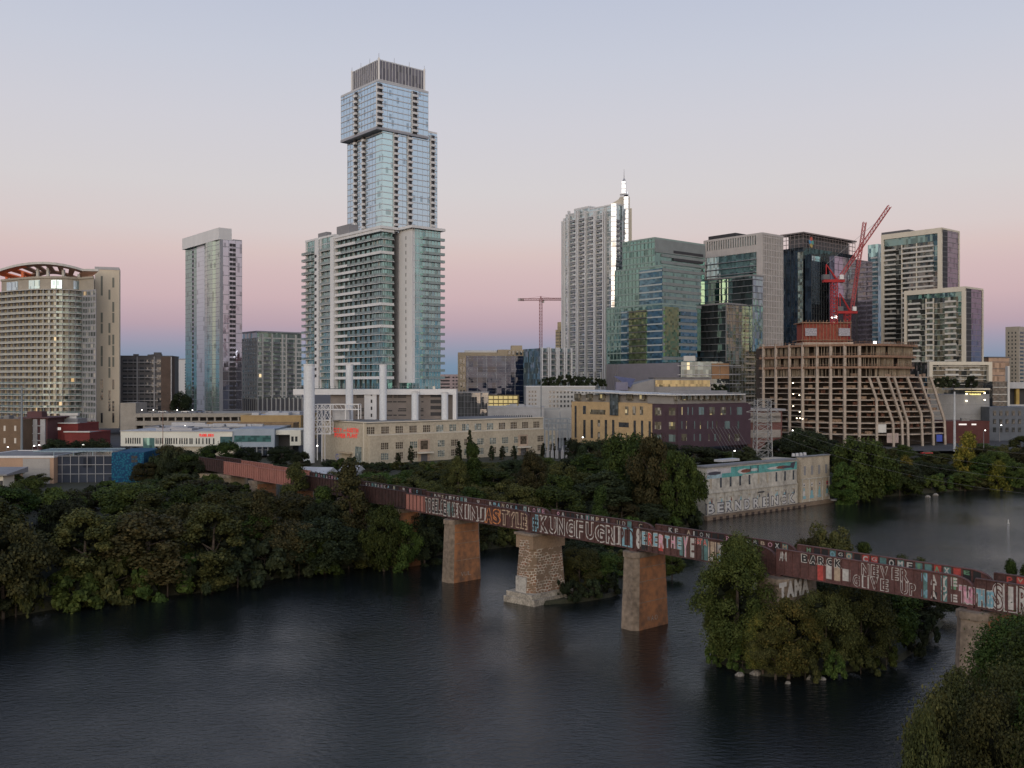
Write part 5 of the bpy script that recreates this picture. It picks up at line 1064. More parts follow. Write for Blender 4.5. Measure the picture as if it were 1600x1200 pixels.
# ================================================================ unfinished concrete building
def construction():
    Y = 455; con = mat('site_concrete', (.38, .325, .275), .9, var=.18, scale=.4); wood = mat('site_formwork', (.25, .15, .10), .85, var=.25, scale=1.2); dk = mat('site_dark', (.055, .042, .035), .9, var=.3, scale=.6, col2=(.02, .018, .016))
    r = thing('unfinished_building', 'unfinished concrete building of open floors and slanted columns with scaffolding on top', 'construction site', (wx(1340, Y), Y, 10))
    # plan: near straight face running slightly away to the left, near corner at 1330, curved right end
    def plan(pr, d=0.0):   # pr: px of the right end at this level
        pts = [(1188, Y+34), (1262, Y+8), (1343, Y-2)]
        q = [1343 + (pr-1343)*t for t in (.35, .7, 1.0)]; ys = [Y-3, Y+3, Y+14]
        P = [V((wx(p, y), y, 0)) for p, y in pts + list(zip(q, ys))]
        return P
    Yb = Y+55
    low = [(588, 1453), (606, 1460), (624, 1466), (642, 1471), (660, 1475), (678, 1477)]; top = [(538, 1432), (556, 1429), (573, 1427)]
    levels = top + low
    for i, (py, pr) in enumerate(levels):
        P = plan(pr); z = wz(py, Y); ed = [tuple(p[:2]) for p in P]; poly = ed + [(P[-1].x-6, Yb), (P[0].x+4, Yb)]
        m = MB(); m.prism(poly, z-.6, z-.05); part(r, 'floor_slab', m, con if i > 2 else wood if i == 0 else con)
        if i > 2 and i < 8:
            P2 = plan(pr + 3); zz = z - (18/F*Y)*.5; m = MB(); m.prism([tuple(p[:2]) for p in P2] + [(P2[-1].x-6, P2[-1].y+6), (P2[0].x+4, P2[0].y+6)], zz-.28, zz); part(r, 'mezzanine_slab', m, con)
            m = MB()
            for a, b in zip(P2[:-1], P2[1:]):
                fc = Face(a, b-a, (b-a).length); x = 0
                while x < fc.L-1: w = R.uniform(.4, 2.6); hh = R.uniform(.3, 2.2); fc.box(m, x, min(fc.L, x+w), zz, zz+hh, -5.5, -5.2) if R.random() < .5 else None; x += w+R.uniform(.3, 2)
            part(r, 'stored_material', m, M_red)
        # half wall / stored material strip
        if i > 2:
            m = MB()
            for a, b in zip(P[:-1], P[1:]):
                fc = Face(a, b-a, (b-a).length); x = 0
                while x < fc.L-2:
                    w = R.uniform(1.5, 5); h = R.uniform(.3, 1.5)
                    if R.random() < .6: fc.box(m, x, min(fc.L, x+w), z-.05, z+h, -2.5, -2.3, 0)
                    x += w + R.uniform(.3, 3)
            part(r, 'parapet_board', m, M_site)
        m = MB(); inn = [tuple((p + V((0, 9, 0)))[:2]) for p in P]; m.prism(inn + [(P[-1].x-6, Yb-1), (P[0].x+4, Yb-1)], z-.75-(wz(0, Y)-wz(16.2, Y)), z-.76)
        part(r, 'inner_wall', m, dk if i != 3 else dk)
    # columns: straight ones
    cols = []
    for px in (1194, 1213.5, 1235, 1255.5, 1277.5, 1298.5, 1320.5, 1343.5):
        t = (px-1188)/(1343-1188); pts = plan(1425)
        a, b = (pts[0], pts[1]) if px < 1262 else (pts[1], pts[2]); fc = Face(a, b-a, 1); p = fc.at(fc.a(px), 0, .35)
        m = MB(); zt = wz(538, p.y); m.box(p+V((-.6, 0, 9)), (1.2, 0, 0), (0, 1.3, 0), (0, 0, zt-9)); part(r, 'column', m, con)
    def pt(px, py, off=0):  # on the curved outer face at that height
        lv = sorted(low); pr = np.interp(py, [l[0] for l in lv], [l[1] for l in lv]); P = plan(pr)
        for a, b in zip(P[:-1], P[1:]):
            if a.x/a.y*F+800 <= px+.5 <= b.x/b.y*F+800+1.5: fc = Face(a, b-a, 1); q = fc.at(fc.a(px), 0, .5+off); return V((q.x, q.y, wz(py, q.y)))
        q = P[-1]; return V((wx(px, q.y), q.y, wz(py, q.y)))
    for pl in (((1357, 589), (1369, 624), (1369.5, 700)), ((1370, 589), (1394, 660), (1395, 700)), ((1385.5, 589), (1408, 658), (1409, 700)), ((1395.5, 589), (1417, 661), (1418, 700)), ((1416, 589), (1438, 648), (1440, 700)), ((1435, 589), (1456, 650), (1457, 700)), ((1452, 589), (1474, 656), (1475.5, 700))):
        m = MB()
        q = [pt(*a) for a in pl]
        for a, b in zip(q[:-1], q[1:]): m.beam(a, b, 1.0)
        part(r, 'slanted_column' if pl[0][0] != pl[1][0] else 'column', m, con)
    # dense props in the upper three floors
    m = MB()
    for (py, pr), h in zip(top[0:3], (5, 4.6, 4.2)):
        P = plan(pr); z = wz(py, Y)-.75
        for a, b in zip(P[:-1], P[1:]):
            fc = Face(a, b-a, (b-a).length); k = int(fc.L/1.3)
            for j in range(k): 
                if R.random() < .9: x = (j+R.uniform(.1, .9))*1.3; fc.box(m, x, x+.15, z-h, z, -1.2-R.uniform(0, 2.5), -.9)
    part(r, 'formwork_prop', m, mat('prop_pale', (.36, .30, .23), .8, var=.2), kind='stuff')
    # guard rails and timber edges
    m = MB()
    for (py, pr) in top:
        P = plan(pr); z = wz(py, Y)
        for a, b in zip(P[:-1], P[1:]):
            fc = Face(a, b-a, (b-a).length); fc.box(m, -.5, fc.L+.5, z-.8, z+.25, 0, .5, 0)
            for x in np.arange(0, fc.L, 2.4): fc.box(m, x, x+.12, z, z+1.7, .1, .25, 0)
            fc.box(m, 0, fc.L, z+1.0, z+1.12, .1, .2, 0)
    part(r, 'guard_rail', m, wood)
    # lower left stretch is open with paler lit spots
    for px, py in ((1239, 599), (1249, 618), (1249.5, 644), (1245, 654), (1250, 654), (1254, 655), (1239.5, 616), (1239.5, 635)):
        q = MB(); p = V((wx(px, Y+8), Y+8, wz(py, Y+8))); q.cyl(p, p+V((0, 0, .35)), .3, .3, 6); part(r, 'work_lamp', q, M['lamp'])
    # ground panels
    for x0, x1, y0, y1, mt in ((1369, 1384, 663, 676, M['offwhite']), (1385, 1402, 677, 692, M['pinkboard']), (1461, 1470, 679, 690, plain('blue_tarp', (.06, .10, .45), .6))):
        q = MB(); a = pt(x0, y1, .3); b = pt(x1, y1, .3); q.quad(a, b, b+UP*((y1-y0)/F*Y), a+UP*((y1-y0)/F*Y)); q.quad(a+V((0, .2, 0)), a+UP*((y1-y0)/F*Y)+V((0, .2, 0)), b+UP*((y1-y0)/F*Y)+V((0, .2, 0)), b+V((0, .2, 0))); part(r, 'board', q, mt)
    # core with red formwork
    Yc = Y+24; x0, x1 = wx(1253, Yc), wx(1328, Yc); z0, z1 = wz(536, Yc), wz(505, Yc); red = mat('core_red', (.27, .055, .035), .7, var=.2, scale=.8)
    m = MB(); m.box((x0+1, Yc, z0), (x1-x0-2, 0, 0), (0, 12, 0), (0, 0, z1-z0)); part(r, 'core_formwork', m, red)
    m = MB(); m.box((x0-.5, Yc-1.2, z1), (x1-x0+1, 0, 0), (0, 14, 0), (0, 0, .5)); m.box((x0-1, Yc-1.5, z0+1.2), (x1-x0+2, 0, 0), (0, 15, 0), (0, 0, .4)); [m.box((x0+i*(x1-x0)/14, Yc-1, z0), (.25, 0, 0), (0, .25, 0), (0, 0, z1-z0+1.5)) for i in range(15)]; part(r, 'platform', m, wood)
    for a, b in ((1257, 1275), (1309, 1327)): q = MB(); q.box((wx(a, Yc), Yc-1.35, wz(525, Yc)), (wx(b, Yc)-wx(a, Yc), 0, 0), (0, .2, 0), (0, 0, wz(513, Yc)-wz(525, Yc))); part(r, 'board', q, mat('banner_grey%d' % a, (.33, .33, .38), .7, var=.3, scale=1.5))
    q = MB(); q.box((wx(1252, Yc), Yc-3, wz(540, Yc)), (wx(1330, Yc)-wx(1252, Yc), 0, 0), (0, 14, 0), (0, 0, 1.6)); part(r, 'core_slab', q, con)
    for px, py, s in ((1306.5, 497, .8), (1300, 497.5, .45), (1367, 537, .75)): q = MB(); p = V((wx(px, Yc-4), Yc-4, wz(py, Yc-4))); q.cyl(p, p+V((0, 0, s*1.5)), s, s*.8, 10); part(r, 'flood_light', q, M['lampw'])
M_red = mat('site_red_board', (.26, .13, .10), .85, var=.4, scale=.9); M_site = mat('site_board', (.30, .21, .15), .85, var=.35, scale=.9); M['pinkboard'] = mat('pink_board', (.42, .34, .31), .8)
construction()

# ================================================================ cranes
def lattice(mb, a, b, w, n, m=0, t=.22):
    a, b = V(a), V(b); x = (b-a).normalized(); s = x.cross(V((0, 1, 0)))
    if s.length < .1: s = V((1, 0, 0))
    s.normalize(); q = x.cross(s).normalized(); cs = [s*w/2+q*w/2, s*w/2-q*w/2, -s*w/2-q*w/2, -s*w/2+q*w/2]
    for c in cs: mb.beam(a+c, b+c, t)
    for i in range(n):
        p0, p1 = a.lerp(b, i/n), a.lerp(b, (i+1)/n)
        for k in range(4): mb.beam(p0+cs[k], p1+cs[(k+1) % 4], t*.7); mb.beam(p0+cs[k], p0+cs[(k+1) % 4], t*.6)
def luffing(name, label, mx, Y, yb, yd, tip, aframe, redm, cw=True):
    P = lambda px, py: V((wx(px, Y), Y, wz(py, Y)))
    r = thing(name, label, 'crane', P(mx, yb), 'red luffing cranes on the unfinished building')
    m = MB(); lattice(m, P(mx, yb), P(mx, yd+2), 2.6, max(3, int((yb-yd)/6)), t=.28); part(r, 'mast', m, redm)
    m = MB(); c = P(mx, yd); m.box(c+V((-5.2, -1.4, -1.0)), (10, 0, 0), (0, 2.8, 0), (0, 0, 1.3)); part(r, 'machinery_deck', m, redm)
    m = MB(); m.box(c+V((-5.6, -1.6, .3)), (3.0, 0, 0), (0, 3.2, 0), (0, 0, 2.4)); part(r, 'counterweight', m, M['darkgrey'])
    m = MB(); m.box(c+V((2.2, -2.2, .3)), (1.8, 0, 0), (0, 1.8, 0), (0, 0, 2.2)); part(r, 'cab', m, M['white'])
    m = MB(); t = P(*tip); lattice(m, c+V((2.2, 0, .4)), t, 1.5, 22, t=.22); part(r, 'jib', m, mat('crane_jib_red', (.40, .08, .085), .8) if 'crane_jib_red' not in bpy.data.materials else bpy.data.materials['crane_jib_red'])
    m = MB(); a = P(*aframe); m.beam(c+V((1.5, -1, 0)), a, .45); m.beam(c+V((-4, -1, 0)), a, .45); m.beam(c+V((1.5, 1, 0)), a, .4); part(r, 'a_frame', m, redm)
    m = MB(); m.beam(a, c.lerp(t, .82), .12); m.beam(t, t+V((0, 0, -(t.z-c.z)*.9)), .08) if 0 else None; part(r, 'stay_cable', m, M['rail'])
redm = mat('crane_red', (.36, .022, .025), .8, var=.12)
luffing('luffing_crane', 'taller red luffing crane whose long jib reaches above the black glass tower', 1303, 462, 506, 438, (1390, 322), (1291, 413), redm)
luffing('luffing_crane', 'shorter red luffing crane with a thin steep jib behind the red formwork core', 1324, 500, 530, 487, (1351, 347), (1312, 458), redm)
def tower_crane():
    Y = 820; P = lambda px, py: V((wx(px, Y), Y, wz(py, Y))); pk = mat('crane_faded', (.34, .16, .17), .7)
    r = thing('tower_crane', 'distant hammerhead tower crane standing alone left of the spire tower', 'crane', P(845, 600))
    m = MB(); lattice(m, P(845, 600), P(845, 466), 2.4, 26, t=.4); part(r, 'mast', m, pk)
    m = MB(); lattice(m, P(845, 467.5), P(882, 467.5), 1.8, 12, t=.35); part(r, 'jib', m, pk)
    m = MB(); lattice(m, P(812, 468), P(845, 468), 1.6, 8, t=.3); part(r, 'counter_jib', m, pk); m = MB(); m.box(P(809, 470), (5.5, 0, 0), (0, 2, 0), (0, 0, 2.2)); part(r, 'counterweight', m, M['offwhite'])
    m = MB(); m.beam(P(845, 466), P(845, 463), 1.2); m.beam(P(845, 463), P(820, 467), .15); m.beam(P(845, 463), P(868, 467), .15); part(r, 'apex', m, pk); m = MB(); m.box(P(846, 473), (2.4, 0, 0), (0, 2, 0), (0, 0, 2.5)); part(r, 'cab', m, M['offwhite'])
tower_crane()

# ================================================================ graffiti covered intake building on the water
def letter3(mb, face, ch, a0, a1, z0, z1, n, cols, offs):
    for k, (c, o) in enumerate(zip(cols, offs)): letter(mb, face, ch, a0, a1, z0, z1, n+.006*k, c, o)
def intake():
    Y = 283; B = Block(1085, 1104, 1245.3, 731, Y); B.zt = 15.2; zb = 1.2; f, g = B.FR, B.FL
    C = Block(1245, 1252, 1296, 713, 0+314); C.zt = 15.9
    r = thing('intake_building', 'old concrete building on the lake shore covered in graffiti and a faded teal mural', 'building', (B.C.x, B.C.y, 0))
    w = mat('intake_concrete', (.46, .44, .39), .9, var=.22, scale=.22, streak=.3, fine=.9); w2 = mat('intake_concrete_tan', (.42, .37, .29), .9, var=.2, scale=.3, streak=.4)
    m = MB(); B.body(m, zb); part(r, 'wall', m, w); m = MB(); q = Face(C.C, C.gr, C.LR); m.prism(C.poly, zb, C.zt); m.prism([tuple(v[:2]) for v in (f.at(f.L-.1, 0, -2.5), f.at(f.L+9, 0, -2.5), f.at(f.L+9, 0, -15), f.at(f.L-.1, 0, -15))], zb, B.zt-.2); part(r, 'annex_wall', m, w2)
    m = MB(); m.prism(B.grown(1.6), -.6, zb); m.prism(C.grown(1.0), -.6, zb-.01); part(r, 'plinth', m, mat('plinth_stain', (.20, .15, .11), .9, var=.25))
    m = MB(); 
    for k in range(16): a = 1+k*3.1; f.box(m, a, a+1.3, -.4, .7, 1.55, 1.7)
    part(r, 'fender', m, mat('fender_dark', (.05, .035, .03), .9))
    m = MB(); m.prism(B.grown(.35), B.zt, B.zt+.4); m.prism(C.grown(.3), C.zt, C.zt+.35); m.prism(B.grown(-.8), B.zt+.4, B.zt+.5); part(r, 'roof', m, M['roof'])
    m = MB(); p = f.at(f.L*.35, 0, -7); m.box(p+UP*(B.zt+.5), f.u*9, -f.n*3, UP*.7); p = q.at(3, 0, -5); 
    for k in range(4): m.cyl(p+q.u*(k*2.2)+UP*C.zt, p+q.u*(k*2.2)+UP*(C.zt+1.0), .6, .5, 8)
    part(r, 'roof_vent', m, M['roofpale'])
    # ledges
    m = MB(); f.box(m, 0, f.L, 7.5, 7.8, -.1, .3); q.box(m, 0, q.L, 8.6, 8.9, -.1, .25)
    for k in range(12): a = .2+k*(f.L-.6)/11; f.box(m, a, a+.35, zb, 7.5, -.1, .22)
    for k in range(5): a = .3+k*(q.L-.8)/4; q.box(m, a, a+.4, zb, 8.6, -.1, .22)
    f.box(m, 0, f.L, 14.9, 15.2, -.1, .2); part(r, 'ledge', m, w)
    # tall windows
    n = 10
    for k in range(n):
        a = 2.0 + k*(f.L-4)/(n-1); t = MB(); f.box(t, a-.45, a+.45, 9.0, 12.0, -.02, .05); part(r, 'window', t, M['window'] if k not in (0, 5, 6) else w2)
        t = MB(); f.box(t, a-.6, a+.6, 6.0, 6.25, .02, .3); part(r, 'sill', t, w2)
    for k in range(4): a = 2+k*(q.L-4)/3; t = MB(); q.box(t, a-.6, a+.6, 10, 13, -.02, .05); part(r, 'window', t, M['grey'])
    t = MB(); g.box(t, g.L*.4, g.L*.7, 8.4, 10.6, -.02, .06); part(r, 'window', t, M['dark'])
    t = MB(); f.box(t, f.a(1183), f.a(1193), 6.1, 6.5, .25, .35); part(r, 'sign', t, M['dark'])
    # mural
    mats = [mat('mural_teal', (.10, .33, .32), .8, var=.2, scale=.5), mat('mural_pale', (.46, .45, .47), .8, var=.15, scale=.5), plain('paint_dark', (.05, .05, .07), .8), mat('paint_white', (.50, .50, .49), .8, var=.12, scale=.8), mat('paint_brown', (.20, .07, .05), .8, var=.3), plain('paint_cyan', (.18, .36, .42), .8), plain('paint_red', (.4, .04, .05), .8), mat('mural_sky', (.30, .42, .48), .8, var=.2, scale=.5)]
    m = MB(); X = lambda px: f.a(px)
    f.box(m, .1, X(1142), 13.0, 14.9, 0, .02, 1); f.box(m, .1, X(1155), 11.9, 13.0, 0, .021, 7); f.box(m, X(1142), f.L-.1, 12.3, 14.9, 0, .022, 0); f.box(m, X(1128), X(1160), 11.9, 13.2, 0, .0235, 0)
    def poly(pts, c, n): 
        i = len(m.v); 
        for px, z in pts: m.v.append(tuple(f.at(X(px), z, n)))
        m.f.append(tuple(range(i, i+len(pts)))); m.m.append(c)
    def blob(p0, p1, z0, z1, c, n): poly([(p0, (z0+z1)/2), (p0+(p1-p0)*.2, z0+(z1-z0)*.12), (p0+(p1-p0)*.6, z0), (p1, z0+(z1-z0)*.2), (p1, z1-(z1-z0)*.2), (p0+(p1-p0)*.6, z1), (p0+(p1-p0)*.2, z1-(z1-z0)*.12)], c, n)
    blob(1104.5, 1126, 12.9, 14.0, 2, .03); blob(1152, 1170, 12.5, 14.1, 3, .03); blob(1157, 1173, 12.7, 13.9, 4, .035); blob(1172, 1184, 13.0, 13.9, 3, .03); poly([(1172, 12.7), (1174, 13.9), (1172, 14.9)], 2, .036); poly([(1183.5, 12.5), (1185, 12.5), (1185, 14.8), (1183.5, 14.8)], 2, .036)
    blob(1198, 1222, 12.9, 13.8, 3, .03); blob(1212, 1232, 12.85, 13.9, 4, .035); blob(1221, 1240, 12.95, 13.7, 2, .037); poly([(1234, 13.2), (1240, 12.6), (1243, 14.8), (1236, 14.6)], 2, .038)
    # big letters along the bottom
    xs = [(1105, 1115.5), (1121.5, 1130), (1134, 1143), (1149, 1158), (1163.5, 1171), (1177.5, 1185.5), (1192.5, 1200.5), (1206, 1215.5), (1220.5, 1227.5), (1232, 1240)]
    for (p0, p1), ch in zip(xs, 'BERNDRENCK'):
        letter(m, f, ch, X(p0), X(p1), 1.75, 4.35, .03, 2, .09); letter(m, f, ch, X(p0), X(p1), 1.75, 4.35, .036, 3, .03)
    rr = random.Random(6)
    for k in range(n):   # small painted figures above the letters
        a = 2.4 + k*(f.L-4)/(n-1); c = rr.choice((2, 5, 5, 2, 4)); f.box(m, a-.35, a+.35, 4.7, 5.3, .02, .03, c); f.box(m, a-.18, a+.18, 5.3, 5.75, .02, .03, c); f.box(m, a-1.1, a-.2, 4.3, 4.7+rr.random()*.6, .02, .028, rr.choice((1, 5, 7)))
    o = part(r, 'mural', m, mats)
    m = MB(); 
    for k in range(4):
        a = 1.6+k*(q.L-3)/3; c = (3, 3, 1, 6)[k]; q.box(m, a-.5, a+.5, 6.2, 7.4, 0, .03, c); q.box(m, a-.3, a+.3, 6.5, 7.0, .03, .04, 2); q.box(m, a-.7, a+.5, 3.2, 4.8, 0, .03, 5 if k else 3); q.box(m, a-.3, a+.3, 4.8, 5.8, 0, .032, 2 if k % 2 else 5); q.box(m, a-1.2, a+1.0, 2.2, 3.2, 0, .03, rr.choice((3, 5, 7)))
    part(r, 'graffiti', m, mats)
    # small dock rail at the right
    m = MB(); p = q.at(q.L, 0, 0); m.box(p+V((0, -2, .8)), (5, 0, 0), (0, 3, 0), (0, 0, .3)); [m.beam(p+V((x, -2, 1)), p+V((x, -2, 5)), .15) for x in (3.2, 4.8)]; [m.beam(p+V((3.2, -2, z)), p+V((4.8, -2, z)), .12) for z in (2.5, 3.7, 5)]; part(r, 'dock', m, M['roofpale'])
intake()

# ================================================================ pylon, poles, lamps, wires
def pylon():
    Y = 335; P = lambda px, py, d=0: V((wx(px, Y), Y+d, wz(py, Y))); st = mat('galvanised', (.24, .25, .26), .5, metal=.3)
    r = thing('lattice_pylon', 'galvanised lattice transmission pylon between the library and the unfinished building', 'pylon', P(1195, 735))
    m = MB(); ty, by = 626, 735; tw, bw = 10.5, 12.5
    def c(k, py): t = (py-ty)/(by-ty); w = (tw+(bw-tw)*t)/F*Y; sx, sy = ((-1, -1), (1, -1), (1, 1), (-1, 1))[k]; return V((wx(1195, Y)+sx*w, Y+3+sy*w, wz(py, Y)))
    for k in range(4): m.beam(c(k, by), c(k, ty), .30)
    ys = [626, 636, 646, 655, 664, 676, 690, 704, 718, 735]
    for y0, y1 in zip(ys[:-1], ys[1:]):
        for k in range(4): j = (k+1) % 4; m.beam(c(k, y0), c(j, y1), .14); m.beam(c(j, y0), c(k, y1), .14); m.beam(c(k, y0), c(j, y0), .16)
    part(r, 'tower', m, st)
    for s in (-1, 1):
        for py in (632, 645, 657):
            q = MB(); a = V((wx(1195+s*10.5, Y), Y+3, wz(py, Y))); b = a + V((s*(2.6 if py != 645 else 3.4), 0, .2)); q.beam(a, b, .2); q.beam(a+UP*1.4, b, .15); q.beam(a+V((0, -2, 0)), b, .15); part(r, 'cross_arm', q, st)
    m = MB(); [m.beam(c(k, 626), c(k, 623), .2) for k in range(4)]; m.beam(c(0, 624), c(1, 624), .15); part(r, 'cap', m, st)
pylon()
def pole(name, label, px, Y, yt, yb, w, group=None, m=None, arm=0, lamp=None):
    x = wx(px, Y); r = thing(name, label, 'pole' if not lamp else 'street lamp', (x, Y, wz(yb, Y)), group)
    q = MB(); q.cyl((x, Y, wz(yb, Y)), (x, Y, wz(yt, Y)), w/2/F*Y*1.35, w/2/F*Y*.8, 10); part(r, 'shaft', q, m or M['stack'])
    if arm: q = MB(); q.beam((x, Y, wz(yt, Y)-.1), (x+arm, Y, wz(yt, Y)+.2), .15); part(r, 'arm', q, m or M['stack'])
    if lamp: q = MB(); p = V((x+arm, Y, wz(yt, Y))); q.cyl(p, p+V((0, 0, .3)), .26, .18, 8); part(r, 'lamp', q, lamp)
    return r
steel = mat('pole_steel', (.17, .20, .23), .5, var=.1)
pole('steel_pole', 'tall thick tapered pale steel pole before the concrete hall', 1491.5, 400, 612, 705, 3.0, m=mat('pole_pale', (.42, .45, .48), .5))
pole('steel_pole', 'tall blue grey steel pole before the maroon building near the left edge', 34, 380, 603, 706, 3.0, m=steel)
pole('steel_pole', 'thin steel pole standing beside the tall white window building', 845.5, 440, 545, 655, 1.4, m=steel)
pole('wooden_pole', 'thin brown pole in front of the white grocery building', 254.5, 370, 640, 716, 1.0, m=mat('pole_brown', (.22, .13, .10), .8))
pole('steel_pole', 'thin pale pole rising over the white slit wall above the podium', 656, 392, 610, 655, .8, m=steel)
for k, (px, Y, yt, yb, lab) in enumerate(((875, 380, 643, 700, 'steel post of the electric yard beside the power plant, the taller of two'), (886, 384, 653, 700, 'steel post of the electric yard beside the tan library wall, the shorter of two'))):
    pole('yard_post', lab, px, Y, yt, yb, 1.8, m=steel)
def yard():
    Y = 384; r = thing('substation', 'steel racks of an electric substation between the power plant and the library', 'substation', (wx(875, Y), Y, 10)); m = MB()
    for d in (0, 6, 12):
        for py in (655, 662, 672): m.beam((wx(851, Y), Y+d, wz(py, Y)), (wx(892, Y), Y+d, wz(py, Y)), .25)
        for px in (852, 858, 864, 870, 880, 890): m.beam((wx(px, Y), Y+d, 10), (wx(px, Y), Y+d, wz(655, Y)), .22)
    m.beam((wx(850, Y), Y, wz(639, Y)), (wx(875, Y), Y, wz(639, Y)), .3); part(r, 'rack', m, steel); m = MB()
    for px in (854, 861, 868, 877, 884): m.box((wx(px, Y), Y+2, 10), (1.2, 0, 0), (0, 2, 0), (0, 0, 3.2)); m.cyl((wx(px, Y)+.6, Y+3, 13.2), (wx(px, Y)+.6, Y+3, 15), .25, .15, 6)
    part(r, 'transformer', m, M['midgrey'])
yard()
lamps = [(132, 390, 695, 712, 'lamp post with a round white head left of the grocery building'), (493, 330, 697, 716, 'bright lamp post at the corner of the white side wing'), (127.5, 330, 695, 713, 'lamp post with a curved arm above the teal pavilion'),
         (51, 380, 697, 707, 'small warm lamp post near the maroon building, left of its pair'), (59, 380, 696, 707, 'small warm lamp post near the maroon building, right of its pair'), (10, 380, 699, 708, 'dim lamp post below the brown brick building'),
         (908, 350, 684, 712, 'lamp post between the power plant and the library'), (1145, 330, 705, 722, 'bright lamp post at the foot of the purple library part'), (982, 350, 688, 712, 'thin lamp post before the library undercroft'),
         (220, 520, 641, 650, 'roof deck lamp of the pale garage, first from the tan slab tower'), (238, 520, 641, 650, 'roof deck lamp of the pale garage, second from the tan slab tower'), (275, 520, 641, 650, 'roof deck lamp of the pale garage, just before the slim tower'), (299, 520, 641, 650, 'roof deck lamp of the pale garage under the slim tower'),
         (340, 405, 675, 681, 'low white lamp on the rooftops above the red sign'), (287, 415, 666, 672, 'low white lamp over the long white roof'), (1236, 350, 673, 690, 'lamp post at the dark left foot of the unfinished building'), (1537, 390, 673, 700, 'lamp post among the trees on the right shore'), (1562, 380, 665, 690, 'second lamp post among the trees on the right shore')]
for px, Y, yt, yb, lab in lamps: pole('street_lamp', lab, px, Y, yt, yb, .8, 'street lamps of the shore district', m=M['rail'], lamp=M['lampw'], arm=.6)
def wires():
    k = 0
    for (a, b, s, lab) in ((((1205, 638, 338)), (1640, 712, 260), 7, 'uppermost of four power lines sagging over the right shore'), ((1207, 650, 338), (1640, 735, 250), 8, 'second of four power lines sagging over the right shore'),
                       ((1207, 662, 338), (1640, 752, 240), 9, 'third of four power lines sagging over the right shore'), ((1205, 676, 338), (1640, 775, 225), 9, 'lowest of four power lines sagging over the right shore')):
        p, q = V((wx(a[0], a[2]), a[2], wz(a[1], a[2]))), V((wx(b[0], b[2]), b[2], wz(b[1], b[2]))); m = MB(); n = 24
        pt = lambda t: p.lerp(q, t) - UP*(s*4*t*(1-t)*.35)
        for i in range(n): m.beam(pt(i/n), pt((i+1)/n), .035)
        solo('power_line', m, M['wire'], lab, 'power line', 'power lines over the right shore')
M['wire'] = plain('wire', (.16, .16, .16), .5)
wires()
# ================================================================ ground, water, island
def lerp_shore():
    px = [(-2600, 1085), (-1400, 1065), (-900, 1050), (-300, 1005), (0, 968), (150, 942), (350, 923), (430, 903), (520, 893), (600, 879), (650, 872), (760, 858), (860, 850), (950, 843), (1060, 833), (1100, 812), (1290, 776), (1400, 776), (1480, 768), (1600, 763), (1900, 758), (2600, 750), (4200, 740)]
    out = []
    for x, y in px: Y = CAM_H*F/(y-600); out.append((wx(x, Y), Y))
    return out
SH = lerp_shore(); SX = [p[0] for p in SH]; SY = [p[1] for p in SH]
def shoreY(x): return float(np.interp(x, SX, SY))
PROF = [(-3, -2.0), (0, -.3), (2.5, 1.4), (8, 2.6), (20, 4.5), (40, 7.0), (65, 9.0), (100, 9.8), (160, 10), (400, 10), (1200, 12), (4000, 18), (9000, 26)]
def north_z(x, y): return float(np.interp(y-shoreY(x), [p[0] for p in PROF], [p[1] for p in PROF]))
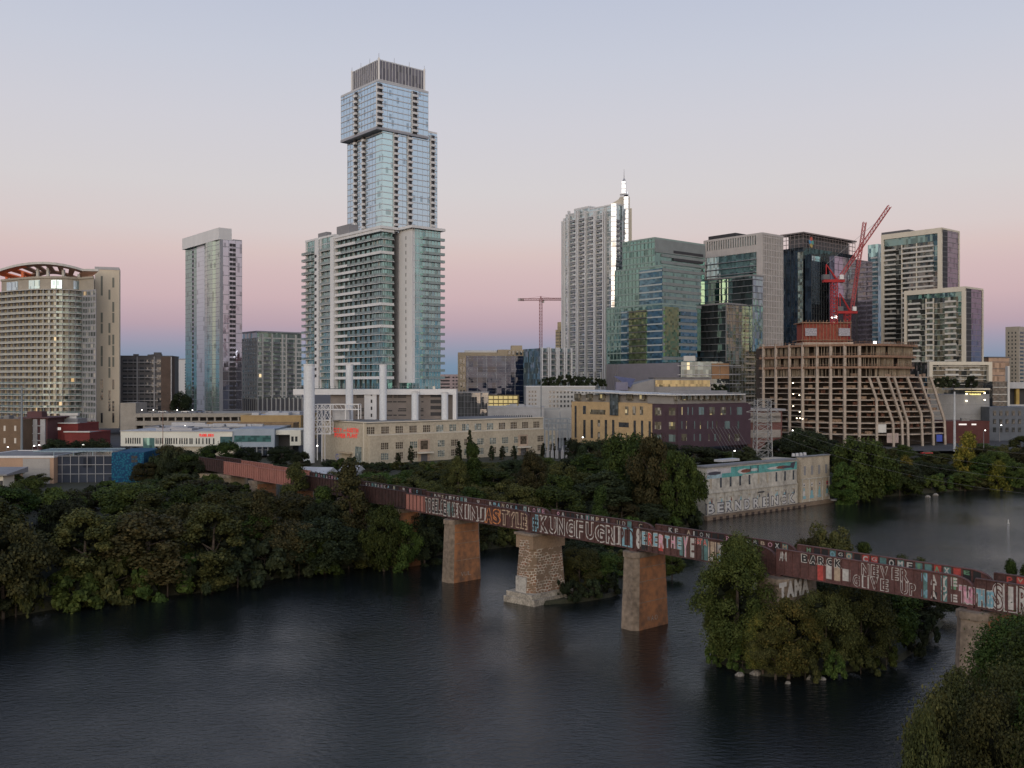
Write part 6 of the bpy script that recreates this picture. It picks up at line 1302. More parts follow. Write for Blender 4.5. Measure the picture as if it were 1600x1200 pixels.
def ground():
    xs = sorted(set([-6000, -3500, -2000, -1200, -800] + list(range(-600, 900, 12)) + [900, 1200, 2000, 3500, 6000])); v = []; f = []; rr = random.Random(1)
    for x in xs:
        for d, z in PROF:
            v.append((x, shoreY(x)+d + (rr.uniform(-1, 1) if 0 <= d < 30 else 0), z + (rr.uniform(-.25, .25) if 5 < d < 60 else 0)))
    n = len(PROF)
    for i in range(len(xs)-1):
        for j in range(n-1): f.append((i*n+j, (i+1)*n+j, (i+1)*n+j+1, i*n+j+1))
    m = MB(); m.v = v; m.f = f; m.m = [0]*len(f)
    solo('ground', m, mat('ground_soil', (.035, .034, .02), .95, var=.35, scale=.06, col2=(.016, .02, .010)), kind='structure')
    # paved city ground: street surfaces a little above the soil
    m = MB(); m.quad((-900, 385, 10.35), (1400, 470, 10.35), (2600, 2600, 15.0), (-2600, 2600, 15.0)); solo('road', m, mat('asphalt', (.055, .055, .058), .9, var=.2, scale=.1), kind='structure')
    # south bank and island
    sb = [(16, 20), (22, 45), (31, 60), (41, 75), (50, 88), (62, 99), (76, 112), (90, 124), (118, 133), (200, 150), (400, 185), (900, 220), (900, 15), (16, 15)]
    def mound(name, poly, zt, inset, c=None):
        m = MB(); n = len(poly); cx = c[0] if c else sum(p[0] for p in poly)/n; cy = c[1] if c else sum(p[1] for p in poly)/n
        rings = [(0, -.6), (.06, .7), (.2, zt*.6), (.5, zt)]
        for t, z in rings: m.v += [(p[0]+(cx-p[0])*t, p[1]+(cy-p[1])*t, z) for p in poly]
        m.v.append((cx, cy, zt))
        for r in range(len(rings)-1):
            for k in range(n): j = (k+1) % n; m.f.append((r*n+k, r*n+j, (r+1)*n+j, (r+1)*n+k)); m.m.append(0)
        b = (len(rings)-1)*n
        for k in range(n): m.f.append((b+k, b+(k+1) % n, len(m.v)-1)); m.m.append(0)
        return solo(name, m, bpy.data.materials['ground_soil'], kind='structure')
    mound('south_bank', sb, 3.0, 0, (400, 90))
    isl = []
    for x, y in ((1112, 1034), (1150, 1052), (1200, 1060), (1270, 1058), (1340, 1050), (1410, 1036), (1455, 1005), (1480, 975), (1440, 945), (1330, 930), (1230, 930), (1150, 945), (1115, 985)):
        Y = CAM_H*F/(y-600); isl.append((wx(x, Y), Y))
    mound('island', isl, 1.6, 0)
    isl2 = []
    for x, y in ((803, 944), (850, 946), (905, 942), (955, 934), (985, 922), (990, 905), (940, 895), (880, 900), (815, 915)):
        Y = CAM_H*F/(y-600); isl2.append((wx(x, Y), Y))
    mound('islet', isl2, .8, 0)
    # lake
    m = MB(); m.quad((-6000, -3000, 0), (6000, -3000, 0), (6000, 1500, 0), (-6000, 1500, 0))
    wm, n, b = newmat('lake_water'); L = n.links
    b.inputs['Base Color'].default_value = (.006, .009, .010, 1); b.inputs['Roughness'].default_value = .05; b.inputs['IOR'].default_value = 1.35
    t = N(n, 'ShaderNodeTexCoord'); mp = N(n, 'ShaderNodeMapping'); mp.inputs['Rotation'].default_value = (0, 0, -.55); mp.inputs['Scale'].default_value = (1.0, 2.1, 1); L.new(t.outputs['Object'], mp.inputs[0])
    a = N(n, 'ShaderNodeTexNoise'); a.inputs['Scale'].default_value = .7; a.inputs['Detail'].default_value = 5; a.inputs['Roughness'].default_value = .6; L.new(mp.outputs[0], a.inputs['Vector'])
    c = N(n, 'ShaderNodeTexNoise'); c.inputs['Scale'].default_value = .03; c.inputs['Detail'].default_value = 3; L.new(t.outputs['Object'], c.inputs['Vector'])
    mm = N(n, 'ShaderNodeMapRange'); mm.inputs['From Min'].default_value = .35; mm.inputs['From Max'].default_value = .7; mm.inputs['To Min'].default_value = .35; mm.inputs['To Max'].default_value = 1.0; L.new(c.outputs[0], mm.inputs[0])
    ml = N(n, 'ShaderNodeMath', operation='MULTIPLY'); L.new(a.outputs[0], ml.inputs[0]); L.new(mm.outputs[0], ml.inputs[1])
    bp = N(n, 'ShaderNodeBump'); bp.inputs['Strength'].default_value = 1.0; bp.inputs['Distance'].default_value = WAVE; L.new(ml.outputs[0], bp.inputs['Height']); L.new(bp.outputs[0], b.inputs['Normal'])
    solo('lake', m, wm, kind='structure')
    bed = MB(); bed.quad((-6000, -3000, -3), (6000, -3000, -3), (6000, 1500, -3), (-6000, 1500, -3)); solo('lake_bed', bed, bpy.data.materials['ground_soil'], kind='structure')
WAVE = .24
ground()
def hills():
    m = MB(); rr = random.Random(12); n = 90; Y = 2600
    top = [16+5*math.sin(i*.21)+3*math.sin(i*.53+1)+rr.uniform(-1, 1)*1.5 for i in range(n+1)]
    for i in range(n):
        x0, x1 = -3600+i*80, -3520+i*80; m.quad((x0, Y, 10), (x1, Y, 10), (x1, Y+60, top[i+1]+14), (x0, Y+60, top[i]+14)); m.quad((x0, Y+60, top[i]+14), (x1, Y+60, top[i+1]+14), (x1, Y+900, 12), (x0, Y+900, 12))
    solo('distant_hills', m, mat('far_wood', (.05, .06, .05), .95, var=.4, scale=.02), kind='structure')
hills()

# ================================================================ railway bridge
BU = V((.658, -.753, 0)).normalized(); BF = Face((21.9, 155.4, 0), BU, 1)
JO = [-176, -158.6, -139.7, -119, -94, -68, -52, -28.3, -2.9, 24.1, 51.9, 79.5, 107]
def zbot(s): return 13.0 + max(0, -60-s)*.0155
HG = 3.4; WID = 5.4
def bridge():
    g = mat('girder_maroon', (.080, .036, .032), .75, var=.3, scale=.8, streak=.4); gs = mat('girder_salmon', (.30, .13, .105), .8, var=.12, scale=.6, streak=.4); gd = mat('girder_dark', (.040, .018, .017), .75, var=.3, scale=.8)
    pk = mat('girder_faded', (.110, .050, .046), .8, var=.22, scale=.9, streak=.3)
    W_ = mat('spray_white', (.46, .45, .43), .8, var=.15, scale=1.2); cy = mat('spray_cyan', (.20, .38, .46), .8, var=.15, scale=1.2); og = mat('spray_orange', (.55, .22, .08), .8, var=.15, scale=1.2); pi = mat('spray_pink', (.58, .30, .38), .8, var=.2, scale=1.2)
    rd = mat('spray_red', (.45, .07, .06), .8, var=.2, scale=1.2); bk = plain('spray_black', (.02, .02, .022), .8); te = mat('spray_teal', (.10, .20, .20), .8, var=.2, scale=1); tn = mat('spray_tan', (.42, .33, .24), .8, var=.2, scale=1); gn = mat('spray_green', (.14, .28, .17), .8, var=.2, scale=1)
    PM = [W_, cy, og, pi, rd, bk, te, tn, gn, g, pk, gs]; Wh, Cy, Og, Pi, Rd, Bk, Te, Tn, Gn, Gi, Pk = range(11)
    r = thing('railway_bridge', 'rusty plate girder railway bridge covered in graffiti crossing the lake on tall piers', 'bridge', (21.9, 155.4, 0))
    rr = random.Random(11)
    def girder(s0, s1, off, curved, m_main, sal=False):
        """plate girder from s0 to s1, outer face at distance off behind the near face"""
        f = Face(BF.at(0, 0, -off), BU, 1); z0 = zbot((s0+s1)/2); s0 += .12; s1 -= .12
        def h(s):
            if not curved: return HG
            d = s1-s; rad = 2.6
            return HG if d >= rad else HG - 1.35*(1-math.sqrt(max(0, 1-((rad-d)/rad)**2)))
        ss = [s0+(s1-s0)*i/10 for i in range(11)]
        if curved: ss = sorted(set([s0+d for d in (0, .15, .4, .8, 1.4, 2.3)] + [s1-d for d in (0, .15, .4, .8, 1.4, 2.3)] + ss))
        m = MB()
        for a, b in zip(ss[:-1], ss[1:]):
            p, q = f.at(a, 0, 0), f.at(b, 0, 0); n = -f.n*.12
            m.prism([tuple(v[:2]) for v in (p, q, q+n, p+n)], z0, [z0+h(a), z0+h(b), z0+h(b), z0+h(a)])
        web = part(r, 'girder', m, m_main)
        m = MB()
        for a, b in zip(ss[:-1], ss[1:]): m.beam(f.at(a, z0+h(a)+.06, -.06), f.at(b, z0+h(b)+.06, -.06), .52, h=.12)
        m.beam(f.at(s0, z0-.05, -.06), f.at(s1, z0-.05, -.06), .52, h=.14); part(web, 'flange', m, m_main)
        k = max(4, round((s1-s0)/1.27)); m = MB()
        for i in range(k+1):
            a = s0+(s1-s0)*i/k; f.box(m, a-.045, a+.045, z0+.02, z0+h(min(max(a, s0+.01), s1-.01))-.02, -.27, .15)
        part(web, 'stiffener', m, m_main)
        return web, f, z0, s0, s1, k
    webs = []
    for i in range(len(JO)-1):
        s0, s1 = JO[i], JO[i+1]; cur = s0 > -60
        mm = gs if i in (1, 2) else gd if i in (0, 3, 4) else g
        if i == 9: mm = pk
        if i == 10: mm = g
        near = girder(s0, s1, 0, cur, mm); far = girder(s0, s1, WID, cur, mm); webs.append((near, far))
        m = MB(); z0 = zbot((s0+s1)/2)
        for k in range(int((s1-s0)/.62)): p = BF.at(s0+.2+k*.62, z0+1.0, -.4); m.box(p, BU*.26, -BF.n*(WID-.9), UP*.22)
        part(r, 'sleepers', m, M['sleeper'])
        m = MB(); [m.beam(BF.at(s0, z0+1.3, -WID/2+d), BF.at(s1, z0+1.3, -WID/2+d), .09, h=.16) for d in (-.72, .72)]; part(r, 'rail_track', m, M['railsteel'])
        m = MB(); [m.beam(BF.at(s0+1+k*(s1-s0-2)/4, z0+.5, -.3), BF.at(s0+1+k*(s1-s0-2)/4, z0+.5, -WID+.1), .35, h=.8) for k in range(5)]; part(r, 'cross_beam', m, mm)
    # ---- writing on the near face
    global JIT
    JIT = .07; f = BF; X = f.a
    def patch(m, p0, p1, t0, t1, c, n=.012):
        a, b = X(p0), X(p1); z = zbot((a+b)/2); f.box(m, a, b, z+HG*t0, z+HG*t1, -.01, n, c)
    def L3(m, ch, p0, p1, t0, t1, cols, offs, n=.02, fc=f):
        a, b = fc.a(p0), fc.a(p1); z = zbot((a+b)/2)
        for k, (c, o) in enumerate(zip(cols, offs)): letter(m, fc, ch, a, b, z+HG*t0, z+HG*t1, n+.008*k, c, o)
    DBL = (.082, .022); 
    # first painted word, near the joint
    m = MB(); patch(m, 634, 664, .03, .97, 11); part(webs[5][0][0], 'painted_panel', m, PM); m = MB()
    for i, ch in enumerate('TOGELCE'):
        p = 664.5+i*4.7; L3(m, ch, p+.4, p+4.3, .12, .9, (Wh, Bk), (.075, .02))
    for i in range(5): L3(m, 'ANHMN'[i], 698+i*2.2, 701.2+i*2.2, .1, .85, (Wh, Te), (.06, .01))
    part(webs[5][0][0], 'graffiti', m, PM)
    m = MB(); seq = [('#', 707, 714.5, Wh), ('N', 715.5, 724, Wh), ('I', 725, 734, Wh), ('N', 735, 746, Wh), ('J', 748, 757, Wh), ('A', 758.5, 769, Og), ('S', 770.5, 781, Og), ('T', 783, 793, Tn), ('Y', 795, 804, Tn), ('L', 806.5, 814, Tn), ('E', 815, 823, Tn)]
    for ch, a, b, c in seq: L3(m, ch, a+.5, b-.5, .12, .82, (c, Gi), DBL)
    part(webs[6][0][0], 'graffiti', m, PM)
    m = MB(); seq = [('#', 832.5, 841, Cy), ('K', 842.5, 854, Wh), ('U', 857.5, 869, Wh), ('N', 871.5, 882, Wh), ('G', 885.5, 897.5, Wh), ('F', 901.5, 911.5, Wh), ('U', 916, 928, Wh), ('G', 930.5, 945, Wh), ('R', 947.5, 959, Wh), ('I', 957, 970, Wh), ('P', 969, 975.5, Wh), ('1', 976.5, 984, Cy)]
    for ch, a, b, c in seq: L3(m, ch, a+.7, b-.7, .12, .86, (c, Gi if ch != '#' else Bk), DBL)
    part(webs[7][0][0], 'graffiti', m, PM)
    m = MB()
    for p0, p1, t0, t1, c in ((1028, 1036, .1, .85, Rd), (1062, 1072, .05, .9, Te), (1076, 1086, .05, .9, Pk), (1096.5, 1106, .02, .98, Te), (1106.5, 1116, .02, .9, Tn), (1117, 1127, .02, .9, Tn), (1128, 1168, .05, .95, Bk), (1143, 1153, .1, .5, Te), (1002, 1012, .02, .98, Bk), (1170, 1180, .1, .9, Te), (1181, 1190, .1, .9, Gi)): patch(m, p0, p1, t0, t1, c)
    for ch, a, b, c, t0, t1 in (('8', 995, 1001, Wh, .1, .95), ('E', 1004, 1010, Cy, .3, .85), ('R', 1013, 1019.5, Rd, .3, .85), ('E', 1021.5, 1027, Cy, .3, .85), ('R', 1030, 1037, Pi, .3, .85), ('T', 1039.5, 1046, Cy, .35, .85), ('H', 1048, 1054.5, Pi, .35, .85), ('E', 1057.5, 1064, Cy, .35, .85), ('Y', 1067.5, 1074.5, Pi, .05, .88), ('E', 1078, 1084, Wh, .1, .85), ('S', 1087, 1092, Rd, .7, .95), ('T', 1092, 1097, Rd, .7, .95), ('A', 1099, 1104, Rd, .68, .93), ('L', 1108, 1113, Wh, .1, .6), ('M', 1119.5, 1127, Wh, .5, .85), ('E', 1129.5, 1136, Wh, .5, .85), ('N', 1139, 1146, Wh, .5, .85), ('O', 1120, 1127, Cy, .08, .4), ('S', 1130, 1136, Cy, .08, .4), ('R', 1139, 1146, Cy, .08, .4)):
        L3(m, ch, a, b, t0, t1, (Wh, c), (.06, .022))
    part(webs[8][0][0], 'graffiti', m, PM)
    # fourth water span: painted panels and NEVER GIVE UP
    m = MB()
    for p0, p1, t0, t1, c in ((1252.5, 1263, .62, .95, Bk), (1265.5, 1276, .55, .98, Bk), (1277.5, 1289, .0, .62, Rd), (1277.5, 1289, .62, .95, Bk), (1291, 1301.5, .12, .7, Wh), (1291, 1301.5, .7, .97, Bk), (1303.5, 1314, .1, .72, Tn), (1303.5, 1314, .72, .97, Bk), (1316.5, 1328.5, .15, .62, Wh), (1441, 1449, .0, .95, Te), (1455, 1464, .0, .3, Bk), (1470, 1480, .0, .95, Te), (1486, 1494, .5, .95, Gn)): patch(m, p0, p1, t0, t1, c)
    for ch, a, b in (('A', 1218, 1223), ('M', 1222, 1229)): L3(m, ch, a, b, .55, .92, (Wh,), (.01,))
    for ch, a, b in (('B', 1253.5, 1262), ('A', 1266.5, 1275), ('R', 1279, 1287.5), ('C', 1292.5, 1300.5), ('K', 1305, 1313)): L3(m, ch, a, b, .66, .94, (Wh, Bk), (.10, .03))
    for ch, a, b in (('N', 1347, 1357.5), ('E', 1362, 1371.5), ('V', 1376.5, 1386.5), ('E', 1394.5, 1403), ('R', 1407.5, 1418)): L3(m, ch, a, b, .52, .93, (Wh, Pk, ), (.06, .014))
    for ch, a, b in (('G', 1333.5, 1342.5), ('I', 1344, 1360.5), ('V', 1361, 1371), ('E', 1377, 1387), ('U', 1408, 1418), ('P', 1422, 1430)): L3(m, ch, a, b, .04, .44, (Wh, Pk), (.06, .014))
    for cx, top, mid, bot, c in ((1444.5, 'N', '', 'M', Cy), (1459, 'A', 'T', 'A', Wh), (1475, 'Y', 'O', 'V', Wh), (1491, 'E', '', 'E', Wh)):
        for ch, t0, t1 in ((top, .63, .9), (mid, .36, .58), (bot, .06, .30)):
            if ch: L3(m, ch, cx-4, cx+4, t0, t1, (c,), (.05,))
    for i, ch in enumerate('TUS'): L3(m, ch, 1500+i*7.5, 1509+i*7.5, .12, .62, (Wh, Pi), (.11, .06))
    part(webs[9][0][0], 'graffiti', m, PM)
    m = MB()
    for i, ch in enumerate('THUGS'): L3(m, ch, 1526+i*5, 1533+i*5, .1, .62, (Wh, Cy), (.09, .04))
    for ch, a, b in (('S', 1553.5, 1565.5), ('I', 1566, 1592), ('R', 1592, 1606)): L3(m, ch, a, b, .12, .9, (Wh, Pk, Wh), (.09, .065, .01))
    part(webs[10][0][0], 'graffiti', m, PM)
    # ---- writing on the inner face of the far girder, one small mark per panel
    ff = Face(BF.at(0, 0, -WID+.28-.27), BU, 1)
    texts = {3: 'IUNOSLAC', 4: 'JOSHTREK', 5: 'YORNSAE', 6: 'SUBURBANOKANDLOVE', 7: 'COALSTRIMPSLOUDEX', 8: 'MIKESALONEMRNECRBOX', 9: 'SHAMOGOMCOMEUNITAXBE', 10: 'KPVSLEWAND'}
    for i in range(3, 11):
        web, fc, z0, s0, s1, k = webs[i][1]; fc = Face(BF.at(0, 0, -WID), BU, 1); m = MB(); t = texts[i]
        for j in range(k):
            a = s0+(s1-s0)*(j+.12)/k; b = s0+(s1-s0)*(j+.88)/k
            if min(a-s0, s1-b) < 1.3: continue
            bgc = rr.choice((Bk, Bk, Bk, Gi, Gi, Bk, Te) if i < 9 else (Bk, Bk, Te, Rd, Gi)); fc.box(m, a, b, z0+1.9, z0+HG-.02, -.01, .012, bgc)
            if rr.random() < .66:
                c = rr.choice((Wh, Wh, Wh, Wh, Cy, Tn, Pi)) if i < 9 else rr.choice((Wh, Gn, Rd, Cy, Tn)); ch = t[j % len(t)]
                if i == 9 and 9 <= j <= 13: ch = 'GCOME'[j-9]; c = Wh
                hh = rr.uniform(.4, .8); letter(m, fc, ch, a+.1, b-rr.uniform(.1, .3), z0+HG-.25-hh, z0+HG-.2, .02, c, rr.uniform(.0, .05))
        part(web, 'graffiti', m, PM)
    JIT = 0.0
    # ---- piers
    rust = mat('pier_rust', (.29, .125, .052), .9, var=.28, scale=.35, streak=.25, fine=1.0, col2=(.12, .07, .045)); pg = mat('pier_grey', (.215, .170, .130), .9, var=.25, scale=.4, streak=.3, fine=1.5)
    stone, n, b = newmat('pier_stone'); L = n.links; uv = N(n, 'ShaderNodeUVMap'); nz = N(n, 'ShaderNodeTexNoise'); nz.inputs['Scale'].default_value = .5; L.new(uv.outputs[0], nz.inputs['Vector'])
    va = N(n, 'ShaderNodeVectorMath', operation='SCALE'); va.inputs['Scale'].default_value = 1.1; L.new(nz.outputs['Color'], va.inputs[0]); vb = N(n, 'ShaderNodeVectorMath', operation='ADD'); L.new(uv.outputs[0], vb.inputs[0]); L.new(va.outputs[0], vb.inputs[1])
    br = N(n, 'ShaderNodeTexBrick'); br.inputs['Scale'].default_value = 1.0; br.inputs['Brick Width'].default_value = .75; br.inputs['Row Height'].default_value = .5; br.inputs['Mortar Size'].default_value = .07; br.inputs['Mortar Smooth'].default_value = .3
    br.inputs['Color1'].default_value = (.16, .12, .08, 1); br.inputs['Color2'].default_value = (.22, .10, .055, 1); br.inputs['Mortar'].default_value = (.46, .42, .35, 1); L.new(vb.outputs[0], br.inputs['Vector'])
    n3 = N(n, 'ShaderNodeTexNoise'); n3.inputs['Scale'].default_value = .7; n3.inputs['Detail'].default_value = 4; L.new(uv.outputs[0], n3.inputs['Vector']); rp = N(n, 'ShaderNodeMapRange'); rp.inputs['From Min'].default_value = .45; rp.inputs['From Max'].default_value = .6; L.new(n3.outputs[0], rp.inputs[0])
    mx = N(n, 'ShaderNodeMix', data_type='RGBA'); mx.inputs[7].default_value = (.17, .12, .08, 1); L.new(rp.outputs[0], mx.inputs[0]); L.new(br.outputs['Color'], mx.inputs[6]); L.new(mx.outputs[2], b.inputs['Base Color']); b.inputs['Roughness'].default_value = .95
    def pier(s, zt, hw, hl, taper=.16, z0=-2, mats=None, cap=True):
        c = BF.at(s, 0, -WID/2); N_ = BF.n; mats = mats or [rust, pg]
        def ring(k, z): 
            a, b = hw*k, hl*k; ch = a*.45
            return [c + BU*x + N_*y + UP*z for x, y in ((-a, -b+ch), (-a+ch, -b), (a-ch, -b), (a, -b+ch), (a, b-ch), (a-ch, b), (-a+ch, b), (-a, b-ch))]
        m = MB(); zs = [z0, 0, zt*.25, zt*.5, zt*.75, zt]; ks = [1+taper*(1-max(0, z)/zt) for z in zs]
        R_ = [ring(k, z) for k, z in zip(ks, zs)]
        for a, b_ in zip(R_[:-1], R_[1:]):
            for k in range(8):
                j = (k+1) % 8; nrm = (a[j]-a[k]).cross(UP); mi = 0 if abs(nrm.normalized().dot(BU)) > .95 else 1
                m.quad(a[k], a[j], b_[j], b_[k], mi)
        i = len(m.v); m.v += [tuple(p) for p in R_[-1]]; m.f.append(tuple(range(i, i+8))); m.m.append(1)
        o = part(r, 'pier', m, mats)
        if cap:
            m = MB(); 
            for k in range(8): pass
            q0 = ring(1.07, zt-.9); q1 = ring(1.07, zt-.02); 
            m.prism([tuple(p[:2]) for p in q0], zt-.9, zt-.05); part(o, 'pier_cap', m, pg)
            m = MB(); 
            for z in (zt*.35, zt*.62, zt*.8): kk = 1+taper*(1-z/zt)+.012; m.prism([tuple(p[:2]) for p in ring(kk, 0)], z-.05, z+.05)
            part(o, 'joint_line', m, mats[0] if False else pg)
        for y in (-WID/2+.1, WID/2-.1):
            m = MB(); m.box(c+BU*(-.8)+N_*(y-.4)+UP*(zt-.06), BU*1.6, N_*.8, UP*(12.86-zt+.08) if zt < 12.9 else UP*.1); part(o, 'bearing', m, g)
        return o, c
    pier(-52, 12.6, 1.6, 3.7); pier(-2.9, 12.6, 1.7, 3.9)
    o, c = pier(-28.3, 12.5, 2.2, 3.9, taper=.30, mats=[stone, stone], cap=False)
    m = MB(); N_ = BF.n; cc = c
    m.prism([tuple((cc + BU*x + N_*y)[:2]) for x, y in ((-2.35, -4.0), (2.35, -4.0), (2.35, 4.0), (-2.35, 4.0))], 9.9, 12.62); part(o, 'concrete_top', m, mat('pier_beige', (.27, .19, .125), .9, var=.15)); m = MB(); m.prism([tuple((cc + BU*x + N_*y)[:2]) for x, y in ((-2.6, -4.3), (2.6, -4.3), (2.6, 4.3), (-2.6, 4.3))], 12.3, 12.7); part(o, 'pier_cap', m, pg)
    m = MB(); m.prism([tuple((cc + BU*x + N_*y)[:2]) for x, y in ((-3.9, -5.6), (3.2, -6), (3.9, 5.2), (-3.2, 6.3))], -1, 1.1); m.prism([tuple((cc + BU*x + N_*y)[:2]) for x, y in ((-3.2, -5.3), (3.0, -5.5), (3.3, 5.2), (-3.0, 5.8))], 1.1, 2.0); part(o, 'footing', m, mat('footing_stone', (.34, .31, .26), .95, var=.3, scale=.8))
    fn = Face(c + N_*4.98 - BU*1.6, BU, 1); m = MB(); fn.box(m, .2, 3.0, 2.0, 4.8, -1.2, -.05); part(o, 'white_render', m, mat('old_render', (.42, .40, .36), .9, var=.2, scale=1.0))
    p4, c4 = pier(24.1, 12.6, 2.6, 4.6, mats=[pg, pg]); pier(51.9, 12.6, 1.8, 4.1)
    fs = Face(c4 + BU*2.95 + N_*3.9, -N_, 1); m = MB(); word(m, fs, 'TAMA', fs.a(1216), fs.a(1263), 10.3, 12.3, .12, 0, off=.07); part(p4, 'graffiti', m, PM)
    pgl = mat('faded_marker', (.34, .30, .26), .9, var=.3, scale=2)
    for s, lab in ((-2.9, 'W A O'), (-52, 'V U L')):
        k = 1.14; hw = 1.7 if s > -10 else 1.6; c = BF.at(s, 0, -WID/2); fs = Face(c + BU*(hw*k+.02) + N_*2.4, -N_, 1); m = MB(); word(m, fs, lab.replace(' ', ''), .6, 3.4, 1.2, 2.0, .08, 0, off=.0); part(r, 'graffiti', m, [pgl])
    for s in (-72, -94, -119): pier(s, zbot(s)-.4, 1.5, 3.4, taper=.06, z0=2, mats=[rust, pg])
    pier(-139.7, zbot(-139.7)-.4, 2.0, 3.6, taper=.05, z0=2, mats=[rust, pg]); pier(-158.6, zbot(-158.6)-.4, 3.4, 3.6, taper=.05, z0=2, mats=[mat('abutment_tan', (.26, .20, .13), .9, var=.2)]*2)
    pier(79.5, 12.6, 1.8, 3.9); pier(107, 12.6, 1.8, 3.9)
    # abutment
    m = MB(); a = BF.at(-176, 0, 1.5); b_ = BF.at(-160, 0, 1.5); m.prism([tuple(v[:2]) for v in (a, b_, b_-N_*9, a-N_*9)], 6, [zbot(-176)-1.5, zbot(-160)-.6, zbot(-160)-.6, zbot(-176)-1.5]); part(r, 'abutment', m, bpy.data.materials['abutment_tan'])
    # far embankment end of the deck continues on land
M['sleeper'] = mat('sleeper_wood', (.07, .055, .045), .9, var=.25); M['railsteel'] = plain('rail_steel', (.14, .11, .10), .5, .6)
bridge()
# ================================================================ trees
def leaf_mat(name, c1, c2, c3):
    m, n, b = newmat(name); L = n.links; ge = N(n, 'ShaderNodeNewGeometry'); oi = N(n, 'ShaderNodeObjectInfo'); t = N(n, 'ShaderNodeTexCoord')
    no = N(n, 'ShaderNodeTexNoise'); no.inputs['Scale'].default_value = .45; no.inputs['Detail'].default_value = 2; L.new(t.outputs['Object'], no.inputs['Vector'])
    r = N(n, 'ShaderNodeValToRGB'); e = r.color_ramp.elements; e[0].color = (*c1, 1); e[0].position = .25; e[1].color = (*c3, 1); e[1].position = .85; k = e.new(.55); k.color = (*c2, 1)
    a = N(n, 'ShaderNodeMath', operation='MULTIPLY_ADD'); a.inputs[1].default_value = .5; L.new(ge.outputs['Random Per Island'], a.inputs[0]); L.new(no.outputs[0], a.inputs[2])
    a2 = N(n, 'ShaderNodeMath', operation='SUBTRACT'); a2.inputs[1].default_value = .22; L.new(a.outputs[0], a2.inputs[0]); L.new(a2.outputs[0], r.inputs[0])
    h = N(n, 'ShaderNodeHueSaturation'); hv = N(n, 'ShaderNodeMapRange'); hv.inputs['To Min'].default_value = .45; hv.inputs['To Max'].default_value = 1.06; L.new(oi.outputs['Random'], hv.inputs[0]); L.new(hv.outputs[0], h.inputs['Value'])
    hh = N(n, 'ShaderNodeMapRange'); hh.inputs['To Min'].default_value = .475; hh.inputs['To Max'].default_value = .515; w = N(n, 'ShaderNodeMath', operation='FRACT'); w2 = N(n, 'ShaderNodeMath', operation='MULTIPLY'); w2.inputs[1].default_value = 7.3
    L.new(oi.outputs['Random'], w2.inputs[0]); L.new(w2.outputs[0], w.inputs[0]); L.new(w.outputs[0], hh.inputs[0]); L.new(hh.outputs[0], h.inputs['Hue']); L.new(r.outputs[0], h.inputs['Color']); L.new(h.outputs[0], b.inputs['Base Color'])
    b.inputs['Roughness'].default_value = .75; b.inputs['Specular IOR Level'].default_value = .15
    return m
LG = leaf_mat('leaf_green', (.026, .046, .011), (.050, .082, .018), (.088, .122, .030))
LO = leaf_mat('leaf_olive', (.036, .044, .015), (.066, .076, .024), (.115, .115, .036))
LB = leaf_mat('leaf_brownish', (.028, .030, .013), (.050, .049, .019), (.082, .070, .026))
LI = leaf_mat('leaf_island', (.040, .056, .014), (.072, .092, .022), (.12, .135, .036))
LY = leaf_mat('leaf_yellow', (.075, .085, .015), (.14, .14, .022), (.25, .21, .035))
LD = leaf_mat('leaf_dark', (.016, .024, .012), (.028, .040, .018), (.045, .058, .026))
LF = leaf_mat('leaf_autumn', (.055, .065, .018), (.10, .105, .026), (.18, .15, .036))
LC = leaf_mat('light_block_core', (.010, .013, .007), (.012, .016, .008), (.016, .020, .010))
bark = mat('bark', (.09, .07, .055), .95, var=.25, scale=1.0)
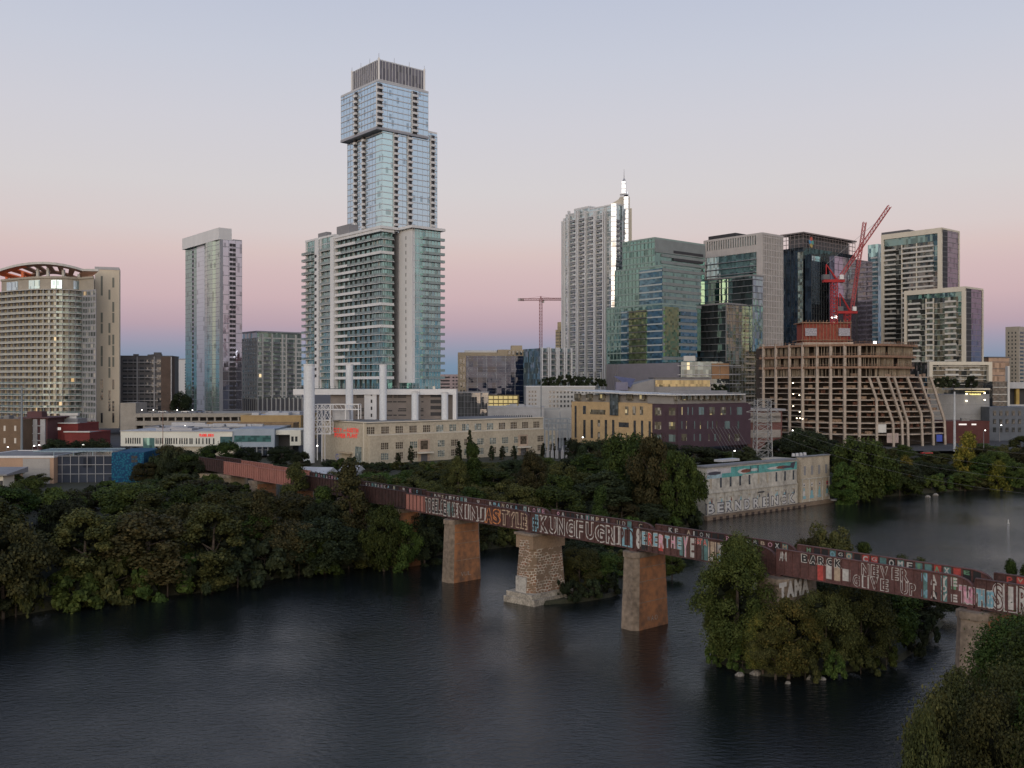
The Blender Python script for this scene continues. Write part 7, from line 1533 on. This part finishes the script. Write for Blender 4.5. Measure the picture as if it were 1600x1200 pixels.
def crown_mesh(name, h, rad, shape, nclump, nleaf, ls, seed, lm):
    """clumps spread over a crown envelope, each a ragged shell of small bent leaf cards"""
    g = np.random.default_rng(seed); cs = []; z0 = {'round': .12, 'tall': .08, 'cone': .05, 'column': .02, 'bush': 0.0, 'willow': .0}[shape]*h
    def env(t):  # radius of the crown at relative height t
        if shape == 'round': return rad*math.sqrt(max(0, 1-(2*t-1)**2*.92))**.8
        if shape == 'tall': return rad*(math.sin(math.pi*min(1, t*.92+.08))**.6)
        if shape == 'cone': return rad*(1.02-t)**.75*(.65+.35*min(1, t*6))
        if shape == 'column': return rad*(1-t**3)**.5*(.7+.3*min(1, t*8))
        if shape == 'willow': return rad*(1-t**2.4)**.6*(.85+.15*min(1, t*4))
        return rad*math.sqrt(max(0, 1-t*t))
    lob = g.uniform(.78, 1.22, 7); ph = g.uniform(0, 6.28)
    while len(cs) < nclump:
        t = g.uniform(0, 1) if shape != 'round' else g.beta(1.5, 1.3); a = g.uniform(0, 2*math.pi); e = env(t)
        e *= lob[int(a/(2*math.pi)*7) % 7]*(1+.14*math.sin(3*a+ph+5*t)); rr_ = e*(g.uniform(.45, 1)**.5); cs.append((rr_*math.cos(a), rr_*math.sin(a), z0+(h-z0)*t, g.uniform(.6, 1.35), t))
    cs = np.array(cs); cr = rad*(.30 if shape in ('round', 'bush', 'willow') else .34)*cs[:, 3]; cr = np.minimum(cr, h*.2)
    if shape in ('cone', 'column'): cr = np.minimum(cr, rad*.45)
    idx = g.integers(0, nclump, nleaf); d = g.normal(size=(nleaf, 3)); d /= np.linalg.norm(d, axis=1)[:, None]; d[:, 2] = np.where(d[:, 2] < -.75, -d[:, 2]*.6, d[:, 2])
    rr_ = cr[idx]*g.uniform(.45, 1.12, nleaf)**.7; P = cs[idx, :3] + d*rr_[:, None]*np.array([1, 1, .9])
    stray = g.random(nleaf) < .06; P[stray] += g.normal(size=(stray.sum(), 3))*cr[idx[stray]][:, None]*.35
    nrm = d*.9 + g.normal(size=(nleaf, 3))*.55 + np.array([0, 0, .25]); nrm /= np.linalg.norm(nrm, axis=1)[:, None]
    ref = g.normal(size=(nleaf, 3)); t1 = np.cross(nrm, ref); t1 /= np.linalg.norm(t1, axis=1)[:, None]; t2 = np.cross(nrm, t1)
    if shape == 'willow': t2 = t2*.4 + np.array([0, 0, -1])*1.0
    s = ls*g.uniform(.6, 1.4, nleaf)[:, None]
    A = P - t1*s*.5 ; B = P + t2*s*.75 - nrm*s*.12; C = P + t1*s*.5; D = P - t2*s*.6 - nrm*s*.1
    vs = np.stack([A, B, C, D], 1).reshape(-1, 3); vs[:, 2] = np.maximum(vs[:, 2], .05)
    # added dark inner masses, not leaves, that stop light through the crown
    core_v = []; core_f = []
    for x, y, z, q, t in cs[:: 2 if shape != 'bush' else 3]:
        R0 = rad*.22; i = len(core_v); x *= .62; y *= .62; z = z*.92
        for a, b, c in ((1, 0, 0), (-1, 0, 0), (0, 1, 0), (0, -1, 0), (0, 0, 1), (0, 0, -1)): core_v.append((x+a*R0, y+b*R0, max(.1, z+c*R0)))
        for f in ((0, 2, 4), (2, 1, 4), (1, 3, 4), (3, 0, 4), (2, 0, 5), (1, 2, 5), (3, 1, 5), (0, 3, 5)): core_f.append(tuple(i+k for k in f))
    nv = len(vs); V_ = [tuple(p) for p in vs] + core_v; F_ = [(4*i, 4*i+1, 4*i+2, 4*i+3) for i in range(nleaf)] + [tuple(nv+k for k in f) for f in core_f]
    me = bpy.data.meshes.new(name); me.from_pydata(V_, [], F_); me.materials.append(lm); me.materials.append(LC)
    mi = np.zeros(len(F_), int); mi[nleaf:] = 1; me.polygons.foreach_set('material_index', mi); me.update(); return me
def trunk_mesh(h, rad, seed):
    g = random.Random(seed); m = MB(); m.cyl((0, 0, -1.5), (0, 0, h*.35), h*.028, h*.02, 7); p = V((0, 0, h*.35)); q = V((g.uniform(-.4, .4), g.uniform(-.4, .4), h*.78)); m.cyl(p, q, h*.02, h*.006, 6)
    for k in range(6): a = g.uniform(0, 6.28); z = h*g.uniform(.22, .6); b = V((math.cos(a), math.sin(a), 0))*rad*g.uniform(.5, .8) + UP*(z+h*g.uniform(.1, .25)); m.cyl((0, 0, z), b, h*.011, h*.003, 5)
    return m.mesh('trunk', bark)
PROTO = {}
def proto(key, h, rad, shape, ncl, nl, ls, seed, lm):
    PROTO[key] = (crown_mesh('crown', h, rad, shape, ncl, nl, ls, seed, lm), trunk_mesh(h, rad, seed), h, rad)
for i, (lm, tag) in enumerate(((LG, 'g'), (LO, 'o'), (LB, 'b'), (LD, 'd'))):
    proto('round_'+tag, 15, 6.2, 'round', 46, 15000, .40, 10+i, lm); proto('tall_'+tag, 18, 5.0, 'tall', 50, 14000, .40, 20+i, lm)
    proto('round2_'+tag, 14, 7.0, 'round', 56, 16000, .42, 50+i, lm)
proto('cone_g', 16, 4.2, 'cone', 50, 13000, .36, 31, LG); proto('cone_b', 17, 4.4, 'cone', 46, 12000, .38, 32, LB); proto('cone_o', 17, 4.8, 'cone', 50, 13000, .36, 33, LO)
proto('cypress', 11, 1.1, 'column', 90, 9000, .24, 34, LD); proto('bush_g', 4, 3.6, 'bush', 22, 3600, .40, 35, LG); proto('bush_d', 4, 3.8, 'bush', 22, 3600, .42, 36, LD); proto('bush_o', 4.5, 4.2, 'bush', 24, 3800, .42, 37, LO)
proto('yellow', 10, 4.4, 'cone', 30, 5200, .42, 38, LY); proto('willow', 14, 7, 'willow', 60, 9000, .6, 39, LG); proto('autumn', 12, 4.6, 'tall', 44, 20000, .23, 40, LF)
proto('near_g', 18, 6.0, 'tall', 90, 60000, .19, 41, LG); proto('near_o', 15, 6.5, 'round', 90, 60000, .18, 42, LO); proto('near_y', 10, 4.0, 'tall', 60, 30000, .17, 43, LO); proto('isl_g', 18, 5.4, 'tall', 90, 44000, .23, 44, LI); proto('isl_o', 12, 5.5, 'round', 70, 34000, .22, 45, LO)
NT = [0]
def tree(key, x, y, z, h, wid, label, group=None, name='tree', cat='tree'):
    cm, tm, H, Rd = PROTO[key]; r = thing(name, label, cat, (x, y, z), group); s = h/H; w = wid/(2*Rd)
    r.scale = (w, w, s); r.rotation_euler = (0, 0, R.uniform(0, 6.28)); NT[0] += 1
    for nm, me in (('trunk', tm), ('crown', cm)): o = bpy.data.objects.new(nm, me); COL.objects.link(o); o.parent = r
    return r
def gz(x, y): return north_z(x, y)
def ptree(key, px, Y, ytop, wpx, label, z=None, group=None, name='tree', cat='tree'):
    x = wx(px, Y); z = gz(x, Y) if z is None else z; h = max(2.0, wz(ytop, Y) - z); return tree(key, x, Y, z, h, wpx/F*Y, label, group, name, cat)
tr = random.Random(21)
# ---- wooded bank on the left: desired skyline of the wood over picture columns
SKY = [(-250, 765), (0, 763), (40, 756), (90, 772), (150, 768), (180, 757), (220, 760), (262, 750), (300, 747), (340, 757), (395, 770), (440, 775), (470, 752), (500, 772), (540, 755), (575, 776), (610, 800), (645, 818), (690, 838)]
def prof(px, P): return float(np.interp(px, [p[0] for p in P], [p[1] for p in P]))
BANKWORD = lambda px: 'below the tan block' if px < 90 else 'below the teal pavilion' if px < 230 else 'left of the salmon bridge girders' if px < 350 else 'below the salmon bridge girders' if px < 470 else 'before the dark bridge girders'
rows = [(1, 62, 10, 'at the waterline'), (13, 42, 12, 'in the second row from the water'), (26, 24, 12, 'in the middle of the bank'), (42, 10, 12, 'high on the bank'), (60, 2, 12, 'at the back of the bank'), (80, 0, 11, 'at the top edge of the bank'), (98, 0, 11, 'beyond the bank top')]
for d, drop, step, rw in rows:
    x = -190 + tr.uniform(0, 8)
    while x < -14:
        y = shoreY(x) + d + tr.uniform(-3, 3); px = 800 + x/y*F
        # keep clear of the bridge itself and behind it
        sb_ = (V((x, y, 0)) - BF.o).dot(BF.n)
        if sb_ > 3.0 and px < 655:
            z = gz(x, y); yt = prof(px, SKY) + drop*tr.uniform(.5, 1.15) + tr.uniform(-6, 3); h = wz(yt, y) - z
            h = min(h, 21)
            if h > 3.5:
                hue = 'b' if 210 < px < 480 and tr.random() < .3 else tr.choice('goodbdg')
                key = ('round_', 'round2_', 'tall_')[tr.randrange(3)] + hue; tone = {'g': 'dark green', 'o': 'olive', 'b': 'brownish', 'd': 'blackish'}[hue]
                form = 'tall' if key.startswith('tall') else 'broad'
                tree(key, x, y, z, h, max(9.5, min(17, h*.85))*tr.uniform(.85, 1.45), '%s %s tree %s %s' % (form, tone, rw, BANKWORD(px)), 'trees of the wooded left bank')
            elif h > 1.2: tree(tr.choice(('bush_g', 'bush_d', 'bush_o')), x, y, z, h+1.5, tr.uniform(6, 9), 'low bush %s %s' % (rw, BANKWORD(px)), 'bushes of the wooded left bank', 'bush', 'bush')
        x += step*tr.uniform(.75, 1.15)
# skirt of bushes on the waterline
x = -185
while x < -18:
    y = shoreY(x) - .4; px = 800 + x/y*F
    tree(tr.choice(('bush_d', 'bush_o', 'bush_d', 'bush_g')), x, y, -.2, tr.uniform(5, 8.5), tr.uniform(8, 13), 'overhanging bush at the water %s' % BANKWORD(px), 'bushes of the wooded left bank', 'bush', 'bush'); x += tr.uniform(3.5, 6)
# named ones
ptree('cone_o', 462, 236, 722, 50, 'pointed olive tree that hides the bridge joint after the salmon girders')
ptree('cone_b', 548, 216, 729, 66, 'tall brownish cypress rising over the dark bridge girders')
ptree('cone_g', 505, 222, 765, 50, 'pointed green tree between the two tall ones before the bridge')
ptree('cone_b', 408, 200, 772, 60, 'brownish pointed tree in front of the rusty pier under the salmon girders')
ptree('round_g', 625, 206, 818, 50, 'green tree under the bridge left of the first water pier')
ptree('round_d', 663, 212, 812, 60, 'dark round tree right behind the first tall pier, on its left'); ptree('round_g', 600, 205, 800, 60, 'dark green tree under the joint of the maroon and salmon girders')
# ---- trees behind the bridge, centre
CEN = [(560, 736), (600, 734), (650, 729), (690, 720), (720, 718), (770, 728), (800, 722), (840, 715), (870, 716), (905, 712), (950, 702), (985, 694), (1020, 696), (1050, 708), (1075, 735), (1092, 765)]
CW = lambda px: 'before the power plant' if px < 870 else 'before the library'
for d, drop, step, rw in ((2, 75, 9.5, 'at the waterline'), (13, 48, 11, 'low on the bank'), (27, 26, 11, 'halfway up the bank'), (42, 10, 11, 'high on the bank'), (58, 2, 12, 'high behind'), (78, 0, 11, 'at the back')):
    x = -64 + tr.uniform(0, 6)
    while x < 62:
        y = shoreY(x) + d + tr.uniform(-3, 3); px = 800 + x/y*F; sb_ = (V((x, y, 0)) - BF.o).dot(BF.n)
        if sb_ < -WID-4.5 and px < 1082:
            z = gz(x, y); yt = prof(px, CEN) + drop*tr.uniform(.6, 1.25) + tr.uniform(-4, 8); h = min(wz(yt, y)-z, 22)
            if h > 3.5:
                hue = tr.choice('ggoodb' if px < 900 else 'gogobd'); key = ('round_', 'round2_', 'tall_')[tr.randrange(3)] + hue; tone = {'g': 'green', 'o': 'olive', 'b': 'brownish', 'd': 'blackish'}[hue]
                tree(key, x, y, z, h, max(8.5, min(15, h*.8))*tr.uniform(.85, 1.4), '%s %s tree behind the bridge, %s %s' % ('tall' if key[0] == 't' else 'broad', tone, rw, CW(px)), 'trees between the bridge and the city')
        x += step*tr.uniform(.75, 1.15)
x = -40
while x < 62:
    y = shoreY(x)+1.5; px = 800+x/y*F
    if (V((x, y, 0)) - BF.o).dot(BF.n) < -WID-3 and px < 1085: tree(tr.choice(('bush_g', 'bush_o', 'bush_d')), x, y, -.2, tr.uniform(4, 7), tr.uniform(7, 11), 'bush hanging over the water behind the bridge %s' % CW(px), 'bushes behind the bridge', 'bush', 'bush')
    x += tr.uniform(4, 6.5)
ptree('cone_g', 738, 268, 698, 42, 'tall pointed green tree before the middle of the power plant'); ptree('cone_o', 716, 262, 712, 36, 'shorter pointed olive tree left of the tallest one before the power plant')
ptree('cone_g', 938, 222, 768, 42, 'bright green pointed tree just above the bridge under the library'); ptree('tall_b', 832, 262, 706, 46, 'brownish green tree before the right end of the power plant'); ptree('round_b', 1018, 262, 690, 62, 'brownish round tree before the purple library part')
ptree('round2_g', 985, 275, 684, 80, 'dark green domed tree at the lower edge of the tan library wall')
for px, yt in ((622, 708), (642, 697), (717, 690), (734, 673), (768, 697), (785, 697), (803, 697), (849, 693), (864, 693)):
    Y = 352 + (px-600)*.15; lab = {622: 'first from the left', 642: 'second from the left', 717: 'third from the left', 734: 'tallest of all', 768: 'fifth from the left', 785: 'sixth from the left', 803: 'seventh from the left', 849: 'last but one', 864: 'the last, at the right end'}[px]
    ptree('cypress', px, Y, yt, 8, 'slim dark cypress before the power plant wall, %s' % lab, z=10, group='slim cypresses along the power plant', name='cypress_tree')
# hedge and shrubs at the foot of the power plant and behind the teal pavilion
px = 508
while px < 560:
    Y = 338 - (px-508)*.01 + tr.uniform(-8, 6); yt = 717 + tr.uniform(-4, 7)
    ptree(tr.choice(('bush_d', 'bush_g', 'bush_d', 'round_d')), px, Y, yt, tr.uniform(22, 40), 'dark shrub at the foot of the power plant', z=10, group='shrubs at the foot of the power plant', name='shrub', cat='shrub'); px += tr.uniform(9, 17)
px = 566
while px < 868:
    ptree(tr.choice(('bush_d', 'bush_g', 'bush_o')), px, 334 + tr.uniform(-9, 8), 725 + tr.uniform(-3, 4), tr.uniform(20, 34), 'low garden shrub before the long side of the power plant', z=9.9, group='garden shrubs before the power plant', name='shrub', cat='shrub'); px += tr.uniform(6, 11)
px = 228
while px < 520:
    for Y in (288 + tr.uniform(-6, 6), 312 + tr.uniform(-8, 8)):
        if px > 330 and Y < 300: continue
        yt = float(np.interp(px, [228, 260, 300, 345, 400, 450, 520], [716, 706, 712, 716, 719, 724, 728])) + tr.uniform(-2, 10)
        ptree(tr.choice(('round_d', 'round_g', 'bush_d', 'round_d', 'round_b')), px, Y, yt, tr.uniform(34, 52), 'dark tree between the teal pavilion and the far end of the bridge', z=9.4, group='dark trees behind the far end of the bridge')
    px += tr.uniform(13, 22)
for px0, px1, yt, Y, lab in ((462, 512, 738, 300, 'low shed with a pale metal roof behind the dark bridge girders'), (528, 556, 735, 310, 'small pale shed roof right of the metal shed')):
    b = frontal(px0, px1, yt, Y, 9, 9, rot=-.2); r_ = root_at('metal_shed', lab, b, 'shed'); q = MB(); b.body(q, 9, b.zt-.6); part(r_, 'wall', q, M['grey']); q = MB(); c0, c1 = b.C, b.C+b.gr*b.LR; bk_ = b.gl*9
    q.prism([tuple(v[:2]) for v in (c0-b.gl, c1-b.gl, c1+bk_*.5, c0+bk_*.5)], b.zt-.6, [b.zt-.5, b.zt-.5, b.zt+1.4, b.zt+1.4]); q.prism([tuple(v[:2]) for v in (c0+bk_*.5, c1+bk_*.5, c1+bk_, c0+bk_)], b.zt-.6, [b.zt+1.4, b.zt+1.4, b.zt-.5, b.zt-.5]); part(r_, 'roof', q, M['roofpale'])
# dark street trees in the gaps
for px, Y, yt, w, k, lab in ((112, 330, 693, 46, 'round_d', 'dark tree before the dark red building'), (150, 340, 690, 40, 'round_d', 'dark tree between the dark red wing and the grocery building'), (85, 345, 690, 36, 'round_d', 'dark small tree under the maroon building'), (268, 300, 700, 56, 'round_b', 'reddish brown tree right of the teal wall'), (285, 305, 707, 46, 'round_d', 'dark tree below the white grocery wall'), (345, 310, 695, 62, 'round_g', 'dark green round tree in front of the grocery glass bay'), (388, 320, 703, 40, 'round_d', 'dark tree under the blue grey box'), (440, 350, 700, 40, 'round_d', 'dark tree in the recess of the white side wing'),
                             (18, 285, 738, 34, 'round_g', 'small green tree in front of the tan block'), (60, 280, 742, 36, 'round_o', 'small olive tree below the pale panels'), (172, 275, 752, 42, 'bush_g', 'bright green bush in front of the teal pavilion glass'), (470, 330, 708, 26, 'round_d', 'dark tree at the foot of the fattest smokestack'), (205, 330, 702, 40, 'round_d', 'dark tree behind the teal pavilion roof'), (240, 620, 622, 26, 'round_d', 'small dark tree before the dark loft block'), (282, 600, 618, 30, 'round_d', 'small dark tree between the dark loft block and the slim tower'), (252, 420, 640+30, 20, 'bush_d', 'little dark bush on the rooftops'),
                             (920, 345, 692, 34, 'round_d', 'small dark tree under the overhang of the library'), (895, 350, 690, 26, 'round_d', 'dark tree left of the library overhang'), (940, 350, 690, 30, 'round_d', 'dark tree between library columns'), (1085, 340, 700, 70, 'round_d', 'dark tree at the foot of the purple library part'), (1120, 345, 705, 60, 'round_g', 'green tree under the library stair'), (1155, 348, 712, 50, 'round_d', 'dark tree beside the bright library lamp'), (1168, 325, 700, 30, 'tall_d', 'narrow dark tree left of the lattice pylon'), (1222, 345, 690, 60, 'round_d', 'dark tree right of the lattice pylon'), (1255, 350, 676, 64, 'round2_d', 'large dark tree at the left foot of the unfinished building'), (1290, 355, 690, 56, 'round_d', 'dark tree below the unfinished building'), (1180, 310, 718, 40, 'bush_d', 'dark bush behind the intake building roof'), (1030, 345, 694, 60, 'round_d', 'dark tree before the joint of stone and metal library walls')):
    ptree(k, px, Y, yt, w, lab, z=10 if Y > 295 else None)
for px, yt, w in ((848, 593, 9), (856, 591, 10), (865, 590, 11), (876, 588, 11), (888, 587, 12), (900, 589, 12), (912, 590, 11), (922, 591, 12), (934, 592, 11), (942, 593, 9)):
    ptree('bush_d', px, 505, yt, w*1.5, 'small dark roof garden tree on top of the white window building', z=wz(604, 505), group='roof garden trees', name='roof_tree')
for px, yt in ((1467, 592), (1478, 590), (1490, 593), (1518, 589), (1100, 600), (1115, 601), (1128, 603)):
    ptree('bush_d', px, 500 if px > 1200 else 480, yt, 20, 'dark tree on the terrace of the cream frame podium' if px > 1200 else 'small dark tree right of the yellowish window strip', z=wz(606 if px > 1200 else 612, 500 if px > 1200 else 480), group='terrace trees on the right' if px > 1200 else 'terrace trees by the yellowish strip', name='terrace_tree')
# ---- right shore
RS = [(1290, 708), (1320, 692), (1370, 686), (1430, 696), (1470, 702), (1500, 705), (1540, 690), (1580, 685), (1640, 680), (1900, 670)]
RW = lambda px: 'right of the intake building' if px < 1400 else 'below the unfinished building' if px < 1480 else 'below the steel pole' if px < 1540 else 'near the right edge'
for d, drop, step, rw in ((3, 40, 11, 'at the waterline'), (14, 22, 13, 'in the second row'), (28, 10, 13, 'in the third row'), (46, 2, 14, 'at the back')):
    x = 108 + tr.uniform(0, 5)
    while x < 330:
        y = shoreY(x) + d + tr.uniform(-3, 3); px = 800 + x/y*F
        if px > 1296+ (0 if d > 20 else 6) and px < 1850:
            z = gz(x, y); h = min(wz(prof(px, RS)+drop*tr.uniform(.5, 1.2)+tr.uniform(-4, 6), y)-z, 21)
            if h > 3:
                hue = tr.choice('ggood' if px < 1500 else 'googb'); key = ('round_', 'round2_', 'tall_')[tr.randrange(3)] + hue; tone = {'g': 'green', 'o': 'olive', 'b': 'brownish', 'd': 'blackish'}[hue]
                tree(key, x, y, z, h, max(10, min(18, h*.95)), '%s %s tree of the right shore %s, %s' % ('tall' if key[0] == 't' else 'broad', tone, rw, RW(px)), 'trees of the right shore')
        x += step*tr.uniform(.75, 1.15)
x = 112
while x < 330:
    y = shoreY(x)+1.5; px = 800+x/y*F
    if px > 1302: tree(tr.choice(('bush_g', 'bush_o')), x, y, .3, tr.uniform(3, 6), tr.uniform(8, 12), 'bush at the waterline of the right shore, %s' % RW(px), 'bushes of the right shore', 'bush', 'bush')
    x += tr.uniform(5, 9)
ptree('yellow', 1413, 352, 715, 34, 'bright yellow green tree standing out on the right shore'); ptree('yellow', 1512, 375, 679, 44, 'yellow green round tree beside the tall steel pole'); ptree('yellow', 1560, 362, 722, 36, 'yellowish tree low on the right shore near the edge')
ptree('round2_g', 1340, 326, 690, 80, 'big round green tree beside the intake building'); ptree('tall_g', 1319, 320, 726, 42, 'lower green tree touching the right end of the intake building'); ptree('round2_g', 1058, 262, 716, 62, 'round green tree hiding the left end of the intake building', z=1.5)
# ---- islet beside the stone pier
for px, y, yt, w, k, lab in ((905, 925, 862, 62, 'isl_o', 'dark spreading tree right beside the stone pier'), (940, 922, 868, 60, 'round_g', 'dark green tree between the stone pier and the next rusty pier'), (975, 905, 860, 52, 'round_o', 'olive tree behind the left side of the third tall pier'), (915, 905, 850, 66, 'round_d', 'very dark tree under the bridge behind the stone pier'), (1050, 905, 868, 34, 'round_g', 'green tree glimpsed right of the third tall pier')):
    Y = CAM_H*F/(y-600); ptree(k, px, Y, yt, w, lab, z=.2)
for px, y, w in ((872, 936, 30), (895, 940, 36), (925, 938, 34), (955, 930, 30)): Y = CAM_H*F/(y-600); ptree('bush_d', px, Y, y-30, w, 'low dark bush at the foot of the stone pier', z=.2, group='bushes at the stone pier', name='bush', cat='bush')
# ---- island at the fourth pier
for px, y, yt, w, k, lab in ((1152, 1042, 850, 104, 'isl_g', 'tallest green tree on the left tip of the island, reaching above the bridge'), (1128, 1020, 905, 60, 'isl_g', 'drooping green tree at the far left edge of the island'), (1192, 1055, 960, 56, 'autumn', 'small yellowish tree on the front shore of the island'), (1232, 1060, 938, 84, 'autumn', 'yellow and orange tree in front of the painted island pier'), (1212, 1062, 985, 60, 'near_y', 'low yellow green tree hanging over the water at the island front'),
                           (1290, 1050, 935, 84, 'isl_o', 'olive tree on the island right of the painted pier'), (1345, 1045, 925, 90, 'isl_o', 'broad olive tree in the middle of the island'), (1390, 1030, 925, 80, 'round_g', 'green tree on the right part of the island'), (1330, 985, 905, 100, 'round_d', 'very dark tree at the back of the island under the bridge'), (1270, 985, 905, 70, 'round_d', 'very dark tree behind the painted pier'), (1425, 990, 925, 80, 'round_d', 'very dark tree at the right end of the island'), (1465, 965, 930, 60, 'round_d', 'small very dark tree at the far right tip of the island'), (1400, 960, 915, 70, 'round_b', 'brownish dark tree under the NEVER GIVE UP girder'),
                           (1292, 935, 826, 70, 'round_o', 'olive tree rising behind the bridge over the island'), (1262, 940, 845, 44, 'round_b', 'brownish tree behind the bridge beside the olive one'), (1350, 932, 852, 40, 'cone_g', 'small pointed dark tree showing above the far girder'), (1420, 940, 872, 50, 'round_o', 'low olive crown just above the far girder')):
    Y = CAM_H*F/(y-600); ptree(k, px, Y, yt, w, lab, z=.8)
for px, y, w, k in ((1120, 1040, 34, 'bush_g'), (1160, 1050, 40, 'bush_g'), (1258, 1062, 40, 'bush_o'), (1300, 1058, 44, 'bush_g'), (1345, 1052, 44, 'bush_o'), (1385, 1045, 40, 'bush_g'), (1430, 1025, 36, 'bush_d'), (1455, 1005, 30, 'bush_d')):
    Y = CAM_H*F/(y-600); ptree(k, px, Y, y-38, w, 'leafy bush on the front waterline of the island', z=.1, group='bushes round the island', name='bush', cat='bush')
# ---- near trees on the south bank, lower right
for px, Y, yt, w, k, lab in ((1470, 66, 1120, 130, 'near_y', 'yellow green tree at the bottom, the leftmost of the near right trees'), (1445, 60, 1150, 90, 'near_y', 'small yellowish bush tree in the bottom right water corner'), (1545, 70, 1065, 180, 'near_o', 'broad olive near tree in the lower right corner'), (1590, 82, 990, 170, 'near_g', 'tall near tree covering the foot of the last pier on the right'), (1640, 74, 1000, 190, 'near_g', 'near tree cut by the right edge, behind the broad olive one'), (1585, 62, 1110, 190, 'near_o', 'lowest near tree at the bottom right corner'), (1532, 84, 1090, 80, 'near_o', 'near tree at the left foot of the last pier'), (1680, 62, 1050, 200, 'near_g', 'near tree just outside the lower right corner'),
                          (1500, 74, 1090, 110, 'near_g', 'dark green near tree beside the yellow green one'), (1575, 86, 1055, 120, 'near_g', 'dark near tree right at the base of the last pier')):
    x = wx(px, Y); tree(k, x, Y, 1.5 if px < 1500 else 3, wz(yt, Y)-(1.5 if px < 1500 else 3), w/F*Y, lab)
for px, Y, yt, w, k, lab in ((1580, 150, 882, 34, 'cone_g', 'pointed dark tree behind the right end of the bridge'), (1606, 148, 888, 44, 'cone_g', 'pointed dark tree cut by the right edge behind the bridge'), (1555, 152, 915, 34, 'round_d', 'dark tree behind the last bridge joint'), (1630, 140, 900, 60, 'round_g', 'green tree just outside the right edge behind the bridge')): tree(k, wx(px, Y), Y, 1, wz(yt, Y)-1, w/F*Y, lab)
# small rocks on the island shore and by the stone pier
def rocks():
    rk = mat('rock_pale', (.24, .225, .20), .9, var=.25, scale=2); g = random.Random(9)
    for px, y, s, lab in ((1156, 1056, .8, 'pale rock on the island waterline, left of the others'), (1181, 1054, 1.0, 'larger pale rock beside the left one on the island waterline'), (1231, 1068, .5, 'flat low rock just before the island front'), (1270, 1061, 1.1, 'pointed pale rock at the island front'), (1285, 1062, .6, 'small flat rock right of the pointed one'), (858, 936, 1.0, 'upright pale rock beside the stone footing'), (872, 937, .9, 'pale rock in the group by the stone footing'), (885, 938, 1.0, 'outermost pale rock right of the stone footing'), (1450, 777, 1.2, 'pale rock on the small right shore spit, left one'), (1462, 774, 1.2, 'pale rock on the small right shore spit, right one')):
        Y = CAM_H*F/(y-600); x = wx(px, Y); m = MB(); n = 9; s *= .62
        ring = lambda r, z: [(x+r*s*math.cos(k/n*6.283)*g.uniform(.7, 1.3)*1.3, Y+r*s*math.sin(k/n*6.283)*g.uniform(.7, 1.3), z*s) for k in range(n)]
        rs = [ring(1.0, -.5), ring(.95, .3), ring(.5, .95)]; m.v = [p for r_ in rs for p in r_] + [(x, Y, 1.1*s)]
        for a in range(2):
            for k in range(n): j = (k+1) % n; m.f.append((a*n+k, a*n+j, (a+1)*n+j, (a+1)*n+k))
        for k in range(n): m.f.append((2*n+k, 2*n+(k+1) % n, 3*n))
        m.m = [0]*len(m.f); solo('rock', m, rk, lab, 'rock', loc=(x, Y, 0))
rocks()
def buoy():
    Y = CAM_H*F/(818-600); x = wx(1575.5, Y); r = thing('buoy', 'small white marker buoy on the open lake at the right', 'buoy', (x, Y, 0)); m = MB(); m.cyl((x, Y, -.3), (x, Y, 1.1), .15, .14, 10); part(r, 'post', m, M['offwhite']); m = MB(); m.cyl((x, Y, -.2), (x, Y, .2), .3, .3, 12); part(r, 'float', m, M['offwhite'])
buoy()
# parked cars on the garage roof and the street
def cars():
    cols = [plain('car_white', (.6, .6, .6), .3), plain('car_grey', (.2, .21, .22), .3), plain('car_black', (.03, .03, .035), .3), plain('car_red', (.35, .03, .03), .3), plain('car_blue', (.05, .08, .16), .3)]; tyre = M['dark']; words = ['white', 'grey', 'black', 'red', 'dark blue']
    def car(px, Y, z, c, lab, ang=0):
        x = wx(px, Y); r = thing('parked_car', lab, 'car', (x, Y, z), 'cars parked below the left towers'); u = V((math.cos(ang), math.sin(ang), 0)); w = V((-u.y, u.x, 0)); o = V((x, Y, z))
        m = MB(); m.box(o+UP*.35, u*4.5, w*1.8, UP*.55); part(r, 'body', m, cols[c]); m = MB(); a = [o+u*.9+UP*.9, o+u*4.0+UP*.9, o+u*3.3+UP*1.45, o+u*1.5+UP*1.45]; b = [p+w*1.8 for p in a]
        m.quad(*a); m.quad(*b[::-1]); [m.quad(a[(k+1) % 4], a[k], b[k], b[(k+1) % 4]) for k in range(4)]; part(r, 'cabin', m, M['window'])
        for s in (.8, 3.6):
            for t in (0, 1.75): q = MB(); p = o+u*s+w*t+UP*.33; q.cyl(p-w*.08, p+w*.1, .33, .33, 10); part(r, 'wheel', q, tyre)
    k = 0
    for i, px in enumerate((150, 155, 160.5, 166, 171, 176)): c = (0, 1, 2, 1, 4, 0)[i]; car(px, 415, wz(697, 415)-1.2 if False else 10.4, c, '%s car parked at the foot of the tan slab tower, %s' % (words[c], ('first', 'second', 'third', 'fourth', 'fifth', 'last')[i] + ' from the left'))
    for i, (px, py) in enumerate(((232, 645), (247, 645), (262, 645), (283, 645.5), (305, 646), (321, 646))): c = (1, 0, 2, 0, 4, 1)[i]; car(px, 550, wz(646, 545)+.25, c, '%s car parked on the pale garage roof, %s from its left end' % (words[c], ('first', 'second', 'third', 'fourth', 'fifth', 'sixth')[i]))
    car(1441, 400, 10.6, 3, 'red car among the trees at the right foot of the unfinished building')
cars()
print('TREES', NT[0])
